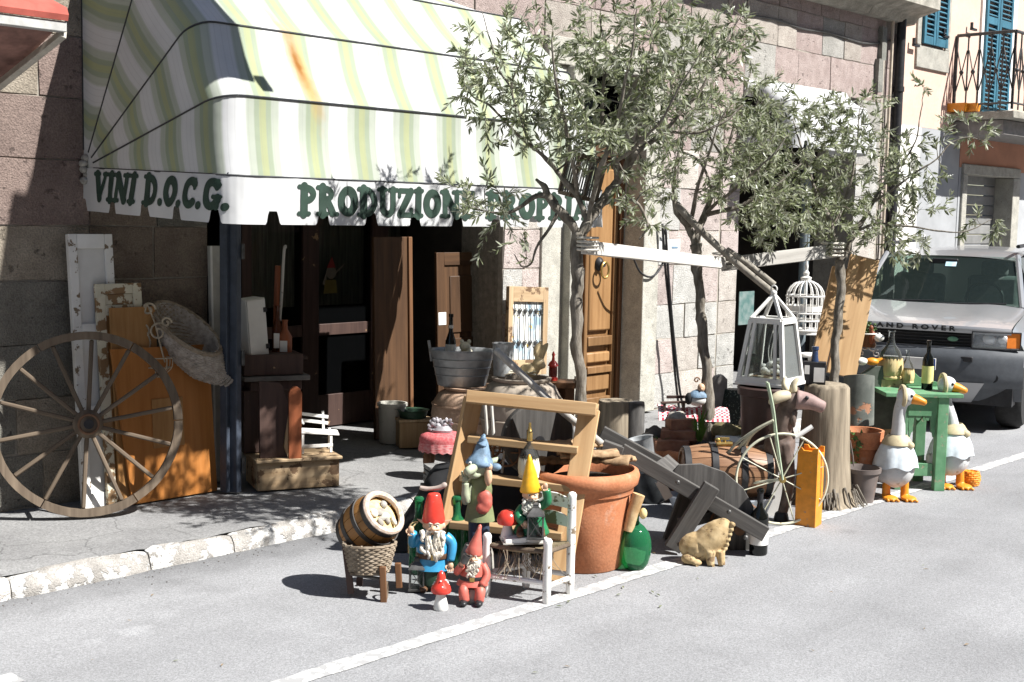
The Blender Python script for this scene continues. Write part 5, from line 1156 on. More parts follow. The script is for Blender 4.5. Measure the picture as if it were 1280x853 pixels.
# red stool with the silver flowers
t_, k = at(552, 596, 'stool', 'round stool with a red and white checked cushion and turned wooden legs', 'stool', WALK)
REDCHK = mat('red_check', (.50, .07, .08), .85, scale=60, col2=(.62, .20, .20), bump=.5)
t2 = REDCHK
MB(k).lathe([(0.1, 56), (20, 56), (27, 53), (28.5, 48), (28, 44), (28, 40)], n=36, sy=.8).build('cushion', REDCHK, t_, smooth=60)
b = MB(k); n = 72; vs = []; fs = []
for i in range(n):
    a = 2 * PI * i / n; f = 1 + .025 * math.sin(i * PI / 2); 
    for z, g in ((44, 1.0), (38, 1.02 * f), (33 + 1.2 * math.sin(i * PI / 2), 1.03 * f)): vs.append((28.2 * g * math.cos(a), 28.2 * .8 * g * math.sin(a), z))
for i in range(n):
    i2 = (i + 1) % n
    for j in range(2): fs.append((i * 3 + j + 1, i2 * 3 + j + 1, i2 * 3 + j, i * 3 + j))
b.add(vs, fs).build('frill', mat('red_frill', (.52, .08, .09), .85, scale=30, stretch=(1, 1, 6), col2=(.66, .34, .33), bump=.5), t_, smooth=180)
for x, y in ((-18, -10), (16, -12), (-14, 14), (16, 13)): MB(k).lathe([(3, 0), (4.5, 6), (3.2, 12), (5, 20), (5, 27), (3.5, 31), (4, 37)], (x, y, 0), 12).build('leg', BROWNW if x < 0 else WHEELW, t_, smooth=60)
MB(k).lathe([(23, 34), (23, 39)], n=28, sy=.8).build('seat', BROWNW, t_)
kz = t_.location + Vector((0, 0, 56.3 * k)); sf_ = thing('silver_flowers', 'little heap of silvery cloth flowers on the red stool', 'ornament', kz, RZ)
SILV = mat('silver_cloth', (.36, .34, .36), .45, scale=20, var=.25, metal=.2)
for i in range(9):
    x, z = rnd.uniform(-12, 10), rnd.uniform(3, 13); y = rnd.uniform(-6, 6); b = MB(k)
    for j in range(7): a = 2 * PI * j / 7; b.ell((x + 4.5 * math.cos(a), y + rnd.uniform(-2, 2), z + 4.5 * math.sin(a)), (3.0, .8, 2.4), 8, 5, (rnd.uniform(-40, 40), math.degrees(-a), 0))
    b.build('flower', SILV, sf_)
MB(k).lathe([(12, 0), (13, 3), (8, 8)], n=16, sy=.7).build('base', SILV, sf_)
# slate stack by the stool
t_, k = at(568, 612, 'slate_stack', 'stack of grey roof slates on the pavement edge under the stool', 'slates', WALK, rotz=RZ + .25)
for i in range(5): o = MB(k).box((rnd.uniform(-4, 4), 8, 0), (70 - i * 2, 30, 5)).build('slate', mat('slate', (.12, .12, .115), .7, col2=(.24, .24, .23), scale=10), t_, bevel=.003); o.location.z = (3 + i * 6.2) * k; o.rotation_euler.z = rnd.uniform(-.12, .12)
# black tarpaulin heap
q = G(540, 690, 0)[0]; t_ = thing('black_tarpaulin', 'heap of black tarpaulin behind the red-hatted gnome', 'tarpaulin', (q.x, q.y, 0), RZ); k = depth(q) / F
b = MB(k); vs = []; fs = []; nx, ny = 30, 14
for j in range(ny + 1):
    for i in range(nx + 1):
        u, v = i / nx, j / ny; x = -62 + 225 * u; e = min(1, u * 4) * min(1, (1 - u) * 4) * min(1, v * 3.2 + .05) * min(1, (1 - v) * 4 + .1)
        z = (74 + 40 * min(1, u * 1.6)) * e + 7 * noise.noise((u * 6, v * 5, 1)) * e; vs.append((x, 130 * v - 10, max(0.4, z)))
for j in range(ny):
    for i in range(nx): a = j * (nx + 1) + i; fs.append((a, a + 1, a + nx + 2, a + nx + 1))
b.add(vs, fs).build('sheet', BLACKCLOTH, t_, smooth=180)

# mirror in a pale frame with an iron grille
r, wd, h = lean_panel('framed_grille', 'pale wooden frame with a mirror of painted reflections behind a scrolled iron grille', 'frame', (632, 470), (681, 468), 358, .04, .03, tilt=-.03, Y=W - .16, floor=False)
for a, b_ in ((0, .055), (wd - .06, wd)): pbx(r, 'stile', a, b_, 0, h, -.02, .02, CRATEW)
for a in (0, h - .13): pbx(r, 'rail', .056, wd - .061, a, a + .13, -.019, .019, CRATEW)
pbx(r, 'painted_reflection', .057, wd - .062, .131, h - .131, .004, .010, mat('painted_reflection', (.30, .42, .52), .2, scale=5, col2=(.78, .78, .74), peel=(.62, .42, .08), peel_at=.62, peel_scale=11, bump=0, edge=(.40, .55)))  # what the mirror reflects, painted in as white, blue and yellow patches
for i in range(6):
    x = .075 + (wd - .15) * i / 5; MB().tube([(x, -.012, .12), (x, -.012, h - .12)], .005, 6).build('grille_bar', IRON, r)
    for z in (.36, .72): MB().tube([(x + .022 * (1 - j / 16 * .7) * math.cos(j * .55), -.014, z * h / 1 * 1.0 + .03 * (1 - j / 16 * .7) * math.sin(j * .55)) for j in range(17)], .0045, 5).build('grille_scroll', IRON, r)
# second jar with its zinc pail, rabbit, and the branch
tj2, kj2 = jar(650, 575, 'terracotta_jar', 'big dusty jar behind the ladder with a grey pail and a hare on it', 52, 104, mat('dusty_clay', (.30, .25, .20), .85, scale=4, col2=(.44, .38, .31), bump=.4))
zt2 = tj2.location.z + 104 * kj2
q = P(628, 466, depth(tj2.location)); t_ = thing('zinc_pail', 'tall grey zinc pail standing on the dusty jar beside the mirror', 'pail', (q.x, q.y, zt2 + .002), RZ)
MB(kj2).lathe([(11, 0), (13, 40), (14, 41), (12, 40), (10, 3)], n=22).build('body', ZINC, t_)
q = P(664, 470, depth(tj2.location)); t_ = thing('hare_figure', 'cream hare figure with long upright ears on the dusty jar', 'figurine', (q.x, q.y, zt2 + .002), RZ)
MB(kj2).ell((-2, 0, 8), (13, 9, 9)).ell((9, -2, 16), (8, 7, 8)).ell((14, -4, 14), (4, 4, 4)).tube(spline([(9, 0, 20), (6, 0, 32), (12, 0, 44)], 5), [3, 3, 3.5, 4, 4.5, 4.5, 4.5, 4, 3, 2, 1], 8).tube(spline([(12, 0, 20), (14, 0, 32), (20, 0, 42)], 5), [3, 3, 3.5, 4, 4.5, 4.5, 4.5, 4, 3, 2, 1], 8).ell((-10, -4, 4), (7, 4, 4)).build('body', CREAM, t_, remesh=.005)
q = P(645, 475, depth(tj2.location) - .06); t_ = thing('dried_leaves', 'pile of pale dried leaves on the dusty jar', 'leaves', (q.x, q.y, zt2), RZ)
for i in range(8): MB(kj2).ell((rnd.uniform(-10, 26), rnd.uniform(-6, 6), 3 + i * .7), (9, 5, .8), 8, 5, (rnd.uniform(-30, 30), rnd.uniform(-20, 20), rnd.uniform(0, 180))).build('leaf', STRAWW, t_)
dl = depth(G(697, 728)[0]) + .35
pts = [P(a, b_, dl + d_) for a, b_, d_ in ((620, 438, .30), (650, 466, .2), (688, 502, .12), (722, 530, .02), (752, 555, -.05))]
o = MB().tube(spline(pts, 6), [.022 + .006 * noise.noise((i, 0, 0)) for i in range(25)], 8).build('branch', SILVERW, smooth=180); tag(o, 'bleached grey branch lying slantwise over the jar behind the ladder', 'branch')
# dark side table with the red lantern
tq = depth(G(690, 560, WALK)[0]); q = P(692, 545, tq); t_ = thing('side_table', 'small dark wooden table behind the olive trunk, a red lantern on it', 'table', (q.x, q.y, q.z), RZ); k = tq / F
MB(k).box((2, 0, 66), (58, 40, 7)).build('top', BROWNW, t_, bevel=.003); MB(k).box((-14, -10, 31), (12, 12, 63)).build('leg', BROWNW, t_); MB(k).box((18, -10, 31), (12, 12, 63)).build('leg', BROWNW, t_); MB(k).box((2, 12, 31), (46, 6, 63)).build('back', BROWNW, t_); MB(k).box((31, 0, 68), (12, 42, 10)).build('end_cap', WHEELW, t_, bevel=.003)
tz = t_.location.z + 69.8 * k; q = P(691, 476, tq - .03); t_ = thing('red_lantern', 'little dark red lantern on the dark side table', 'lantern', (q.x, q.y, tz), RZ)
MB(k).lathe([(6, 0), (6, 3), (5, 4), (5, 17), (7, 18), (5, 22), (2, 25), (1.5, 30), (2.2, 32), (.6, 36)], n=14).build('body', RED, t_); MB(k).lathe([(5.3, 5), (5.3, 16)], n=14, capb=False, capt=False).build('pane', CLEAR, t_)
q = P(691, 505, tq - .04); t_ = thing('red_lantern', 'lower dark red lantern half hidden under the side table top', 'lantern', (q.x, q.y, q.z), RZ); MB(k).lathe([(7, -10), (8, 0), (6, 14), (3, 20)], n=14).build('body', RED, t_); MB(k).lathe([(8.2, -1), (8.2, 2)], n=14, capb=False, capt=False).build('band', GOLD, t_)
# grey stone disc, small iron wheels
q = P(672, 575, dl + .10); t_ = thing('millstone', 'round grey grindstone standing upright behind the ladder', 'grindstone', q, RZ + .3); k = dl / F
MB(k).lathe([(46, 0), (48, 2), (48, 12), (46, 14)], (0, 8, 26), 36, rot=(90, 0, 0)).build('stone', GREYW, t_, smooth=40); MB(k).lathe([(6, 0), (6, 2)], (0, -7, 26), 14, rot=(90, 0, 0)).build('eye', BLACKM, t_)
for px, py, r0, lb_ in ((633, 566, 17, 'small rusty spoked iron ornament standing behind the ladder'), (612, 560, 13, 'second, smaller spoked iron ornament half behind the left ladder rail')):
    q = P(px, py, dl + .02); t_ = thing('spoked_iron_ornament', lb_, 'iron ornament', q, RZ, 'small iron wheels'); MB(k).torus((0, 0, 0), r0, 1.6, 28, 6).build('rim', RUST, t_)
    for j in range(6): a = PI * j / 6 * 2; MB(k).tube([(0, 0, 0), (r0 * math.cos(a), 0, r0 * math.sin(a))], 1.0, 5).build('spoke', RUST, t_)
    MB(k).tube([(-r0 * .3, 0, -26), (0, 0, 34)], 1.6, 6).build('upright', SILVERW, t_)
for i, px in enumerate((611, 619)):
    p_ = P(px, 570, dl + .06); tag(MB().tube([p_, P(px - 5, 500, dl + .12)], .010, 6).build('bare_stick', SILVERW), ('left' if i == 0 else 'right') + ' of two thin bare sticks standing behind the ladder steps', 'stick')
# ================================================================== FRONT GROUP: ladder, planter, chair, gnomes
# big terracotta planter
qp = G(742, 716)[0]; dP = depth(qp); kP = dP / F
pc = P(727, 712, dP + 0.19); pl = thing('terracotta_planter', 'big terracotta planter full of soil and bark behind the wooden step ladder', 'planter', (pc.x, pc.y, 0), RZ)
pr = [(49, 0), (51, 2), (59, 82), (60, 96), (63, 97), (64, 104), (69, 108), (71, 118), (69, 124), (64, 126), (60, 122), (58, 106)]
MB(kP).lathe(pr, n=48).build('pot', TERRA, pl, smooth=50)
MB(kP).lathe([(59, 106), (42, 112), (20, 115), (0.1, 116)], n=30).build('soil', SOIL, pl)
zt = 120 * kP
def bark_piece(loc, L, wd, rot, label, group='bark pieces on the planter'):
    t_ = thing('bark_slab', label, 'bark', loc, 0, group, rot=rot); b = MB(); n = 10; vs = []; fs = []
    for i in range(n + 1):
        for j in range(6):
            u, v = i / n, j / 5; a = (v - .5) * 1.7; r_ = wd / 1.7 * (1 + .12 * noise.noise((u * 4, v * 3, L)))
            vs.append(((u - .5) * L, r_ * math.sin(a) * (1 - .25 * abs(u - .5)), r_ * (math.cos(a) - .6) + .012 * noise.noise((u * 9, v * 7, 2))))
    for i in range(n):
        for j in range(5): a = i * 6 + j; fs.append((a, a + 1, a + 7, a + 6))
    o = b.add(vs, fs).build('bark', BARKCHIP, t_, smooth=60); q = o.modifiers.new('solid', 'SOLIDIFY'); q.thickness = .016
for i, (px, py, L, wd, rz, lb_) in enumerate(((735, 572, .34, .12, .2, 'long pale bark slab lying across the planter rim'), (760, 578, .26, .14, -.3, 'broad bark slab at the right end of the planter'), (715, 560, .34, .13, .5, 'bark slab lying behind the others on the planter'), (690, 592, .30, .10, .1, 'thin bark slab under the flask on the planter'), (775, 590, .16, .10, .5, 'short bark chip at the planter edge'))):
    q = P(px, py, dP + .02 + i * .03); bark_piece((q.x, q.y, max(zt + .01 + .012 * i, q.z)), L, wd, (R(rnd.uniform(-8, 8)), R(rnd.uniform(-6, 6)), RZ + rz), lb_)

# step ladder
qR, qL = G(699, 728)[0], G(548, 712)[0]
lad = thing('step_ladder', 'wooden step ladder with a wide top board standing before the planter', 'ladder', (qR.x, qR.y, 0)); lo = Vector(lad.location)
dT = depth(qR) + .16
TL, TR = P(592, 497, dT + .10) - lo, P(737, 512, dT) - lo; BL, BR = qL - lo, qR - lo
nf = (TR - TL).cross(BR - TR).normalized(); nf = -nf if nf.dot(fw) > 0 else nf
kL = depth(qR) / F
board('side_rail', BL, TL, 25 * kL, 9 * kL, PINE, lad, side=(nf * .75 + (TR - TL).normalized() * .65), bevel=.004)
board('side_rail', BR, TR, 27 * kL, 9 * kL, PINE, lad, side=nf, bevel=.004)
for py, nm in ((550, 'step'), (597, 'step'), (655, 'step')):
    f = (py - 500) / (712 - 500); a, b_ = TL.lerp(BL, f), TR.lerp(BR, f); e = (b_ - a).normalized() * 5 * kL
    board(nm, a + e, b_ - e, 24 * kL, 9 * kL, PINE_W, lad, side=(0, 0, 1), bevel=.004)
ex = (TR - TL).normalized() * 10 * kL
board('top_board', TL - ex * .6, TR + ex, 40 * kL, 11 * kL, PINE_W, lad, side=(0, 0, 1), bevel=.005)
board('top_edge', TL - ex * .6 + nf * 21 * kL + Vector((0, 0, -2 * kL)), TR + ex + nf * 21 * kL + Vector((0, 0, -2 * kL)), 16 * kL, 5 * kL, PINE, lad, side=nf, bevel=.004)
# straw flask on the lowest visible step
def flask(name, label, px, py, d, hh, rr, straw, cork=None, tall=True):
    q = P(px, py, d); t_ = thing(name, label, 'flask', q, RZ); k = d / F
    b = MB(k); n = 40; prof = [(rr * .72, 0), (rr * .92, hh * .08), (rr, hh * .2), (rr * .97, hh * .34), (rr * .9, hh * .43)]
    vs = []; fs = []
    for r_, z in prof:
        for i in range(n): a = 2 * PI * i / n; g = 1 + .05 * (1 if i % 2 else -1); vs.append((r_ * g * math.cos(a), r_ * g * math.sin(a), z))
    for j in range(len(prof) - 1):
        for i in range(n): i2 = (i + 1) % n; fs.append((j * n + i, j * n + i2, j * n + n + i2, j * n + n + i))
    fs.append(tuple(reversed(range(n)))); b.add(vs, fs).build('straw_jacket', straw, t_, smooth=180)
    MB(k).torus((0, 0, 2), rr * .8, rr * .17, 24, 8, 'Z').build('straw_foot', straw, t_)
    MB(k).lathe([(rr * .88, hh * .3), (rr * .93, hh * .44), (rr * .72, hh * .58), (rr * .35, hh * .70), (rr * .24, hh * .80), (rr * .22, hh * .96), (rr * .30, hh * .97), (rr * .30, hh)], n=22, capb=False, capt=False).build('glass', CLEAR, t_, smooth=60)
    if cork: MB(k).lathe([(rr * .27, hh * .78), (rr * .27, hh * .98), (rr * .2, hh * 1.0), (rr * .12, hh * 1.08), (rr * .12, hh * 1.16)], n=12).build('cork', cork, t_)
    return t_
a, b_ = TL.lerp(BL, (597 - 500) / 212.), TR.lerp(BR, (597 - 500) / 212.); q = lo + a.lerp(b_, .50) + Vector((0, 0, 5 * kL))
flask('straw_flask', 'pale straw-covered wine flask standing on a ladder step', 661, proj(q)[1], depth(q), 60, 13.5, STRAWW, GOLD)

# ---- little white chair
qc = G(683, 755)[0]; k = depth(qc) / F
ch = thing('small_chair', 'small chipped white chair with rush seat carrying the yellow-hatted gnome', 'chair', (qc.x, qc.y, 0), RZ)
FR, FL, BRr, BLl = Vector((0, 0, 0)), Vector((-76, 30, 0)), Vector((31, 42, 0)), Vector((-25, 68, 0))
for nm, p, hh in (('front_leg', FR, 84), ('front_leg', FL, 82), ('back_post', BRr, 134), ('back_post', BLl, 134)):
    ln = 2 if hh > 100 else 0
    b = MB(k).lathe([(4.2, 0), (5.2, 3), (5.4, hh * .3), (5.8, hh * .6), (5.4, hh - 8), (6, hh - 4), (4, hh - 1), (1, hh)], (0, 0, 0), 12)
    o = b.build(nm, WHITEPEEL, ch, smooth=50); o.location = p * k
seat = [(FR + Vector((-2, 2, 66))), (BRr + Vector((0, -2, 68))), (BLl + Vector((0, 0, 68))), (FL + Vector((2, 0, 66)))]
b = MB(k); 
for i in range(13):
    t = i / 12; b.tube(spline([seat[0].lerp(seat[1], t) + Vector((0, 0, 0)), seat[0].lerp(seat[1], t).lerp(seat[3].lerp(seat[2], t), .5) + Vector((0, 0, -3)), seat[3].lerp(seat[2], t)], 4), 2.6, 6)
b.build('rush_seat', mat('rush', (.13, .10, .06), .9, scale=30, col2=(.26, .21, .13), bump=.6), ch, smooth=60)
def rung(p, q, z, r_=3.4, m=WHITEPEEL): 
    o = MB(k).tube([p + Vector((0, 0, z)), q + Vector((0, 0, z))], r_, 8).build('rung', m, ch)
rung(FR, FL, 26); rung(FR, BRr, 22); rung(FL, BLl, 30); rung(FR, FL, 66, 3, WHEELW); rung(FR, BRr, 66, 3, WHEELW); rung(BRr, BLl, 26)
for z, hh in ((88, 17), (112, 17)):
    p, q_ = BLl + Vector((3, 0, z)), BRr + Vector((-3, 0, z)); d = (q_ - p); n_ = Vector((-d.y, d.x, 0)).normalized()
    b = MB(k); vs = []; N_ = 12
    for i in range(N_ + 1):
        t = i / N_; c = p.lerp(q_, t) + n_ * (7 * math.sin(PI * t)); up_ = hh * (.72 + .28 * math.sin(PI * t))
        for o_, z_ in ((-1.5, 0), (1.5, 0), (1.5, up_), (-1.5, up_)): vs.append(c + n_ * o_ + Vector((0, 0, z_)))
    fs = [(3, 2, 1, 0), tuple(range(N_ * 4, N_ * 4 + 4))]
    for i in range(N_):
        for j in range(4): a = i * 4 + j; b2_ = i * 4 + (j + 1) % 4; fs.append((a, b2_, b2_ + 4, a + 4))
    b.add(vs, fs).build('back_slat', mat('chipped_slat', (.72, .72, .70), .6, var=.06, peel=(.17, .15, .09), peel_at=.5, peel_scale=7), ch, smooth=50)
b = MB(k)
for i in range(46):
    x, y = rnd.uniform(-60, 10), rnd.uniform(15, 60); b.tube(spline([(x, y, 64), (x + rnd.uniform(-8, 8), y - 8, 48), (x + rnd.uniform(-14, 14), y - 10, rnd.uniform(22, 40))], 3), .6, 4, cap=False)
o = tag(b.build('frayed_rush', WICKER, ch, smooth=180), kind='stuff')
SEATZ = 70 * k

# ---- figures
def eyes(b, x, y, z, sp, r_):
    for s_ in (-1, 1): b.ell((x + s_ * sp, y, z), (r_, r_ * .6, r_), 8, 6)
EYEW = paint('eye_white', (.7, .68, .62), .3, var=.02); EYEB = paint('eye_dark', (.02, .02, .02), .2, var=.02)
def beard(t_, k, cx, y, ztop, wd, ln, m, seed=1, depth_=5):
    """a beard of overlapping locks"""
    rg = random.Random(seed); b = MB(k)
    for i in range(26):
        u = rg.uniform(-1, 1); z0 = ztop - rg.uniform(0, .55) * ln; x0 = cx + u * wd * (1 - .25 * (ztop - z0) / ln); l = ln * rg.uniform(.35, .5) * (1 - .35 * abs(u))
        pts = [(x0, y, z0), (x0 * 1.0 + rg.uniform(-2, 2), y - depth_ * .8, z0 - l * .4), (x0 * .9 + cx * .1 + rg.uniform(-3, 3), y - depth_, z0 - l * .75), (x0 * .8 + cx * .2 + rg.uniform(-2, 2), y - depth_ * .6, z0 - l)]
        sp = spline(pts, 3); b.tube(sp, [wd * (.20 - .14 * q / (len(sp) - 1)) + .6 for q in range(len(sp))], 6)
    return b.build('beard', m, t_, smooth=180)
def face(t_, k, c, r_, skin=SKIN, nose=1.0, brow=BEARD):
    x, y, z = c
    b = MB(k).ell((x, y, z), (r_, r_ * .95, r_ * 1.08), 18, 12).ell((x, y - r_ * 1.05, z - r_ * .12), (r_ * .28 * nose, r_ * .32 * nose, r_ * .24 * nose), 10, 8)
    for s_ in (-1, 1): b.ell((x + s_ * r_ * .45, y - r_ * .78, z - r_ * .22), (r_ * .30, r_ * .22, r_ * .25), 10, 8).ell((x + s_ * r_ * 1.05, y, z), (r_ * .22, r_ * .3, r_ * .38), 10, 8)
    b.build('head', skin, t_, remesh=max(.003, r_ * k * .09))
    b = MB(k); eyes(b, x, y - r_ * .86, z + r_ * .16, r_ * .36, r_ * .17); b.build('eyes', EYEW, t_)
    b = MB(k); eyes(b, x, y - r_ * .97, z + r_ * .15, r_ * .35, r_ * .085); b.build('pupils', EYEB, t_)
    b = MB(k)
    for s_ in (-1, 1): b.tube([(x + s_ * r_ * .12, y - r_ * .98, z + r_ * .38), (x + s_ * r_ * .4, y - r_ * .95, z + r_ * .48), (x + s_ * r_ * .66, y - r_ * .75, z + r_ * .34)], [r_ * .07, r_ * .1, r_ * .05], 6)
    b.build('eyebrows', brow, t_)
    b = MB(k)
    for s_ in (-1, 1): b.tube(spline([(x, y - r_ * 1.0, z - r_ * .36), (x + s_ * r_ * .4, y - r_ * 1.02, z - r_ * .46), (x + s_ * r_ * .85, y - r_ * .75, z - r_ * .34)], 4), [r_ * .14 - r_ * .013 * q for q in range(9)], 6)
    b.build('moustache', brow, t_)
def hand(t_, k, c, r_, skin, name='hand', dirx=0.0, curl_=1.0):
    """palm, four bent fingers and a thumb"""
    x, y, z = c; b = MB(k).ell((x, y, z), (r_ * .8, r_ * .5, r_ * .95), 10, 8)
    for i in range(4):
        fx = x + (i - 1.5) * r_ * .42; ln = r_ * (1.0, 1.2, 1.1, .85)[i]
        b.tube(spline([(fx, y, z - r_ * .6), (fx + dirx * r_ * .2, y - r_ * .15, z - r_ * .6 - ln * .5), (fx + dirx * r_ * .3, y - r_ * .5 * curl_, z - r_ * .6 - ln * .8)], 3), [r_ * .19] * 5 + [r_ * .14, r_ * .1], 6)
    b.tube(spline([(x - r_ * .7, y, z + r_ * .1), (x - r_ * 1.15, y - r_ * .3, z - r_ * .3), (x - r_ * .9, y - r_ * .6, z - r_ * .8)], 3), [r_ * .22] * 5 + [r_ * .16, r_ * .1], 6)
    return b.build(name, skin, t_, smooth=180)
def boots(t_, k, xs, y, m, w_=9, l=15, h_=9):
    for x in xs: MB(k).ell((x, y - l * .35, h_ * .5), (w_ * .55, l * .6, h_ * .5), 12, 8).ell((x, y + l * .1, h_ * .8), (w_ * .5, w_ * .5, h_ * .8), 12, 8).build('boot', m, t_, remesh=.005)
def lantern_small(name, label, p, k, s=1.0, top_wire=None):
    t_ = thing(name, label, 'lantern', p, RZ)
    MB(k).box((0, 0, 1.5 * s), (24 * s, 20 * s, 3 * s)).build('base', IRON, t_, bevel=.001)
    for x in (-10, 10):
        for y in (-8, 8): MB(k).box((x * s, y * s, 17 * s), (2 * s, 2 * s, 30 * s)).build('post', IRON, t_)
    MB(k).box((0, 0, 17 * s), (19 * s, 15 * s, 28 * s)).build('glass', CLEAR, t_)
    b = MB(k); 
    for s_ in (-1, 1): b.tube([(-9 * s_ * s, -8.6 * s, 4 * s), (9 * s_ * s, -8.6 * s, 31 * s)], .7 * s, 4)
    b.build('guard_wire', IRON, t_)
    MB(k).lathe([(17 * s, 32 * s), (16 * s, 34 * s), (6 * s, 42 * s), (5 * s, 46 * s), (6 * s, 47 * s), (2 * s, 49 * s)], n=4, M=Matrix.Rotation(PI / 4, 4, 'Z')).build('roof', IRON, t_, smooth=30)
    if top_wire:
        MB(k).tube(spline(top_wire, 5), .9, 5).build('rope', STRAW, t_)
    return t_

# big gnome with the red hat
qg = G(540, 738)[0]; k = depth(qg) / F * .91; g = thing('garden_gnome', 'big bearded garden gnome with red pointed hat and blue tunic', 'garden gnome', (qg.x, qg.y, 0), RZ)
boots(g, k, (-11, 11), -4, LEATHER, 12, 18, 10)
MB(k).lathe([(13, 6), (19, 10), (21, 24), (20, 36)], n=20, sy=.75).build('trousers', DGREEN, g)
MB(k).lathe([(26, 31), (25, 34), (21, 46), (22, 52), (23, 64), (20, 76), (13, 84), (8, 88)], n=26, sy=.74).build('tunic', BLUE, g, smooth=80)
MB(k).lathe([(22.6, 47), (23, 48), (23, 53), (22.6, 54)], n=26, sy=.76).build('belt', LEATHER, g); MB(k).box((3, -17.6, 50.5), (8, 2, 8)).build('buckle', GOLD, g)
for s_, tip in ((-1, (-26, -12, 84)), (1, (25, -8, 44))):
    MB(k).tube(spline([(s_ * 17, -2, 76), (s_ * 27, -4, 66), tip], 5), [8, 8, 7.8, 7.5, 7, 6.6, 6.2, 6, 5.8, 5.6, 5.4], 10).build('sleeve', BLUE, g, smooth=180)
hand(g, k, (-29, -14, 88), 5.5, SKIN); hand(g, k, (25, -10, 38), 5.5, SKIN)
face(g, k, (2, -6, 92), 12.5, SKIN, 1.15)
for s_ in (-1, 1): MB(k).prism([(2 + s_ * 12, 90), (2 + s_ * 24, 100), (2 + s_ * 12, 98)] if s_ > 0 else [(2 + s_ * 12, 98), (2 + s_ * 24, 100), (2 + s_ * 12, 90)], -4, 0).build('ear', SKIN, g, bevel=.002)
beard(g, k, 2, -14, 88, 17, 47, BEARD, 3)
o = MB(k).lathe([(15.5, 97), (16, 99), (14.5, 108), (12, 122), (9, 134), (7.5, 136), (2, 137)], (1, -3, 0), 24, sy=.95).build('hat', RED, g, smooth=70)
q = P(521, 741, depth(qg) - .03); lantern_small('hand_lantern', 'black iron lantern hanging on a rope from the big gnome\'s raised hand', (q.x, q.y, .01), k, .95, [(0, 0, 46), (3, 2, 70), (-8, 0, 84), (0, 3, 94), (-12, 4, 86), (-12, 2, 50)])
# driftwood on top of the gnome hat
q = P(541, 610, depth(qg) - .04); t_ = thing('driftwood', 'short grey piece of driftwood balanced on the red hat', 'driftwood', q, RZ)
MB(k).tube(spline([(-18, 0, 0), (-8, 0, -1.5), (6, 0, 0), (14, 0, 3), (18, 0, 7)], 4), [2.5, 3, 3.2, 3.4, 3.2, 3, 3, 3, 3.2, 3.4, 3.5, 3.6, 3.8, 4, 3.6, 3, 1.5], 8).build('wood', mat('driftwood', (.30, .24, .21), .8, scale=20, col2=(.44, .36, .32)), t_, smooth=180)
# tall green bottles behind the gnome
def bottle(name, label, px, py, hh, rr, m, z=0., dd=0., neck=.3, lab=None, cork=None, cat='bottle', d=None):
    t_, k = at(px, py, name, label, cat, z, dd=dd, d=d)
    MB(k).lathe([(rr * .9, 0), (rr, 2), (rr, hh * .55), (rr * .93, hh * .61), (rr * neck * 1.15, hh * .72), (rr * neck, hh * .78), (rr * neck, hh * .94), (rr * neck * 1.35, hh * .945), (rr * neck * 1.35, hh * .98), (rr * neck, hh)], n=22).build('body', m, t_, smooth=50)
    if lab: MB(k).lathe([(rr * 1.02, hh * lab[0]), (rr * 1.02, hh * lab[1])], n=22, capb=False, capt=False).build('label', lab[2], t_)
    if cork: MB(k).lathe([(rr * neck * 1.1, hh * .80), (rr * neck * 1.1, hh * .99), (rr * .1, hh * 1.0)], n=14).build('capsule', cork, t_)
    return t_
bottle('green_bottle', 'tall green glass bottle to the right of the red-hatted gnome', 569, 712, 92, 15, GREENBOT, dd=.05, neck=.36)
bottle('green_bottle', 'tall green glass bottle half hidden left of the red-hatted gnome', 521, 722, 98, 12, GREENBOT, dd=.09, neck=.4)
# goblin with the blue hat
qh = G(597, 726)[0]; d = depth(qh); q = P(597, 682, d); k = d / F; g = thing('goblin_figure', 'tall big-nosed goblin figure with drooping blue hat and raised hand', 'figurine', (q.x, q.y, 0.0), RZ)
zb = q.z / k
MB(k).lathe([(20, 0), (22, 4), (20, zb * .7 + 4), (16, zb + 2)], n=18, sy=.8).build('base', STONE_R, g)
def zz(z): return z + zb
for x in (-6, 7): MB(k).tube(spline([(x, 0, zz(0)), (x + 1, -2, zz(18)), (x * .8, 0, zz(40))], 4), [6, 6, 6, 6.4, 6.8, 7, 7.4, 7.6, 8], 10).build('trouser_leg', NAVY, g, smooth=180)
MB(k).lathe([(19, 32), (17, 44), (14, 58), (15, 72), (13, 84), (7, 92)], (2, 0, zb), 20, sy=.7).build('tunic', OLIVEP, g, smooth=80)
MB(k).ell((8, -9, zz(62)), (10, 6, 11), 12, 9).ell((6, -11, zz(50)), (9, 5, 8), 12, 9).ell((10, -10, zz(56)), (8, 6, 10), 12, 9).build('bundle', ROSE, g, remesh=.006)
MB(k).tube(spline([(-9, -2, zz(78)), (-15, -6, zz(58)), (-16, -12, zz(66)), (-16, -13, zz(82))], 5), [5.5] * 6 + [5] * 6 + [4.5] * 4, 10).build('arm', PALESKIN, g, smooth=180)
b = MB(k).ell((-16, -13, zz(86)), (4.5, 3, 5), 10, 8)
for i in range(4): b.tube([(-19.5 + i * 2.4, -13, zz(89)), (-20.5 + i * 3, -14.5, zz(95) + (0, 2, 1.4, -1)[i]), (-20 + i * 3, -17, zz(97) + (0, 2, 1.4, -1)[i])], [1.5, 1.4, 1], 6)
b.tube([(-13, -13, zz(85)), (-9, -15, zz(89)), (-8, -16, zz(93))], [1.7, 1.5, 1.1], 6); b.build('raised_hand', PALESKIN, g, smooth=180)
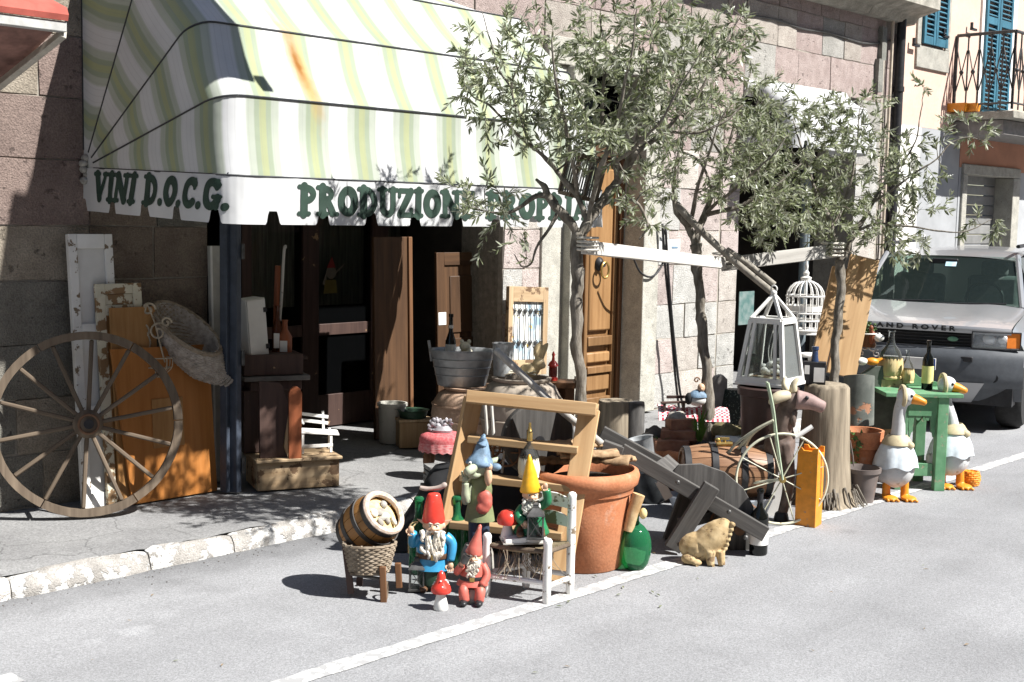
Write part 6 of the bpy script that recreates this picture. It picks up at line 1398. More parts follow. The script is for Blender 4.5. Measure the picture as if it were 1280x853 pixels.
MB(k).ell((0, -4, zz(102)), (13, 12, 14), 16, 12).tube(spline([(-5, -14, zz(102)), (-10, -22, zz(100)), (-16, -26, zz(97))], 4), [5, 5.4, 5.8, 6, 6, 6, 5.8, 5, 3], 10).ell((-6, -12, zz(92)), (9, 6, 5), 12, 8).tube([(10, 0, zz(104)), (20, 2, zz(108)), (24, 3, zz(112))], [5, 4, 1], 8).build('head', PALESKIN, g, remesh=.006)
MB(k).ell((12, -12, zz(90)), (5, 5, 12), 10, 8).ell((13, -12, zz(102)), (4, 4, 5), 8, 6).build('hair_tuft', SKIN, g)
b = MB(k); eyes(b, -6, -15.5, zz(107), 4.5, 2.4); b.build('eyes', EYEW, g); b = MB(k); eyes(b, -6.4, -17, zz(107), 4.5, 1.1); b.build('pupils', EYEB, g)
b = MB(k).lathe([(17, -3), (18, 0), (14.5, 5), (12, 10), (10, 16), (8, 22), (6, 27)], (0, 0, 0), 24, sy=.85, M=Matrix.Translation((1, -4, zz(105))) @ Euler((R(-6), R(8), 0)).to_matrix().to_4x4()).tube(spline([(3, -4, zz(128)), (5, -5, zz(134)), (2, -6, zz(138))], 4), [7, 6.6, 6.2, 5.8, 5.4, 5.2, 5.4, 5.6, 4], 10)
b.v = [v + noise.noise_vector(v * 26) * .010 for v in b.v]; b.build('hat', PALEBLUE, g, smooth=120)
MB(k).ell((21, -6, zz(101)), (7, 4, 5), 10, 7).build('hat_flap', PALEBLUE, g)
# small red gnome sitting
qs = G(590, 752)[0]; k = depth(qs) / F; g = thing('garden_gnome', 'small seated gnome in faded red drinking from a mug, hat leaning', 'garden gnome', (qs.x, qs.y, 0), RZ)
MB(k).lathe([(15, 0), (16, 8), (14, 18)], n=18, sy=.8).build('rock', STONE_R, g)
for x in (-8, 8):
    MB(k).tube(spline([(x * .7, 0, 20), (x * 1.3, -13, 18), (x * 1.1, -14, 5)], 4), [6.5] * 9, 10).build('trouser_leg', ROSE, g, smooth=180)
boots(g, k, (-10, 9), -15, BOOT, 10, 15, 8)
MB(k).lathe([(20, 22), (19, 26), (15, 30), (16, 38), (15, 46), (9, 54)], n=20, sy=.8).build('coat', ROSE, g, smooth=80)
MB(k).lathe([(16, 29), (16.3, 30), (16.3, 33), (16, 34)], n=20, sy=.82).build('belt', BOOT, g); MB(k).box((0, -13.5, 31.5), (6, 1.5, 5)).build('buckle', GOLD, g)
MB(k).tube(spline([(-12, -2, 48), (-19, -8, 40), (-13, -14, 50)], 4), [5] * 9, 8).build('sleeve', ROSE, g, smooth=180); MB(k).tube(spline([(12, -2, 48), (18, -6, 36), (12, -13, 24)], 4), [5] * 9, 8).build('sleeve', ROSE, g, smooth=180)
hand(g, k, (12, -15, 22), 3.6, SKIN); hand(g, k, (-13, -16, 52), 3.4, SKIN)
MB(k).lathe([(4, -5), (5, -4), (5, 6), (4.2, 6), (4, -3)], (-9, -18, 58), 14, rot=(0, 25, 0)).build('mug', IRON, g)
face(g, k, (1, -4, 58), 9, SKIN, 1.1); beard(g, k, 1, -9, 56, 9, 25, BEARD, 9, 4)
MB(k).lathe([(10.5, 0), (11, 1.5), (8.5, 10), (5, 22), (2.6, 32), (2.4, 36), (.5, 38)], (0, 0, 0), 18, M=Matrix.Translation((1, -3, 62)) @ Euler((0, R(12), 0)).to_matrix().to_4x4()).build('hat', ROSE, g, smooth=80)
# mushrooms
def mushroom(label, p, k, s=1.0):
    t_ = thing('toadstool_ornament', label, 'toadstool', p, RZ)
    MB(k * s).lathe([(8.5, 0), (9.5, 2), (8, 10), (5.5, 20), (5.2, 24)], n=18).build('stem', CREAM if s < .9 else CERAM, t_, smooth=60)
    MB(k * s).lathe([(5, 24), (12, 22), (13, 25), (11.5, 30), (7, 35), (5.5, 41), (4.5, 46), (2, 49), (.3, 50)] if s > .97 else [(5, 24), (13, 22), (14.5, 27), (12.5, 34), (8, 39), (3, 41), (.3, 41.5)], n=20).build('cap', RED, t_, smooth=60)
    b = MB(k * s)
    for i in range(16): a, z = rnd.uniform(0, 2 * PI), rnd.uniform(.2, .9); rr = (12.4 * (1 - z) + 5.2 * z); b.ell((rr * math.cos(a), rr * math.sin(a), 27 + z * 13), (1.3, 1.3, 1.1), 6, 5)
    b.build('spots', CERAM, t_); return t_
qm = G(551, 762)[0]; mushroom('red-capped toadstool ornament standing alone on the asphalt in front', (qm.x, qm.y, 0), depth(qm) / F, 1.0)
# on the chair: stone book, yellow-hatted gnome with lantern, toadstool
cz = SEATZ + .004
q = P(655, 688, depth(qc) + .12); t_ = thing('stone_book', 'open white stone book lying on the rush seat', 'book', (q.x, q.y, cz), RZ + .15); kc = depth(q) / F
MB(kc).box((-13, 0, 4), (27, 36, 7), (0, -6, 0)).box((14, 0, 4), (27, 36, 7), (0, 6, 0)).build('pages', CERAM, t_, bevel=.004); MB(kc).box((0, 0, .8), (58, 38, 1.6)).build('cover', paint('book_cover', (.4, .38, .34)), t_)
kz_ = cz + 8.2 * kc
q = P(664, 672, depth(qc) + .13); g = thing('garden_gnome', 'gnome with tall yellow hat and green coat holding a lantern on the chair', 'garden gnome', (q.x, q.y, kz_), RZ); k = depth(q) / F
MB(k).lathe([(22, 0), (23, 3), (19, 12), (15, 24), (13, 36), (7, 44)], n=22, sy=.8).build('coat', GREENP, g, smooth=80)
boots(g, k, (-14, 12), -14, LEATHER, 10, 14, 8)
MB(k).tube(spline([(11, -2, 36), (19, -7, 44), (17, -9, 58)], 5), [6] * 6 + [5.5] * 5, 8).build('sleeve', GREENP, g, smooth=180); MB(k).tube(spline([(-11, -2, 34), (-17, -9, 24), (-9, -16, 18)], 5), [6] * 6 + [5.5] * 5, 8).build('sleeve', GREENP, g, smooth=180)
hand(g, k, (16, -10, 63), 4, SKIN, curl_=1.5); hand(g, k, (-8, -18, 17), 4, SKIN)
face(g, k, (0, -4, 50), 10, SKIN, 1.1); beard(g, k, -1, -9, 46, 10, 26, GREYBEARD, 5, 4)
MB(k).lathe([(13, 0), (13.5, 2), (11, 10), (8, 24), (4, 38), (1.5, 46), (.3, 47)], n=22, M=Matrix.Translation((-2, -3, 54)) @ Euler((0, R(-3), 0)).to_matrix().to_4x4()).build('hat', YELLOW, g, smooth=80)
q = P(669, 674, depth(qc) + .03); lantern_small('hand_lantern', 'black iron lantern standing before the yellow-hatted gnome', (q.x, q.y, kz_), k, .92)
q = P(634, 675, depth(qc) + .12); mushroom('toadstool ornament with white stem on the chair beside the yellow-hatted gnome', (q.x, q.y, cz), depth(q) / F, .95)

# ---- barrel in the wicker barrow
def barrel(name, label, loc, rot, R0, R1, L, k, woodm, hoopm, open_=False, n=18, parent_objs=True, hoops=(.08, .33, .67, .92), hw=.05):
    """staved barrel along local z from 0 to L"""
    t_ = thing(name, label, 'barrel', loc, rot=rot)
    J = 10
    def rad(t): return R0 + (R1 - R0) * (1 - (2 * t - 1) ** 2)
    for i in range(n):
        a0, a1 = 2 * PI * i / n + .012, 2 * PI * (i + 1) / n - .012; vs = []; fs = []
        for j in range(J + 1):
            t = j / J; r_ = rad(t)
            for a, q in ((a0, r_), ((a0 + a1) / 2, r_ * 1.004), (a1, r_), (a1, r_ - 3.5), (a0, r_ - 3.5)): vs.append((q * math.cos(a), q * math.sin(a), t * L))
        for j in range(J):
            for c in range(5): a = j * 5 + c; b2_ = j * 5 + (c + 1) % 5; fs.append((a, b2_, b2_ + 5, a + 5))
        fs += [(4, 3, 2, 1, 0), tuple(range(J * 5, J * 5 + 5))]
        MB(k).add(vs, fs).build('stave', woodm, t_, smooth=50)
    for f in hoops:
        MB(k).lathe([(rad(f - hw) + .3, L * (f - hw)), (rad(f) + 1.3, L * (f - hw)), (rad(f) + 1.3, L * (f + hw)), (rad(f + hw) + .3, L * (f + hw))], n=36, capb=False, capt=False).build('hoop', hoopm, t_, smooth=30)
    MB(k).lathe([(R0 - 3, 3), (R0 - 3, 5)], n=24).build('head', woodm, t_)
    if not open_: MB(k).lathe([(R0 - 3, L - 5), (R0 - 3, L - 3)], n=24).build('head', woodm, t_)
    return t_
def rot_to(v, roll=0): return Vector(v).to_track_quat('Z', 'Y').to_matrix().to_4x4()
qb_ = G(462, 745)[0]; k = depth(qb_) / F; bw = thing('wicker_barrow', 'small rustic wicker wheelbarrow planter holding a tilted barrel', 'barrow', (qb_.x, qb_.y, 0), RZ); kb_ = k
b = MB(k); rows = []
for i in range(13): t = i / 12; rows.append((Vector((0 - 1 * (1 - t), -4, 34 + 34 * t)), Vector((24 + 8 * t, 0, 1 * t)), Vector((0, 18 + 5 * t, 0))))
wicker_rows(b, rows, 16, 1.9, 1.0); b.build('weave', WICKER, bw)
for i in range(14):
    a = 2 * PI * i / 14; MB(k).tube([(22 * math.cos(a), -4 + 17 * math.sin(a), 32), (33 * math.cos(a), -4 + 23 * math.sin(a), 70)], 1.5, 5).build('stake', WICKER, bw)
MB(k).box((0, -4, 33), (44, 32, 3)).build('floor', WHEELW, bw)
for p0, p1 in (((-30, -6, 64), (-22, -8, 5)), ((18, -22, 44), (20, -24, -1)), ((34, 10, 40), (36, 10, 8)), ((-14, 24, 40), (-16, 26, 5))): board('leg', Vector(p0) * k, Vector(p1) * k + Vector((0, 0, 0)), 8 * k, 6 * k, DARKW if p0[0] < 0 else BROWNW, bw, bevel=.004)
MB(k).tube([(-24, -8, 30), (18, -16, 26)], 2.5, 6).build('bar', GREYW, bw); MB(k).torus((22, -10, 10), 10, 1.6, 20, 6, 'X').build('wheel', WHEELW, bw)
OAK = wood('oak_stave', (.24, .11, .03), (.38, .19, .06), .5); OAKD = wood('old_oak_stave', (.17, .085, .045), (.32, .18, .10), .45)
ax = (rt * .62 + Vector((0, 0, 1)) * .62 - Vector((fw.x, fw.y, 0)) * .48).normalized(); p = P(453, 664, depth(qb_) + .10) - ax * 16 * k
br = barrel('small_barrel', 'small oak barrel tilted in the wicker barrow, open end filled with stones', p + Vector((0, 0, 0)), (0, 0, 0), 28, 35, 64, k, OAK, mat('dark_hoop', (.05, .047, .045), .5, var=.3, metal=.3), True, 16)
br.rotation_euler = ax.to_track_quat('Z', 'Y').to_euler()
MB(k).torus((0, 0, 63), 27, 4, 32, 8, 'Z').build('rope_rim', mat('rope', (.42, .30, .22), .9, scale=40, col2=(.6, .5, .42), bump=.8), br)
MB(k).lathe([(25, 56), (15, 60), (.1, 61)], n=20).build('filling', STRAW, br)
for i in range(9): MB(k).ell((rnd.uniform(-14, 14), rnd.uniform(-14, 14), 62), (rnd.uniform(3, 7), rnd.uniform(3, 7), 3.5), 8, 6).build('pebble', STONE_R if i % 3 else STRAWW, br)
# green demijohn with cork float
t_, k = at(793, 711, 'demijohn', 'round green glass demijohn standing on the white line beside the planter', 'demijohn', 0)
MB(k).lathe([(9, 0), (13, 1.5), (17, 8), (19.6, 18), (20.6, 28), (19.6, 38), (16.5, 47), (11, 54), (6, 58), (4, 61), (3.8, 72), (5.2, 73), (5.2, 76), (4, 77)], n=32).build('body', GREENBOT, t_, smooth=60)
q = P(794, 640, depth(t_.location) - .07); c_ = thing('cork_roll', 'roll of cork bark leaning on the neck of the green demijohn', 'cork bark', (q.x, q.y, q.z), RZ)
MB(k).tube([(-8, 0, -24), (-3, 0, 0), (4, 1, 22)], [6.5, 7.5, 8], 12).build('roll', mat('cork', (.42, .26, .12), .9, scale=18, col2=(.62, .45, .25), bump=.9), c_, smooth=60); MB(k).ell((10, 0, -2), (5, 5, 7), 10, 7).build('stopper', STRAW, c_)
# ================================================================== RIGHT GROUP: barrow, bowl, pots, geese, table
# old wooden wheelbarrow
q0 = G(922, 694)[0]; d0 = depth(q0); k = d0 / F
wb = thing('wheelbarrow', 'old grey timber wheelbarrow standing tipped, its two handles pointing up to the left', 'wheelbarrow', (q0.x, q0.y, 0), RZ); wo = Vector(wb.location); Ri = Matrix.Rotation(-RZ, 3, 'Z')
def wl(px, py, dd): return Ri @ (P(px, py, d0 + dd) - wo)
def wboard(nm, a, b_, w_, t_, side=(0, -1, 0), m=GREYW): return board(nm, a, b_, w_ * k, t_ * k, m, wb, side=side, bevel=.004)
wboard('beam', wl(753, 557, .05), wl(778, 566, .04), 15, 14); wboard('beam', wl(776, 563, .05), wl(957, 668, -.06), 19, 12)
wboard('beam', wl(752, 540, .42), wl(935, 640, .34), 17, 14)
wboard('leg', wl(890, 607, -.08), wl(840, 686, -.02), 21, 10); wboard('leg', wl(868, 590, .36), wl(838, 676, .34), 20, 12)
MB(k).lathe([(33, -9), (34, -7), (34, 7), (33, 9)], tuple((wl(921, 660, .14)) / k), 30, rot=(90, 0, 8)).build('wheel', GREYW, wb, smooth=40)
wheelc = wl(921, 660, .14) / k
MB(k).lathe([(7, -13), (7, 13)], tuple(wheelc), 14, rot=(90, 0, 8)).build('hub', RUST, wb)
MB(k).torus(tuple(wheelc), 34, 2.5, 30, 6).build('iron_tyre', RUST, wb)
pl_ = [(-50, 2), (60, -56), (58, -36), (44, -12), (20, 8), (-10, 18), (-38, 16)]
for dy, nm in ((.02, 'side_panel'), (.30, 'side_panel')):
    c = wl(886, 598, dy) / k; MB(k).prism([(x, z) for x, z in reversed([(p[0], p[1]) for p in pl_])][::-1], 0, 5, Matrix.Translation(c)).build(nm, GREYW, wb, bevel=.003)
wboard('floor_board', wl(840, 600, .18), wl(930, 655, .14), 60, 5, side=(.3, 0, 1))
wboard('floor_board', wl(826, 575, .24), wl(850, 596, .2), 44, 8, side=(.5, -.3, 1))
for px, py in ((847, 603), (911, 640), (849, 680), (932, 672)): MB(k).lathe([(3, 0), (3, 1.5), (1.5, 3)], tuple(wl(px, py, -.12) / k), 10, rot=(90, 0, 0)).build('bolt', IRON, wb)
wboard('cross_bar', wl(850, 655, .0), wl(905, 640, .3), 14, 10)
# pig
t_, k = at(882, 704, 'pig_figure', 'yellowish pottery pig sitting under the beam of the old wheelbarrow', 'figurine', 0)
PIGM = mat('pig_clay', (.36, .25, .12), .75, scale=12, col2=(.58, .44, .25), bump=.7, bdist=.006, peel=(.26, .17, .09), peel_at=.60, peel_scale=30)
b = MB(k).ell((-9, 4, 20), (25, 19, 19)).tube(spline([(-2, 2, 22), (10, 0, 36), (20, -2, 48), (25, -3, 56)], 4), [20, 19.5, 19, 18.4, 17.6, 16.6, 15.4, 14, 12.4, 10.6, 9, 7, 4], 14).ell((-22, -7, 7), (10, 9, 7)).ell((-13, -13, 4), (7, 6, 4)).ell((-29, 4, 22), (4, 3, 4)).tube([(3, -12, 18), (4, -15, 1)], [7, 4.6], 8).tube([(16, -10, 18), (18, -13, 1)], [6.4, 4.4], 8)
for q in range(6): b.ell((30 - q * 1.6, -9 + q * .4, 52 - q * 6.2), (4.4, 5, 3.4), 8, 6, (0, 28, 0))
b.v = [v + noise.noise_vector(v * 40) * .004 for v in b.v]; b.build('body', PIGM, t_, remesh=.005)
for x in (-16, 4): MB(k).tube([(x + 2, -14, 2), (x + 3, -18, 1.5)], 2, 6).build('toe', PIGM, t_)
bottle('wine_bottle', 'dark wine bottle with white label standing on the line behind the barrow wheel', 950, 696, 84, 11.5, DARKBOT, lab=(.16, .40, PAPER), cork=BLACKM, dd=.06)
# low terracotta bowl with rubble
qd = G(885, 628)[0]; dB = depth(qd); kb2 = dB / F
pc = P(884, 600, dB + .28); bz = P(884, 566, dB + .02).z
bowl = thing('terracotta_bowl', 'wide low terracotta bowl full of bricks and rubble around the middle olive trunk', 'planter', (pc.x, pc.y, 0), RZ); hb_ = bz / kb2
MB(kb2).lathe([(48, 0), (50, 3), (62, hb_ - 14), (66, hb_ - 12), (70, hb_ - 6), (69, hb_), (64, hb_ + 1), (61, hb_ - 5), (58, hb_ - 8)], n=44).build('bowl', TERRA, bowl, smooth=50)
MB(kb2).lathe([(61, hb_ - 9), (30, hb_ - 3), (.1, hb_ + 2)], n=26).build('soil', SOIL, bowl)
BRICK = mat('brick', (.20, .09, .055), .9, scale=12, col2=(.32, .17, .11), bump=.6)
zb_ = bz - .01
for i, (px, py, dd, s_, rz, rx) in enumerate(((838, 556, .02, 1.0, .1, 0), (848, 543, .08, 1.0, -.15, 3), (851, 530, .12, .8, .25, -3), (862, 556, .16, .9, .5, 0))):
    q = P(px, py, dB + .10 + dd); t_ = thing('brick', 'old red brick number %s in the heap on the terracotta bowl' % i, 'brick', (q.x, q.y, q.z), RZ + rz, 'bricks in the terracotta bowl'); t_['label'] = ('lowest old red brick at the left rim of the terracotta bowl', 'middle brick of the little heap in the terracotta bowl', 'topmost short brick of the heap in the terracotta bowl', 'brick lying flat behind the grass tuft in the terracotta bowl')[i]
    t_.rotation_euler.x = R(rx); MB(kb2).box((0, 0, 0), (44 * s_, 22, 13)).build('body', BRICK, t_, bevel=.004, jit=.002)
for i, (px, py, dd, r_, m, lb_) in enumerate(((846, 522, .2, 16, STONE_R, 'rounded grey rock behind the brick heap'), (912, 540, .1, 22, mat('mossy_rock', (.10, .085, .04), .95, scale=14, col2=(.22, .18, .10), bump=1), 'brown mossy rock on the right of the bowl'), (940, 532, .3, 22, STONE_R, 'pale flat rock beside the brown pot'), (866, 540, .22, 13, STONE_R, 'small grey rock against the olive trunk'), (820, 545, .3, 22, mat('dark_rock', (.09, .08, .07), .95, scale=12, var=.3, bump=1), 'dark flat rock at the left behind the bowl'), (812, 552, .36, 18, STONE_R, 'light grey rock beside the dark stump'), (878, 556, .05, 12, mat('dark_rock2', (.05, .05, .05), .9, scale=12, var=.3), 'black stone at the foot of the olive trunk'), (858, 566, .0, 8, IRON, 'round grey pebble on the bowl rim'))):
    q = P(px, py, dB + .1 + dd); t_ = thing('rock', lb_, 'rock', q, rnd.uniform(0, 6), 'rocks in and around the bowl'); b = MB(kb2).ell((0, 0, 0), (r_, r_ * .8, r_ * .5), 14, 9)
    b.v = [v + noise.noise_vector(v * 14 + Vector((i, 0, 0))) * r_ * kb2 * .28 for v in b.v]; b.build('body', m, t_, smooth=50)
q = P(914, 551, dB + .06); t_ = thing('white_tile', 'white flat tile lying in front of the mossy rock', 'tile', q, RZ + .1); MB(kb2).box((0, 0, 0), (36, 20, 5), (14, 0, 0)).build('body', PAPER, t_, bevel=.002)
for i, (px, py, lb_) in enumerate(((898, 558, 'dark slate scrap standing left of the white tile'), (936, 562, 'thin dark slate at the right rim of the bowl'))):
    q = P(px, py, dB + .07); t_ = thing('slate_scrap', lb_, 'slate', q, RZ); MB(kb2).box((0, 0, 0), (26, 14, 5), (10, 8 - 16 * i, 10)).build('body', BLACKM, t_)
# grass tufts
GRASS = mat('grass_blade', (.10, .20, .03), .5, scale=10, var=.3, bump=0, rv=0)
def tuft(name, label, px, py, d, n, hh, spread, m=GRASS, cat='grass tuft', w_=1.4):
    q = P(px, py, d); t_ = thing(name, label, cat, q, RZ); b = MB(d / F)
    for i in range(n):
        a = rnd.uniform(0, 2 * PI); l = hh * rnd.uniform(.5, 1.1); s_ = spread * rnd.uniform(.2, 1); dx, dy = math.cos(a), math.sin(a) * .6
        b.add([(dx * 2 - dy * w_, dy * 2, 0), (dx * 2 + dy * w_ + w_, dy * 2, 0), (dx * s_ * .5 + w_ * .8, dy * s_ * .5, l * .65), (dx * s_ * .5 - w_ * .2, dy * s_ * .5, l * .65), (dx * s_, dy * s_, l * rnd.uniform(.75, 1))], [(0, 1, 2, 3), (3, 2, 4)])
    tag(b.build('blades', m, t_, smooth=0), kind='stuff')
tuft('grass_tuft', 'bright green grass tuft growing beside the middle olive trunk', 874, 552, dB + .12, 46, 46, 18)
tuft('grass_tuft', 'low weeds at the left rim of the terracotta bowl', 824, 560, dB + .14, 40, 16, 22)
tuft('succulent', 'pale little succulent plant on the right rim of the bowl', 930, 560, dB + .1, 30, 20, 16, mat('pale_succulent', (.32, .36, .24), .5, bump=0, var=.2), 'plant', 2.6)
# checked cloth, dark mini bench, grey figure
CHK = bpy.data.materials.new('red_checked_cloth'); CHK.use_nodes = True; N = CHK.node_tree.nodes; L_ = CHK.node_tree.links
tc = N.new('ShaderNodeTexCoord'); ck = N.new('ShaderNodeTexChecker'); ck.inputs['Scale'].default_value = 55; ck.inputs[1].default_value = (.42, .03, .06, 1); ck.inputs[2].default_value = (.7, .66, .64, 1); L_.new(tc.outputs['Object'], ck.inputs[0]); L_.new(ck.outputs[0], N['Principled BSDF'].inputs['Base Color']); N['Principled BSDF'].inputs['Roughness'].default_value = .85
q = P(856, 520, dB + .42); t_ = thing('checked_cloth', 'red and white checked cloth draped behind the bricks and the middle olive trunk', 'cloth', q, RZ); b = MB(kb2); vs = []; fs = []
for j in range(9):
    for i in range(31):
        u, v = i / 30, j / 8; vs.append((-36 + 92 * u, -20 + 26 * v, (16 * math.sin(v * PI * .6) + 7 * noise.noise((u * 7, v * 2, 0)) * v - 4)))
for j in range(8):
    for i in range(30): a = j * 31 + i; fs.append((a, a + 1, a + 32, a + 31))
b.add(vs, fs).build('cloth', CHK, t_, smooth=180)
q = P(845, 508, dB + .36); t_ = thing('toy_bench', 'tiny dark wooden bench standing on the checked cloth', 'toy bench', q, RZ)
board('seat', Vector((-20, 0, 4)) * kb2, Vector((14, 0, 6)) * kb2, 8 * kb2, 2.5 * kb2, DARKW, t_, side=(0, 0, 1)); board('back', Vector((-12, 6, 11)) * kb2, Vector((22, 6, 12)) * kb2, 4 * kb2, 2 * kb2, DARKW, t_)
for x in (-15, 10): MB(kb2).box((x, 0, -1), (3, 6, 10)).build('leg', DARKW, t_)
q = P(868, 504, dB + .34); t_ = thing('doll_figure', 'little sitting doll with grey hat half hidden by the middle olive trunk', 'figurine', q, RZ)
MB(kb2).ell((4, 0, 4), (13, 8, 8), 14, 9).build('body', WHITEP, t_); MB(kb2).ell((8, -1, 20), (5, 5, 6), 12, 8).ell((8, -6, 19), (1.5, 1.5, 1.5), 6, 5).build('head', SKIN, t_); MB(kb2).lathe([(13, 8), (12, 12), (7, 16), (2, 18)], (4, 0, 0), 16, sy=.7).build('grey_cape', PALEBLUE, t_)
MB(kb2).tube(curl(2, 30, 4, 1.1, 0), 1, 5).build('curl', RUST, t_); MB(kb2).ell((-8, -3, 6), (5, 5, 8), 10, 8).build('dark_bag', BLACKCLOTH, t_)
# upright slab, scribbled bin, brown pot
q = G(897, 566, WALK)[0]; t_ = thing('stone_slab', 'grey stone slab standing upright just behind the middle olive trunk', 'slab', (q.x, q.y, WALK), RZ + .4); k = depth(q) / F
MB(k).prism([(-10, 0), (12, 0), (11, 92), (4, 98), (-4, 96), (-11, 84)], 0, 10).build('body', mat('slab_stone', (.17, .16, .15), .85, scale=10, col2=(.27, .26, .25), bump=.5), t_, bevel=.006)
q = G(915, 566, WALK)[0]; t_ = thing('scribbled_bin', 'black tapering bin with pale scribbled lines beside the brown pot', 'bin', (q.x, q.y, WALK), RZ + .5); k = depth(q) / F
SCR = mat('scribbled_black', (.012, .02, .018), .5, scale=40, col2=(.012, .02, .018), peel=(.22, .27, .24), peel_at=.585, peel_scale=70)
MB(k).lathe([(15, 0), (16, 60), (12, 80), (11, 80)], n=6, M=Matrix.Rotation(.4, 4, 'Z')).build('body', SCR, t_, smooth=20)
qb2 = G(955, 640)[0]; dpt = depth(qb2) + .15; q = P(954, 640, dpt); zt = P(954, 480, dpt)
t_ = thing('brown_planter', 'tall dark brown plastic planter with a thick rim under the white lantern', 'planter', (q.x, q.y, 0), RZ); k = dpt / F; hh = zt.z / k
MB(k).lathe([(26, 0), (33, hh - 20), (34, hh - 12), (37, hh - 11), (38, hh - 2), (36, hh), (33, hh - 4), (30, hh - 18)], n=36).build('pot', PLASTICB, t_, smooth=40); MB(k).lathe([(33, hh - 8), (.1, hh - 5)], n=24).build('soil', SOIL, t_)
# white lantern on the pot
lq = P(963, 474, dpt - .04); t_ = thing('white_lantern', 'big white tapering glass lantern standing on the brown planter', 'lantern', (lq.x, lq.y, zt.z + .006), RZ - .62); k = depth(lq) / F
B0, B1, H_ = 30, 20, 80
def lp(sx, sy, z, g=1.0): f = B0 + (B1 - B0) * z / H_; return Vector((sx * f * g, sy * f * g, z)) * k
MB(k).box((0, 0, 2), (2 * B0 + 6, 2 * B0 + 6, 4)).build('base', WHITEP, t_, bevel=.002); MB(k).box((0, 0, 6), (2 * B0 - 8, 2 * B0 - 8, 4)).build('floor', CREAMPEEL, t_)
for sx in (-1, 1):
    for sy in (-1, 1): board('corner_post', lp(sx, sy, 4), lp(sx, sy, H_), 5 * k, 5 * k, WHITEP, t_, bevel=.001); board('roof_bar', lp(sx, sy, H_ + 2), Vector((0, 0, 112)) * k, 4 * k, 4 * k, WHITEP, t_, bevel=.001)
for s_ in ((-1, -1, 1, -1), (1, -1, 1, 1), (1, 1, -1, 1), (-1, 1, -1, -1)):
    e = Vector((s_[0] + s_[2], s_[1] + s_[3], 0)) / 2
    board('top_rail', lp(s_[0], s_[1], H_), lp(s_[2], s_[3], H_), 7 * k, 5 * k, WHITEP, t_, side=e, bevel=.001); board('bottom_rail', lp(s_[0], s_[1], 7), lp(s_[2], s_[3], 7), 6 * k, 5 * k, WHITEP, t_, side=e, bevel=.001)
    a, b_, c, d = lp(s_[0], s_[1], 10, .97), lp(s_[2], s_[3], 10, .97), lp(s_[2], s_[3], H_ - 3, .97), lp(s_[0], s_[1], H_ - 3, .97)
    MB().add([a, b_, c, d, a - e * .004, b_ - e * .004, c - e * .004, d - e * .004], [(0, 1, 2, 3), (7, 6, 5, 4), (0, 4, 5, 1), (1, 5, 6, 2), (2, 6, 7, 3), (3, 7, 4, 0)]).build('glass_pane', CLEAR, t_, smooth=0)
    if s_[0] != s_[2] and s_[1] == -1:
        for u in (.16, .84): board('door_stile', a.lerp(b_, u) + e * .012, d.lerp(c, u) + e * .012, 4 * k, 3 * k, WHITEP, t_, side=e, bevel=.001)
MB(k).ell((0, 0, 114), (4, 4, 4), 10, 8).torus((0, 0, 119), 4, 1, 14, 6).build('finial_ring', WHITEP, t_)
ls = Vector(t_.location) + Vector((0, 0, 8.5 * k)); fl = thing('white_flowers', 'bunch of little white cloth flowers inside the white lantern', 'flowers', ls, RZ)
for i in range(12): MB(k).ell((rnd.uniform(-9, 9), rnd.uniform(-6, 6), rnd.uniform(3, 22)), (4.5, 4, 3.5), 7, 5, (rnd.uniform(-40, 40), 0, 0)).build('flower', CERAM, fl)
for i in range(3): MB(k).tube(spline([(0, 0, 10), (-4 + i * 4, 0, 34), (2 + i * 3, 0, 62)], 4), .7, 5).build('stem', WHITEP, fl)
# calf figure
qk = G(976, 652)[0]; dk = depth(qk) + .06; k = dk / F; q = P(976, 650, dk)
t_ = thing('calf_figure', 'weathered brown calf sculpture sitting up with pink snout turned right', 'sculpture', (q.x, q.y, 0), RZ)
HIDE = mat('weathered_hide', (.085, .06, .05), .7, scale=12, col2=(.20, .15, .125), bump=.4); SNOUT = mat('pink_snout', (.17, .11, .10), .65, scale=9, col2=(.36, .25, .23), bump=.5); HORN = mat('horn', (.55, .48, .34), .5, scale=8, var=.15)
MB(k).ell((-26, 16, 56), (24, 20, 36), rot=(0, 14, 0)).ell((-4, 8, 90), (20, 17, 32), rot=(0, 10, 0)).ell((-36, 14, 22), (24, 22, 22)).tube(spline([(0, 2, 96), (6, -2, 60), (6, -4, 36), (0, -6, 8)], 4), [12, 11.4, 10.6, 9.8, 9, 8.2, 7.8, 7.4, 7, 6.8, 6.6, 6.4, 6.2], 10).tube(spline([(-4, 6, 110), (0, 2, 130), (4, 0, 146)], 4), [16, 15.4, 14.6, 13.8, 13, 12.4, 12, 11.6, 11], 12).ell((8, -2, 150), (16, 11, 13)).build('body', HIDE, t_, remesh=.008)
MB(k).tube(spline([(12, -4, 152), (28, -7, 150), (41, -8, 145), (46, -8, 143)], 4), [12.5, 12, 11.4, 10.8, 10, 9.2, 8.6, 8.2, 8, 8, 7.6, 6.6, 4], 12).build('snout', SNOUT, t_, smooth=180)
b = MB(k)
for s_ in (-1, 1): b.ell((45.5, -8 + s_ * 4, 146), (1.6, 1.4, 1.6), 8, 6)
b.build('nostrils', BLACKM, t_); b = MB(k); b.ell((22, -17, 156), (2.6, 2, 2.6), 8, 6); b.build('eye', BLACKM, t_)
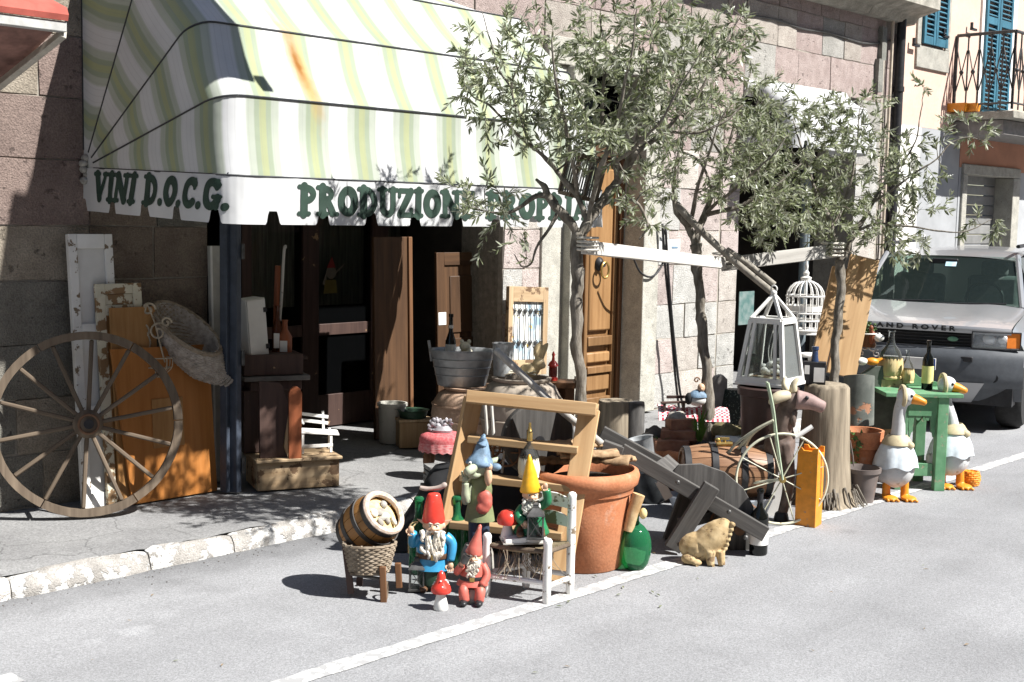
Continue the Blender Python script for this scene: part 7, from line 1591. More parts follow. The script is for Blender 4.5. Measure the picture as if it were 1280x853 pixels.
MB(k).tube(spline([(2, -8, 158), (-12, -14, 156), (-24, -16, 148)], 4), [5, 6, 7, 7.4, 7.4, 7, 6, 4, 1.5], 8).build('ear', HORN, t_, smooth=180); MB(k).tube(spline([(4, 8, 160), (0, 12, 170), (2, 13, 178)], 4), [5, 5, 5, 4.6, 4, 3.4, 3, 2, 1], 8).build('horn', HORN, t_, smooth=180); MB(k).tube(spline([(8, -4, 162), (8, -6, 172), (14, -6, 180)], 4), [5, 5, 5, 4.6, 4, 3.4, 3, 2, 1], 8).build('horn', HORN, t_, smooth=180)
MB(k).tube(spline([(10, -6, 138), (8, -8, 128), (10, -8, 118)], 4), [4, 4.4, 4.6, 4.6, 4.4, 4, 3, 2, .8], 8).build('beard_tuft', HIDE, t_, smooth=180)
for x in (-1,): MB(k).lathe([(9, 0), (9.4, 3), (8, 9), (6, 11)], (x, -7, 0), 14, sy=1.2).build('hoof', BLACKM, t_)
# cream iron wheel stand
qw = G(976, 657)[0]; k = depth(qw) / F; t_ = thing('iron_wheel_stand', 'cream iron plant stand made like an old bicycle with one big spoked wheel', 'plant stand', (qw.x, qw.y, 0), RZ)
CRI = mat('cream_iron', (.56, .55, .42), .5, scale=14, var=.12, peel=(.24, .17, .09), peel_at=.66, peel_scale=25); rW = 57; cx, cz = -1, 59
MB(k).torus((cx, 0, cz), rW, 1.6, 56, 8).build('rim', CRI, t_); MB(k).lathe([(4.5, -5), (4.5, 5)], (cx, 0, cz), 12, rot=(90, 0, 0)).build('hub', GOLD, t_)
for i in range(8): a = PI * 2 * (i + .4) / 8; MB(k).tube([(cx, 0, cz), (cx + rW * math.cos(a), 0, cz + rW * math.sin(a))], .8, 6).build('spoke', CRI, t_)
GRI = mat('pale_green_iron', (.42, .50, .36), .5, scale=14, var=.12)
for y in (-5, 5): MB(k).tube(spline([(cx, y, cz), (-10, y, 110), (-16, y, 148), (-24, y, 180)], 5), 1.4, 8).build('fork', GRI, t_)
for i in range(4): MB(k).tube(spline([(-14, 3, 132), (-36, 8 + 8 * i, 118 - i * 4), (-62 + i * 6, 20 + 12 * i, 92 - i * 10), (-72 + i * 8, 24 + 12 * i, 60 - i * 10)], 5), 1.8, 7).build('curved_bar', CRI, t_)
MB(k).tube(spline([(cx, -4, cz), (-30, 10, 52), (-60, 30, 40)], 5), 1.8, 7).build('strut', CRI, t_); MB(k).torus((-70, 40, 26), 26, 1.8, 30, 6).build('small_wheel', CRI, t_); MB(k).tube([(14, 0, 112), (34, 0, 126)], 3, 8).build('pedal', CERAM, t_)
# barrel lying on a zinc basin
q = G(905, 652)[0]; dz_ = depth(q) + .05; k = dz_ / F; c = P(851, 588, dz_ + .06)
axx = (rt * .995 + Vector((fw.x, fw.y, 0)) * .02 + Vector((0, 0, -.03))).normalized()
br = barrel('lying_barrel', 'old oak barrel lying on its side with a brass tap, above the wheelbarrow', c, (0, 0, 0), 28, 36, 113, k, OAKD, mat('black_hoop', (.03, .03, .032), .5, var=.2), False, 18, hoops=(.05, .34, .66, .95), hw=.035); br.rotation_euler = axx.to_track_quat('Z', 'Y').to_euler()
cc = P(905, 557, dz_ - .0); t_ = thing('barrel_tap', 'brass tap on the top of the lying oak barrel', 'tap', cc, RZ); MB(k).lathe([(4, -6), (4, 4)], n=10).tube([(-10, -2, 2), (10, -2, 3)], 3, 8).ell((-8, -2, 7), (4, 2, 3), 8, 6).tube([(0, -2, 3), (0, -2, 8)], 2, 6).box((0, -2, 9), (12, 3, 3)).build('body', GOLD, t_)
q = P(900, 648, dz_ + .05); t_ = thing('zinc_basin', 'pale zinc basin carrying the lying oak barrel', 'basin', (q.x, q.y, 0), RZ); hz = max(20, (P(900, 618, dz_ + .05).z / k)); MB(k).lathe([(54, 0), (56, 2), (66, hz - 3), (68, hz - 2), (68, hz), (64, hz - 2), (55, 4)], n=36, sy=.5).build('body', mat('pale_zinc', (.50, .55, .62), .4, metal=.4, var=.15), t_, smooth=50)
q = P(968, 642, dk + .10); t_ = thing('white_board', 'white board standing behind the cream iron wheel', 'board', (q.x, q.y, 0), RZ); MB(k).box((0, 0, 36), (40, 5, 78)).build('body', WHITEP, t_, bevel=.003)
# stumps and pails behind the barrow
for px, py, r_, hh, m, lb_ in ((768, 590, 24, 90, STUMPW, 'pale sunlit log standing upright behind the wheelbarrow handles'), (791, 592, 13, 90, mat('dark_log', (.10, .095, .09), .9, scale=20, stretch=(1, 1, .2), var=.4, bump=.8), 'darker narrow log standing right of the pale sunlit log')):
    q = G(px, py, WALK * .0)[0]; t_ = thing('log', lb_, 'log', (q.x, q.y, 0), RZ); k = depth(q) / F; b = MB(k).lathe([(r_, 0), (r_ * .98, hh * .4), (r_ * .95, hh - 3), (r_ * .9, hh), (.1, hh + 1)], n=26); b.v = [v + noise.noise_vector(v * 9) * .012 for v in b.v]; b.build('body', m, t_, smooth=60)
q = P(803, 562, dB - .02); t_ = thing('zinc_bucket', 'grey zinc bucket tilted between the barrow handles and the bowl', 'bucket', q, RZ); MB(kb2).lathe([(12, -24), (16, 14), (17, 15), (15, 14), (11, -22)], n=20, rot=(0, -14, 0)).build('body', ZINC, t_)
q = P(818, 610, dB + .02); t_ = thing('dark_drum', 'dark grey metal drum in the shade behind the wheelbarrow', 'drum', (q.x, q.y, 0), RZ); MB(kb2).lathe([(22, 0), (24, 2), (24, 46), (22, 48), (.1, 48)], n=24, M=Matrix.Translation((0, 0, 4)) @ Euler((R(12), R(-20), 0)).to_matrix().to_4x4()).build('body', mat('dark_zinc', (.07, .075, .08), .45, metal=.6, var=.3), t_, smooth=40)
q = P(830, 612, d0 + .30); t_ = thing('torn_packet', 'white and blue torn packet lying in the shade behind the barrow', 'packet', q, RZ); MB(kb2).box((0, 0, 0), (10, 5, 22), (0, -30, 0)).build('body', PAPER, t_)
# orange wine box
t_, k = at(1010, 656, 'wine_box', 'tall bright orange wooden wine box with a handle notch beside the iron wheel', 'box', 0, rotz=RZ - .55)
MB(k).box((0, 0, 46), (26, 26, 92)).build('carcass', ORANGEP, t_, bevel=.002)
MB(k).prism([(-13, 92), (13, 92), (13, 99), (8, 99), (5, 95), (-5, 95), (-8, 99), (-13, 99)], -13, -10).build('handle', ORANGEP, t_); MB(k).prism([(-13, 92), (13, 92), (13, 99), (8, 99), (5, 95), (-5, 95), (-8, 99), (-13, 99)], 10, 13).build('handle', ORANGEP, t_)
# big stump with the black flask, saucer
qs2 = G(1034, 634)[0]; k = depth(qs2) / F; t_ = thing('tree_stump', 'big grey cracked tree stump flaring at its foot, a black flask on top', 'stump', (qs2.x, qs2.y, 0), RZ); b = MB(k); vs = []; fs = []; n = 48
for z, r_ in ((0, 44), (6, 38), (20, 34), (60, 31), (110, 29), (148, 27), (152, 24)):
    for i in range(n):
        a = 2 * PI * i / n; g = 1 + .06 * noise.noise((math.cos(a) * 3, math.sin(a) * 3, z * .008)) + .05 * (noise.noise((math.cos(a) * 9, math.sin(a) * 9, z * .01))) + (.22 * max(0, noise.noise((math.cos(a) * 2.4, math.sin(a) * 2.4, 7))) if z < 10 else 0); vs.append((r_ * g * math.cos(a), r_ * g * math.sin(a) + 26, z + (4 * noise.noise((a * 3, 0, 1)) if z > 140 else 0)))
for j in range(6):
    for i in range(n): i2 = (i + 1) % n; fs.append((j * n + i, j * n + i2, j * n + n + i2, j * n + n + i))
fs.append(tuple(range(6 * n, 7 * n))); b.add(vs, fs).build('trunk', STUMPW, t_, smooth=60)
b = MB(k)
for i in range(40): a = rnd.uniform(PI, 2 * PI); r0 = rnd.uniform(34, 42); b.tube([(r0 * math.cos(a), 26 + r0 * math.sin(a), rnd.uniform(10, 26)), (r0 * 1.25 * math.cos(a) + rnd.uniform(-5, 5), 26 + r0 * 1.25 * math.sin(a), .6)], [1.6, .5], 5)
tag(b.build('rotten_splinters', BARK, t_), kind='stuff')
q = P(1017, 486, depth(qs2) + .02); t_ = thing('black_flask', 'square black bottle with two white labels on the edge of the big stump', 'bottle', (q.x, q.y, 152 * k), RZ - .25)
MB(k).box((0, 6, 14), (28, 14, 28)).build('body', BLACKM, t_, bevel=.003); MB(k).lathe([(5, 28), (4, 33), (3.4, 42), (4.4, 43), (4.4, 47)], (0, 6, 0), 12).build('neck', paint('dark_blue_glass', (.03, .05, .11), .15), t_); MB(k).box((6, -1.3, 12), (13, .8, 18)).build('label', PAPER, t_); MB(k).box((-9, -1.3, 18), (6, .8, 11)).build('label', PAPER, t_)
# planks between the trees
dpk = D3 + .12
for a, b_, w_, lb_ in (((1050, 335), (1022, 458), 20, 'narrow pine plank leaning left of the right olive trunk'), ((1081, 322), (1051, 470), 37, 'broad pine plank with a knot leaning right of the right olive trunk')):
    p0, p1 = P(b_[0], b_[1], dpk), P(a[0], a[1], dpk + .1); o = board('plank', p0, p1, w_ * dpk / F, .03, PINE, None, side=-fw); tag(o, lb_, 'plank', 'pine planks by the right olive tree')
# rails tied between the trees and the two tied logs
for nm, (a, da), (b_, db), lb_ in (('rail', ((729, 309), D1 - .07), ((908, 330), D2 - .10), 'bleached wooden rail tied from the left olive to the middle olive'), ('rail', ((902, 331), D2 - .13), ((1042, 314), D3 - .08), 'bleached wooden rail tied from the middle olive to the right olive')):
    o = board(nm, P(*a, da), P(*b_, db), 17 * da / F, .035, SILVERW, None, side=-fw); tag(o, lb_, 'rail', 'rails between the olive trees')
for pts, r_, lb_ in ((((845, 255), (880, 292), (922, 330), (966, 366)), .026, 'long grey log slanting down from the middle olive to the white lantern'), (((908, 312), (935, 330), (968, 356)), .021, 'short grey log tied beside the long slanting log above the lantern')):
    o = MB().tube(spline([P(a, b_, D2 - .22) for a, b_ in pts], 6), r_, 10).build('log_brace', mat('brace_bark', (.20, .18, .15), .9, scale=18, col2=(.36, .33, .28), bump=.8), smooth=60); tag(o, lb_, 'log')
for px, py, d in ((735, 305, D1 - .06), (905, 325, D2 - .12), (1042, 312, D3 - .1)):
    q = P(px, py, d); t_ = thing('rope_lashing', {735: 'pale rope lashing on the left olive trunk', 905: 'rope lashing on the middle olive where the two rails meet', 1042: 'rope lashing on the right olive trunk'}[px], 'rope', q, RZ)
    for i in range(4): MB(d / F).torus((0, 6, (i - 1.5) * 5), 13, 1.6, 18, 5, 'Z').build('turn', mat('pale_rope', (.55, .52, .46), .9, scale=30, var=.2) if i == 0 else bpy.data.materials['pale_rope'], t_)
# hanging black cables
for i, pts in enumerate((((828, 280), (832, 340), (838, 400), (844, 470), (850, 520)), ((832, 285), (836, 350), (842, 420), (850, 490), (858, 525)))):
    o = MB().tube(spline([Wy(a, b_, W - .14 - .02 * i) for a, b_ in pts], 6), .013, 6).build('black_cable', BLACKM, smooth=180); tag(o, ('left' if i == 0 else 'right') + ' one of two thick black cables hanging down the wall by the middle olive', 'cable')
o = MB().tube(spline([Wy(a, b_, W - .12) for a, b_ in ((790, 318), (800, 340), (815, 346), (828, 330), (833, 300), (828, 285))], 6), .010, 6).build('black_cable', BLACKM, smooth=180); tag(o, 'loop of black cable on the wall beside the door jamb', 'cable')
q = Wy(818, 312, W - .02); t_ = thing('entry_phone', 'small grey metal entry phone box on the wall beside the door', 'entry phone', q); MB().box((0, -.03, 0), (.11, .06, .24)).build('case', mat('grey_metal', (.42, .43, .43), .4, metal=.5), t_, bevel=.006); MB().box((0, -.064, .03), (.08, .006, .10)).build('panel', PAPER, t_)
q = Wy(840, 312, W - .02); t_ = thing('wall_notice', 'white paper notice on the wall beside the entry phone', 'notice', q); MB().box((0, -.012, 0), (.22, .008, .20)).build('paper', PAPER, t_); MB().box((.02, -.018, .02), (.10, .003, .02)).build('printed_line', PALEBLUE, t_)
# cages
def cage(name, label, q, k, w_, hh, dome, m, rz=RZ, rot=None):
    t_ = thing(name, label, 'cage', q, rz, rot=rot)
    if dome:
        for z in (0, hh * .28, hh * .5, hh): MB(k).torus((0, 0, z), w_ / 2, 1.3, 28, 6, 'Z').build('hoop', m, t_)
        MB(k).lathe([(w_ / 2, -5), (w_ / 2, 1)], n=28).build('tray', m, t_); MB(k).lathe([(w_ / 2 + .5, hh * .56), (w_ / 2 + .5, hh * .72)], n=28, capb=False, capt=False).build('band', m, t_)
        for i in range(18):
            a = 2 * PI * i / 18; c, s_ = math.cos(a) * w_ / 2, math.sin(a) * w_ / 2
            MB(k).tube([(c, s_, 0), (c, s_, hh)] + [(c * math.cos(u), s_ * math.cos(u), hh + math.sin(u) * w_ * .42) for u in (.3, .6, .9, 1.2, 1.45)], .8, 5).build('bar', m, t_)
        MB(k).lathe([(6, hh + w_ * .40), (7, hh + w_ * .5), (3, hh + w_ * .54), (4, hh + w_ * .62), (1.5, hh + w_ * .7), (2.5, hh + w_ * .8), (.5, hh + w_ * .95)], n=12).build('finial', m, t_)
    else:
        for z in (0, hh): 
            for y in (-w_ / 2, w_ / 2): MB(k).box((0, y, z), (w_, 3.5, 4)).build('frame_bar', m, t_)
            for x in (-w_ / 2, w_ / 2): MB(k).box((x, 0, z), (3.5, w_, 4)).build('frame_bar', m, t_)
        for x in (-w_ / 2, w_ / 2):
            for y in (-w_ / 2, w_ / 2): MB(k).box((x, y, hh / 2), (4, 4, hh)).build('corner_post', m, t_)
        for i in range(9):
            u = -w_ / 2 + w_ * (i + 1) / 10
            for y in (-w_ / 2, w_ / 2): MB(k).tube([(u, y, 0), (u, y, hh)], .6, 4).build('wire', IRON, t_)
            for x in (-w_ / 2, w_ / 2): MB(k).tube([(x, u, 0), (x, u, hh)], .6, 4).build('wire', IRON, t_)
    return t_
dc = depth(G(1005, 560, 0)[0]) + .25; q = P(1005, 412, dc); cage('birdcage', 'white domed wire birdcage hanging behind the white lantern', q, dc / F, 46, 42, True, WHITEP)
o = MB().tube([q + Vector((0, 0, 78 * dc / F)), q + Vector((0, 0, 1.05))], .004, 5).build('cage_chain', IRON); tag(o, 'thin chain the white domed birdcage hangs on', 'chain')
q = P(722, 246, D1 + .12); cage('finch_cage', 'small old wooden wire cage wedged in the branches of the left olive', q, D1 / F, 36, 50, False, WHEELW, rot=(R(4), R(12), RZ + .4))
q = P(1012, 446, dc - .1); t_ = thing('white_stool', 'little white round table top on a thin stem beside the stump', 'stand', (q.x, q.y, 0), RZ); kk = dc / F; MB(kk).lathe([(14, q.z / kk), (15, q.z / kk + 2), (14, q.z / kk + 4)], n=22).build('top', WHITEP, t_); MB(kk).tube([(0, 0, 0), (0, 0, q.z / kk)], 2, 8).build('stem', WHITEP, t_)
# terracotta pots, roof tile, plastic pot
qt = G(1082, 622)[0]; dt = depth(qt) + .16; k = dt / F; q = P(1074, 615, dt); t_ = thing('terracotta_pot', 'terracotta pot with ivy and a grey roof tile standing in it', 'plant pot', (q.x, q.y, 0), RZ); hp = P(1074, 536, dt).z / k
MB(k).lathe([(18, 0), (22, hp - 22), (25, hp - 21), (27, hp), (24, hp), (22, hp - 8)], n=28).build('pot', TERRA, t_, smooth=40); MB(k).lathe([(23, hp - 8), (.1, hp - 5)], n=20).build('soil', SOIL, t_)
IVY = mat('ivy_leaf', (.07, .13, .035), .5, scale=8, var=.4, bump=0, rv=0)
b = MB(k)
for i in range(36):
    x, z = rnd.uniform(-26, -4), rnd.uniform(-50, 6); y = -24 + rnd.uniform(-4, 4) - abs(x) * .0; a = rnd.uniform(0, 6); s_ = rnd.uniform(3, 6); M = Matrix.Translation((x, y, hp + z)) @ Euler((rnd.uniform(-.6, .6) + 1.2, a, rnd.uniform(-.6, .6))).to_matrix().to_4x4(); b.add([(-s_ * .4, 0, 0), (0, -s_, 0), (s_ * .4, 0, 0), (0, s_ * .7, 0)], [(0, 1, 2, 3)], M)
tag(b.build('ivy', IVY, t_, smooth=0), kind='stuff')
q = P(1071, 530, dt - .02); t_ = thing('roof_tile', 'curved grey-green roof tile standing upright in the terracotta pot', 'roof tile', q, RZ); TILE = mat('mossy_tile', (.09, .10, .09), .85, scale=8, col2=(.17, .18, .16), peel=(.34, .17, .10), peel_at=.62, peel_scale=6, bump=.5)
vs = []; fs = []; n = 12
for z in (0, 60):
    for rr in (21, 18):
        for i in range(n + 1): a = PI + PI * i / n; vs.append((rr * math.cos(a) * (1 if z == 0 else .9), rr * math.sin(a) * .8, z + (4 * math.sin(i / n * PI) if z else 0)))
m_ = n + 1
for i in range(n): fs += [(i, i + 1, 2 * m_ + i + 1, 2 * m_ + i), (m_ + i + 1, m_ + i, 3 * m_ + i, 3 * m_ + i + 1), (2 * m_ + i, 2 * m_ + i + 1, 3 * m_ + i + 1, 3 * m_ + i), (i + 1, i, m_ + i, m_ + i + 1)]
fs += [(0, 2 * m_, 3 * m_, m_), (n, m_ + n, 3 * m_ + n, 2 * m_ + n)]; MB(k).add(vs, fs).build('tile', TILE, t_, smooth=50)
t_, k = at(1081, 631, 'plastic_pot', 'empty grey-brown plastic flowerpot beside the big stump', 'plant pot', 0, dd=.10)
MB(k).lathe([(15, 0), (20.5, 38), (23, 38.5), (23.5, 44), (21, 44), (19, 36), (14, 3)], n=28).build('pot', PLASTICG, t_, smooth=40)
q = P(1064, 600, depth(t_.location) + .1); t_ = thing('hose', 'thin pale hose curving down beside the plastic flowerpot', 'hose', (q.x, q.y, 0), RZ); MB(k).tube(spline([(-4, 0, 74), (2, 0, 40), (-4, -4, 10), (12, -8, 1.2), (40, -14, 1.2)], 5), 1.2, 6).build('tube', PLASTICG, t_)
# dark rounded headboard and table
qg2 = G(1172, 613)[0]; kt = depth(qg2) / F; dt2 = depth(qg2)
tb2 = thing('green_table', 'small green painted wooden table with scalloped apron and back board', 'table', (qg2.x, qg2.y, 0), RZ)
Lx = -62; hT = 118
for x, y in ((0, 0), (Lx + 14, 4), (-8, 58), (Lx + 6, 60)): MB(kt).box((x, y, hT / 2), (13, 12, hT)).build('leg', GREENTABLE, tb2, bevel=.003)
MB(kt).box((Lx / 2 + 6, 30, hT + 2), (-Lx + 34, 78, 5)).build('top', GREENTABLE, tb2, bevel=.004)
def scal(x0, x1, zt, n=3):
    pts = [(x0, zt), (x0, zt - 22)]; 
    for i in range(1, 24):
        u = i / 24; x = x0 + (x1 - x0) * u; d = min(u, 1 - u); z = zt - 22 - (26 if d < .12 else (20 if d < .2 else 8 * math.cos(u * 18) * .4 + 2)); pts.append((x, z))
    pts += [(x1, zt - 22), (x1, zt)]; return pts[::-1]
MB(kt).prism([(-6.5, hT - 1), (Lx + 20, hT - 1), (Lx + 20, hT - 24), (-6.5, hT - 24)], -3, 2).build('apron', GREENTABLE, tb2)
MB(kt).prism(scal(Lx + 20.5, -7, hT - 3.2), -2, 1).build('scalloped_apron', GREENTABLE, tb2)
MB(kt).box((Lx / 2 + 4, 0, 26), (-Lx - 26, 5, 16)).build('stretcher', GREENTABLE, tb2, bevel=.003); MB(kt).box((0, 30, 22), (5, 46, 12)).build('stretcher', GREENTABLE, tb2, bevel=.003)
bp = [(14, hT + 5), (14, hT + 10), (6, hT + 12), (0, hT + 18), (-8, hT + 15), (-16, hT + 22), (-26, hT + 22), (-34, hT + 30), (-46, hT + 32), (-54, hT + 39), (-62, hT + 41), (-62, hT + 5)]
MB(kt).prism(bp[::-1] if False else bp, 64, 68).build('back_board', GREENTABLE, tb2, bevel=.002)
qh2 = P(1096, 495, dt2 + .22); t_ = thing('headboard', 'dark grey-green rounded board standing left behind the green table', 'board', (qh2.x, qh2.y, 0), RZ); zz0 = P(1096, 500, dt2 + .22).z / kt
MB(kt).prism([(-24, 0), (26, 0), (28, zz0 + 20), (22, zz0 + 34), (8, zz0 + 44), (-8, zz0 + 42), (-20, zz0 + 34), (-24, zz0 + 20)], 0, 6).build('board', mat('grey_green_board', (.09, .10, .085), .7, scale=8, var=.3), t_, bevel=.003)
zt3 = (hT + 4.6) * kt
def on_table(px, d): q = P(px, 480, d); return q.x, q.y
dd_ = dt2 + .17
for px, hh, rr, lb_, dd2, lift in ((1112, 60, 15.5, 'big straw-covered flask standing behind the green table', .27, 10), (1133, 42, 9, 'smaller straw flask to the right of the big one', .26, 4)):
    q = P(px, 466, dt2 + dd2); flask('straw_flask', lb_, px, proj((q.x, q.y, zt3 + lift * kt))[1], dt2 + dd2, hh, rr, STRAW)
    if lift > 5: st = thing('flask_crate', 'small wooden block under the big straw flask', 'block', (q.x, q.y, zt3), RZ); MB(kt).box((0, 0, lift / 2 - .3), (26, 24, lift - .6)).build('body', CRATEW, st)
q = P(1159, 478, dt2 + .12); t_ = thing('wine_bottle', 'dark wine bottle with a yellow label standing on the green table', 'bottle', (q.x, q.y, zt3), RZ)
MB(kt).lathe([(6.5, 0), (7, 1), (7, 36), (6, 41), (2.6, 47), (2.5, 58), (3, 59), (3, 62), (.5, 62.5)], n=20).build('body', DARKBOT, t_, smooth=50); MB(kt).lathe([(7.2, 8), (7.2, 30)], n=20, capb=False, capt=False).build('label', PAPERY, t_)
q = P(1085, 446, dt2 + .34); t_ = thing('flower_stand', 'wrought iron flower stand with curls beside the straw flasks', 'plant stand', q, RZ)
for cx, cz, r0, s_ in ((-4, 14, 7, 1), (6, 14, 7, -1), (1, 22, 5, 1), (-9, 4, 5, -1), (11, 4, 5, 1)): MB(kt).tube(curl(cx, cz, r0, 1.2, 1.2 * s_, s_), .8, 5).build('scroll', WHITEP, t_)
MB(kt).torus((0, 6, 30), 15, 1, 22, 5, 'Z').build('hoop', WHITEP, t_); MB(kt).lathe([(10, 12), (13, 30), (12, 29), (.1, 27)], (0, 6, 0), 18).build('pot', BROWNW, t_)
b = MB(kt)
for i in range(40): a, r0, z = rnd.uniform(0, 6.3), rnd.uniform(0, 14), rnd.uniform(28, 44); b.ell((r0 * math.cos(a), 6 + r0 * math.sin(a), z), (2.4, 2.4, 1), 5, 4, (rnd.uniform(-60, 60), rnd.uniform(-60, 60), 0))
tag(b.build('leaves', IVY, t_), kind='stuff')
q = P(1090, 428, dt2 + .30); t_ = thing('terracotta_bird', 'small red-brown clay bird on the flower stand', 'figurine', q, RZ); MB(kt).ell((0, 0, 6), (5, 4, 9), 12, 9).ell((-2, 0, 18), (3, 3, 4), 10, 8).tube([(-1, 0, 10), (-2, 0, 18)], [3, 2.4], 8).build('body', REDW, t_); MB(kt).ell((8, -2, 6), (7, 5, 5), 12, 8).build('shell', CERAM, t_)
q = P(1086, 455, dt2 + .20); t_ = thing('gourd', 'orange and white ornamental gourds lying on the rounded grey board', 'gourd', q, RZ); MB(kt).ell((4, 0, 3), (9, 6, 5), 12, 9).tube([(10, 0, 4), (17, 0, 7)], [3, 1.5], 7).build('gourd', ORANGEP, t_); MB(kt).ell((-9, 0, 3), (8, 6, 5), 12, 9).build('gourd', CERAM, t_)
# geese
def goose(name, label, px, py, mirror, dd=0.0, lean=0.0):
    t_, k = at(px, py, name, label, 'goose figure', 0, dd=dd); BILL = ORANGEP; m = mirror; GW = mat('goose_white', (.56, .57, .575), .4, var=.10, bump=.2, peel=(.36, .34, .30), peel_at=.63, peel_scale=14)
    for x in (-11, 12): MB(k).ell((x + 3 * m, -8, 3), (10, 12, 3.5), 14, 8).tube([(x, -1, 3), (x, 0, 22)], [5.5, 5], 10).build('foot', BILL, t_, remesh=.006); 
    for x in (-11, 12):
        for j in (-1, 0, 1): MB(k).tube([(x + 2 * m + j * 3, -10, 4), (x + 4 * m + j * 6.5, -20, 1.6)], [2.6, 1.6], 6).build('toe', BILL, t_, smooth=180)
    MB(k).ell((0, 4, 40), (24, 24, 26), 22, 16).ell((-4 * m, 10, 34), (24, 24, 18), 20, 12).ell((0, 0, 62), (16, 15, 18), 16, 12).tube(spline([(0, 0, 66), (lean * .25 - 1 * m, -1, 88), (lean * .7 - 3 * m, -2, 112), (lean, -3, 128)], 5), [13, 11.6, 10.4, 9.6, 9, 8.6, 8.2, 8, 7.8, 7.6, 7.6, 7.6, 7.8, 8, 8.4, 9], 14).ell((lean + 2 * m, -4, 130), (12, 10.5, 11), 16, 12).build('body', GW, t_, remesh=.008)
    b = MB(k); vs = []; fs = []; n = 44
    for j, (z, rr) in enumerate(((76, 13.5), (67, 20), (54, 25.5), (42, 28))):
        for i in range(n): a = 2 * PI * i / n; g = 1 + (.05 * j / 3) * math.sin(i * 2 * PI / 5.5 + math.sin(i)) + .05 * noise.noise((math.cos(i * .143) * 2, math.sin(i * .143) * 2, j * .5)); vs.append((rr * g * math.cos(a), 2 + rr * g * math.sin(a) * .95, z + (1.8 * math.sin(i * 2 * PI / 7.3) if j == 3 else 0)))
    for j in range(3):
        for i in range(n): i2 = (i + 1) % n; fs.append((j * n + i2, j * n + i, j * n + n + i, j * n + n + i2))
    b.add(vs, fs).build('cape', mat('pale_blue_cape', (.58, .64, .68), .5, var=.12, scale=14), t_, smooth=180)
    MB(k).lathe([(11, 82), (14, 79), (18, 73), (19, 70), (16, 69)], (0, 1, 0), 30, capb=False, capt=False).ell((12 * m, -12, 70), (6, 4, 5), 10, 7).build('scarf', mat('beige_scarf', (.52, .44, .28), .6, var=.2, scale=12), t_)
    MB(k).torus((lean - 2 * m, -2, 130), 11, 3, 24, 8, 'X', 1.0, 1.1).build('bonnet_band', bpy.data.materials['beige_scarf'], t_)
    MB(k).tube(spline([(lean + 9 * m, -7, 128), (lean + 17 * m, -10, 126), (lean + 25 * m, -12, 123)], 4), [7, 6.6, 6.2, 5.8, 5.2, 4.6, 4.2, 3.6, 1.5], 10).build('bill', BILL, t_, smooth=180)
    b = MB(k); b.ell((lean + 6 * m, -13.5, 132), (1.8, 1.2, 1.8), 8, 6); b.build('eye', BLACKM, t_); return t_
goose('goose_figure', 'white goose figure with beige scarf and pale blue cape in front of the green table', 1118, 624, 1, 0, 5)
goose('goose_figure', 'second white goose figure, partly hidden behind the right leg of the green table', 1190, 611, 1, .05, -14)
t_, k = at(1213, 607, 'orange_basket', 'tiny orange woven basket on the road edge right of the geese', 'basket', 0)
b = MB(k); wicker_rows(b, [(Vector((0, 0, 1.5 + 2.6 * i)), Vector((8.5 + 1.8 * math.sin(i / 6 * PI), 0, 0)), Vector((0, 8.5 + 1.8 * math.sin(i / 6 * PI), 0))) for i in range(7)], 12, 1.7, .5); b.build('weave', ORANGEP, t_); MB(k).lathe([(8, 1), (9, 10), (8, 17)], n=18).build('lining', ORANGEP, t_)
# small crate between pots and goose
t_, k = at(1102, 610, 'wooden_crate', 'small pale wooden crate in the shade under the green table', 'crate', 0, dd=.25)
for z in (10, 34, 58): MB(k).box((0, 0, z), (62, 4, 20)).build('slat', CRATEW, t_, bevel=.002)
for x in (-28, 28): MB(k).box((x, 18, 34), (5, 32, 68)).build('end_panel', CRATEW, t_, bevel=.002)

# ================================================================== CAR
car = thing('parked_car', 'silver off-road car with dark bumper parked at the kerb on the right, facing us', 'car', (11.55, 5.62, 0), R(-90 + 15)); car.scale = (1.10, 1, 1)
SIL = mat('silver_car_paint', (.33, .335, .345), .3, var=.03, scale=6, bump=0, metal=.35, coat=.6, rv=0); DPL = mat('blue_grey_bumper', (.075, .082, .092), .5, var=.1, scale=20, bump=.05, rv=0); RUB = mat('tyre_rubber', (.02, .02, .02), .85, scale=30, var=.3)
def grid(name, fn, nx, ny, m, par=car, sol=0.0, smooth=60):
    vs = [fn(i / nx, j / ny) for j in range(ny + 1) for i in range(nx + 1)]; fs = [(j * (nx + 1) + i, j * (nx + 1) + i + 1, (j + 1) * (nx + 1) + i + 1, (j + 1) * (nx + 1) + i) for j in range(ny) for i in range(nx)]
    o = MB().add(vs, fs).build(name, m, par, smooth=smooth)
    if sol: q = o.modifiers.new('solid', 'SOLIDIFY'); q.thickness = sol; q.offset = 0
    return o
def sweep(x): return .20 * (abs(x) / .9) ** 2.6                       # the front is bowed in plan
def hood_pt(u, v):
    x = (u * 2 - 1) * (.80 + .03 * v); y = .02 + sweep(x) + v * (1.16 - sweep(x) * .6)
    return (x, y, 1.03 + .135 * (v ** .7) - .022 * (abs(x) / .82) ** 3 + .016 * math.exp(-((abs(x) - .52) / .16) ** 2) * min(1, v * 4))
grid('bonnet', hood_pt, 28, 14, SIL)
grid('bonnet_lip', lambda u, v: ((u * 2 - 1) * .80, .02 + sweep((u * 2 - 1) * .8) - .012 * math.sin(v * PI), 1.03 - .022 * abs(u * 2 - 1) ** 3 - .065 * v), 28, 4, SIL)
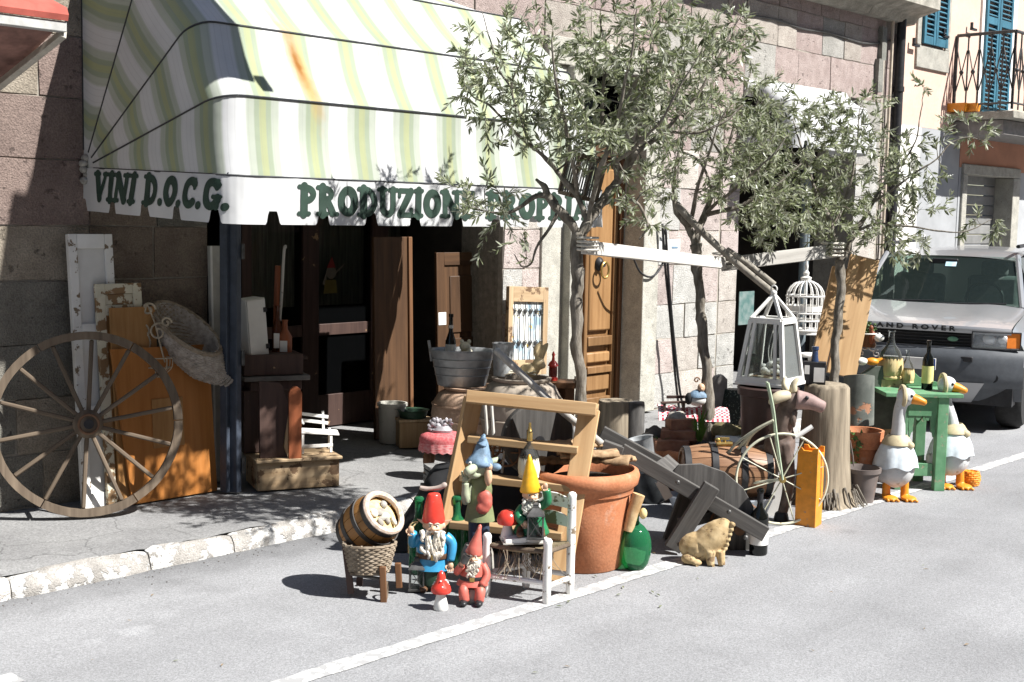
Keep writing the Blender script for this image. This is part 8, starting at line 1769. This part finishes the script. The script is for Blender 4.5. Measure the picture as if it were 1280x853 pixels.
for s_ in (-1, 1):
    grid('wing', lambda u, v: (s_ * (.80 + .10 * min(1, v * 2.2)), .22 + u * 1.2 + .02 * v, 1.02 + .135 * u ** .7 - .03 - (.36 * v)), 12, 8, SIL)
    grid('body_side', lambda u, v: (s_ * (.90 - .02 * v), 1.0 + 3.3 * u, 1.10 - .75 * v), 8, 4, SIL)
# grille
grid('grille_back', lambda u, v: ((u * 2 - 1) * .50, .07 + sweep((u * 2 - 1) * .5), 0.975 - .15 * v), 12, 2, BLACKM)
for i in range(5):
    z = .97 - .03 * i; MB().tube([((j / 12 * 2 - 1) * .49, .045 + sweep((j / 12 * 2 - 1) * .49), z) for j in range(13)], .007, 6).build('grille_bar', BLACKM, car)
grid('grille_sill', lambda u, v: ((u * 2 - 1) * .86, .0 + sweep((u * 2 - 1) * .86) + .04 * v, .815 + .012 * v), 16, 2, SIL)
MB().lathe([(.045, 0), (.045, .012), (.03, .016)], (.34, .035 + sweep(.34), .90), 20, rot=(90, 0, 0), sy=.5).build('oval_badge', mat('badge_green', (.10, .22, .14), .3, bump=0), car)
# headlights
LENS = glass('lamp_lens', (.95, .97, .98), .80, (.6, .63, .65), .05)
for s_ in (-1, 1):
    hl = thing('headlight', None, None); hl.parent = car
    grid('reflector', lambda u, v: (s_ * (.50 + .36 * u), .085 + sweep(.50 + .36 * u), .98 - .14 * v), 8, 3, mat('reflector', (.30, .32, .34), .35, metal=.3, bump=0, var=.25, scale=30), hl)
    MB().lathe([(.06, 0), (.05, .03), (.02, .045)], (s_ * .62, .10 + sweep(.62), .91), 18, rot=(90, 0, 0)).build('lamp_bowl', mat('lamp_bowl', (.8, .82, .84), .25, metal=.15, bump=0, var=.05), hl)
    grid('lens', lambda u, v: (s_ * (.50 + .265 * u), .012 + sweep(.50 + .265 * u), .975 - .145 * v), 8, 3, LENS, hl)
    grid('indicator_lens', lambda u, v: (s_ * (.77 + .10 * u), .014 + sweep(.77 + .10 * u), .972 - .14 * v), 4, 3, mat('orange_lens', (.75, .22, .04), .2, bump=0, var=.08), hl)
    fo = [(u_, v_) for u_, v_ in ((0, 0), (.33, 0), (.66, 0), (1, 0), (1, 1), (.66, 1), (.33, 1), (0, 1))]
    MB().tube([(s_ * (.497 + .378 * u_), .006 + sweep(.497 + .378 * u_), .978 - .155 * v_) for u_, v_ in fo], .007, 6, closed=True).build('lamp_seal', BLACKM, hl)
    MB().lathe([(.045, 0), (.036, .02), (.015, .03)], (s_ * .73, .08 + sweep(.73), .905), 16, rot=(90, 0, 0)).build('lamp_bowl', bpy.data.materials['lamp_bowl'], hl)
    grid('headlight_frame', lambda u, v: (s_ * (.485 + .012 * u), .03 + sweep(.49), .985 - .165 * v), 1, 2, BLACKM, hl)
# bumper
grid('bumper', lambda u, v: ((u * 2 - 1) * .91, -.07 + sweep((u * 2 - 1) * .91) * 1.25 + .06 * (2 * v - 1) ** 4, .815 - .37 * v), 30, 8, DPL)
grid('bumper_top', lambda u, v: ((u * 2 - 1) * .91, -.015 + sweep((u * 2 - 1) * .91) * 1.22 + .08 * v, .816 + .004 * v), 24, 2, DPL)
for s_ in (-1, 1): MB().box((s_ * .47, -.045 + sweep(.47), .72), (.10, .04, .05)).build('bumper_slot', BLACKM, car, bevel=.008); MB().lathe([(.045, 0), (.045, .02)], (s_ * .68, -.01 + sweep(.68), .55), 14, rot=(90, 0, 0)).build('fog_lamp', BLACKM, car)
grid('skid_plate', lambda u, v: ((u * 2 - 1) * (.62 - .12 * v), -.055 + sweep((u * 2 - 1) * .62) + .16 * v, .50 - .21 * v), 16, 4, SIL)
MB().box((0, -.055, .43), (.5, .02, .1)).build('intake', BLACKM, car, bevel=.01)
grid('lower_valance', lambda u, v: ((u * 2 - 1) * .89, .03 + sweep((u * 2 - 1) * .89) * 1.2 + .1 * v, .447 - .14 * v), 20, 3, DPL)
MB().box((.0, -.085, .66), (.46, .012, .11)).build('number_plate', PAPER, car, bevel=.003)
MB().box((.20, -.093, .66), (.05, .004, .10)).build('plate_band', mat('plate_blue', (.02, .08, .35), .4, bump=0), car)
MB().box((0, 2.2, .42), (1.66, 4.0, .3)).build('underbody', BLACKM, car)
# cabin
def ws(u, v): x = (u * 2 - 1); return (x * (.73 - .13 * v), 1.20 + .62 * v + .10 * abs(x) ** 2, 1.145 + .50 * v)
grid('windscreen', ws, 16, 8, CARGLASS)
for s_ in (-1, 1): MB().tube([(s_ * (.755 - .135 * t), 1.30 + .62 * t, 1.135 + .52 * t) for t in (0, .25, .5, .75, 1)], .028, 8).build('windscreen_pillar', SIL, car)
grid('scuttle', lambda u, v: ((u * 2 - 1) * .76, 1.12 + .12 * v + .1 * (u * 2 - 1) ** 2, 1.148 + .004 * v), 12, 2, BLACKM)
grid('roof', lambda u, v: ((u * 2 - 1) * .62, 1.80 + .08 * (u * 2 - 1) ** 2 + 2.3 * v, 1.645 + .075 * math.sin(min(1, v * 3) * PI / 2) - .05 * abs(u * 2 - 1) ** 3), 16, 8, SIL)
for s_ in (-1, 1):
    grid('side_window', lambda u, v: (s_ * (.86 - .22 * v), 1.45 + 2.5 * u + .4 * v * (1 - u), 1.12 + .52 * v), 6, 3, CARGLASS); MB().tube([(s_ * .62, 1.9, 1.76), (s_ * .62, 3.9, 1.78)], .02, 6).build('roof_rail', BLACKM, car)
    mr_ = thing('mirror', None, None); mr_.parent = car; MB().ell((s_ * .98, 1.45, 1.16), (.10, .06, .085), 14, 10).build('mirror_shell', BLACKM, mr_); MB().box((s_ * .88, 1.46, 1.12), (.12, .04, .03)).build('mirror_arm', BLACKM, mr_)
    seat_ = MB().box((s_ * .36, 2.35, 1.12), (.5, .14, .62), (-8, 0, 0)).build('seat', mat('car_seat', (.13, .14, .14), .9, bump=.1), car, bevel=.05); MB().box((s_ * .36, 2.38, 1.50), (.26, .10, .18)).build('headrest', bpy.data.materials['car_seat'], car, bevel=.04)
MB().box((0, 1.62, 1.08), (1.4, .5, .14)).build('dashboard', mat('dashboard_grey', (.10, .10, .10), .8, bump=.1), car, bevel=.04); MB().torus((.36, 1.75, 1.2), .17, .014, 24, 6, 'Y').build('steering_wheel', BLACKM, car)
MB().box((0, 4.15, 1.2), (1.5, .08, .9)).build('tailgate', SIL, car)
MB().box((-.02, 1.74, 1.585), (.24, .03, .06)).build('rear_mirror', BLACKM, car, bevel=.01)
o = MB().box((0, 0, 0), (.10, .004, .075)).build('sticker', mat('sticker', (.35, .6, .75), .6, bump=0, col2=(.8, .85, .88)), car); o.location = (.04, 1.70, 1.56); o.rotation_euler = (R(-50), 0, 0)
for x0, x1 in ((-.60, -.02), (.0, .62)): MB().tube([(x0, 1.20 + .1 * x0 * x0, 1.160), (x1, 1.25, 1.185)], .010, 6).build('wiper', BLACKM, car)
for s_ in (-1, 1):
    for y in (.78, 3.35):
        wl_ = thing('wheel', None, None); wl_.parent = car; MB().lathe([(.21, -.10), (.31, -.11), (.345, -.07), (.345, .07), (.31, .11), (.21, .10)], (s_ * .77, y, .345), 30, rot=(0, 90, 0)).build('tyre', RUB, wl_, smooth=50); MB().lathe([(.05, .06), (.2, .05), (.21, .09)], (s_ * .77, y, .345), 24, rot=(0, 90 * s_, 0)).build('rim', SIL, wl_)
for wd_, cx_, al in (('LAND', -.07, 'RIGHT'), ('ROVER', 0.0, 'LEFT')):
    fc = bpy.data.curves.new('lettering', 'FONT'); fc.body = wd_; fc.size = .078; fc.extrude = .003; fc.offset = .003; fc.space_character = 1.62; fc.align_x = al; fc.align_y = 'CENTER'
    tx = bpy.data.objects.new('text', fc); C.objects.link(tx); dg = bpy.context.evaluated_depsgraph_get(); me = bpy.data.meshes.new_from_object(tx.evaluated_get(dg)); bpy.data.objects.remove(tx)
    me.name = 'lettering'; lt = bpy.data.objects.new('lettering', me); C.objects.link(lt); lt.parent = car; me.materials.clear(); me.materials.append(BLACKM)
    for v in me.vertices: x, y, z = v.co; x = (x + cx_) * 1.05; v.co = (x, -.004 + sweep(x) - z, y * .82 + 1.0 - .022 * abs(x / .8) ** 3)
# grit and weeds in the gutter
b = MB()
for i in range(150):
    x = rnd.uniform(2.2, 6.5); y = 6.165 - abs(rnd.gauss(0, .07)); r_ = rnd.uniform(.002, .006); b.ell((x, y, r_ * .4), (r_, r_ * rnd.uniform(.6, 1), r_ * .6), 5, 4)
tag(tag(b.build('gutter_grit', mat('grit', (.12, .11, .10), .9, scale=30, var=.4), smooth=0), 'scattered grit lying in the gutter along the kerb', 'grit'), kind='stuff')
# fallen leaves and litter on the asphalt
LIT = mat('dry_leaf', (.22, .15, .07), .8, bump=0, var=.4)
for i in range(22):
    px, py = rnd.uniform(20, 1230), rnd.uniform(655, 845); q = G(px, py)[0]
    if q.y > 5.9: continue
    o = MB().add([(-.5, 0, 0), (0, -.13, .08), (.5, 0, .02), (0, .14, .06)], [(0, 1, 2, 3)]).build('fallen_leaf', LIT if i % 3 else LEAF_M, smooth=0, loc=q + Vector((0, 0, .006)), rotz=rnd.uniform(0, 6)); s_ = rnd.uniform(.015, .045); o.scale = (s_, s_, s_)
    tag(o, 'dry fallen leaf on the asphalt', 'leaf', 'fallen leaves on the road')
for i in range(10):
    q = G(rnd.uniform(690, 850), rnd.uniform(700, 760))[0]; o = MB().add([(-.5, 0, 0), (0, -.13, .08), (.5, 0, .02), (0, .14, .06)], [(0, 1, 2, 3)]).build('fallen_leaf', LEAF_M if i % 2 else LEAF_D, smooth=0, loc=q + Vector((0, 0, .008)), rotz=rnd.uniform(0, 6)); o.scale = (.045, .045, .045); tag(o, 'green olive leaf fallen by the white line', 'leaf', 'olive leaves by the white line')
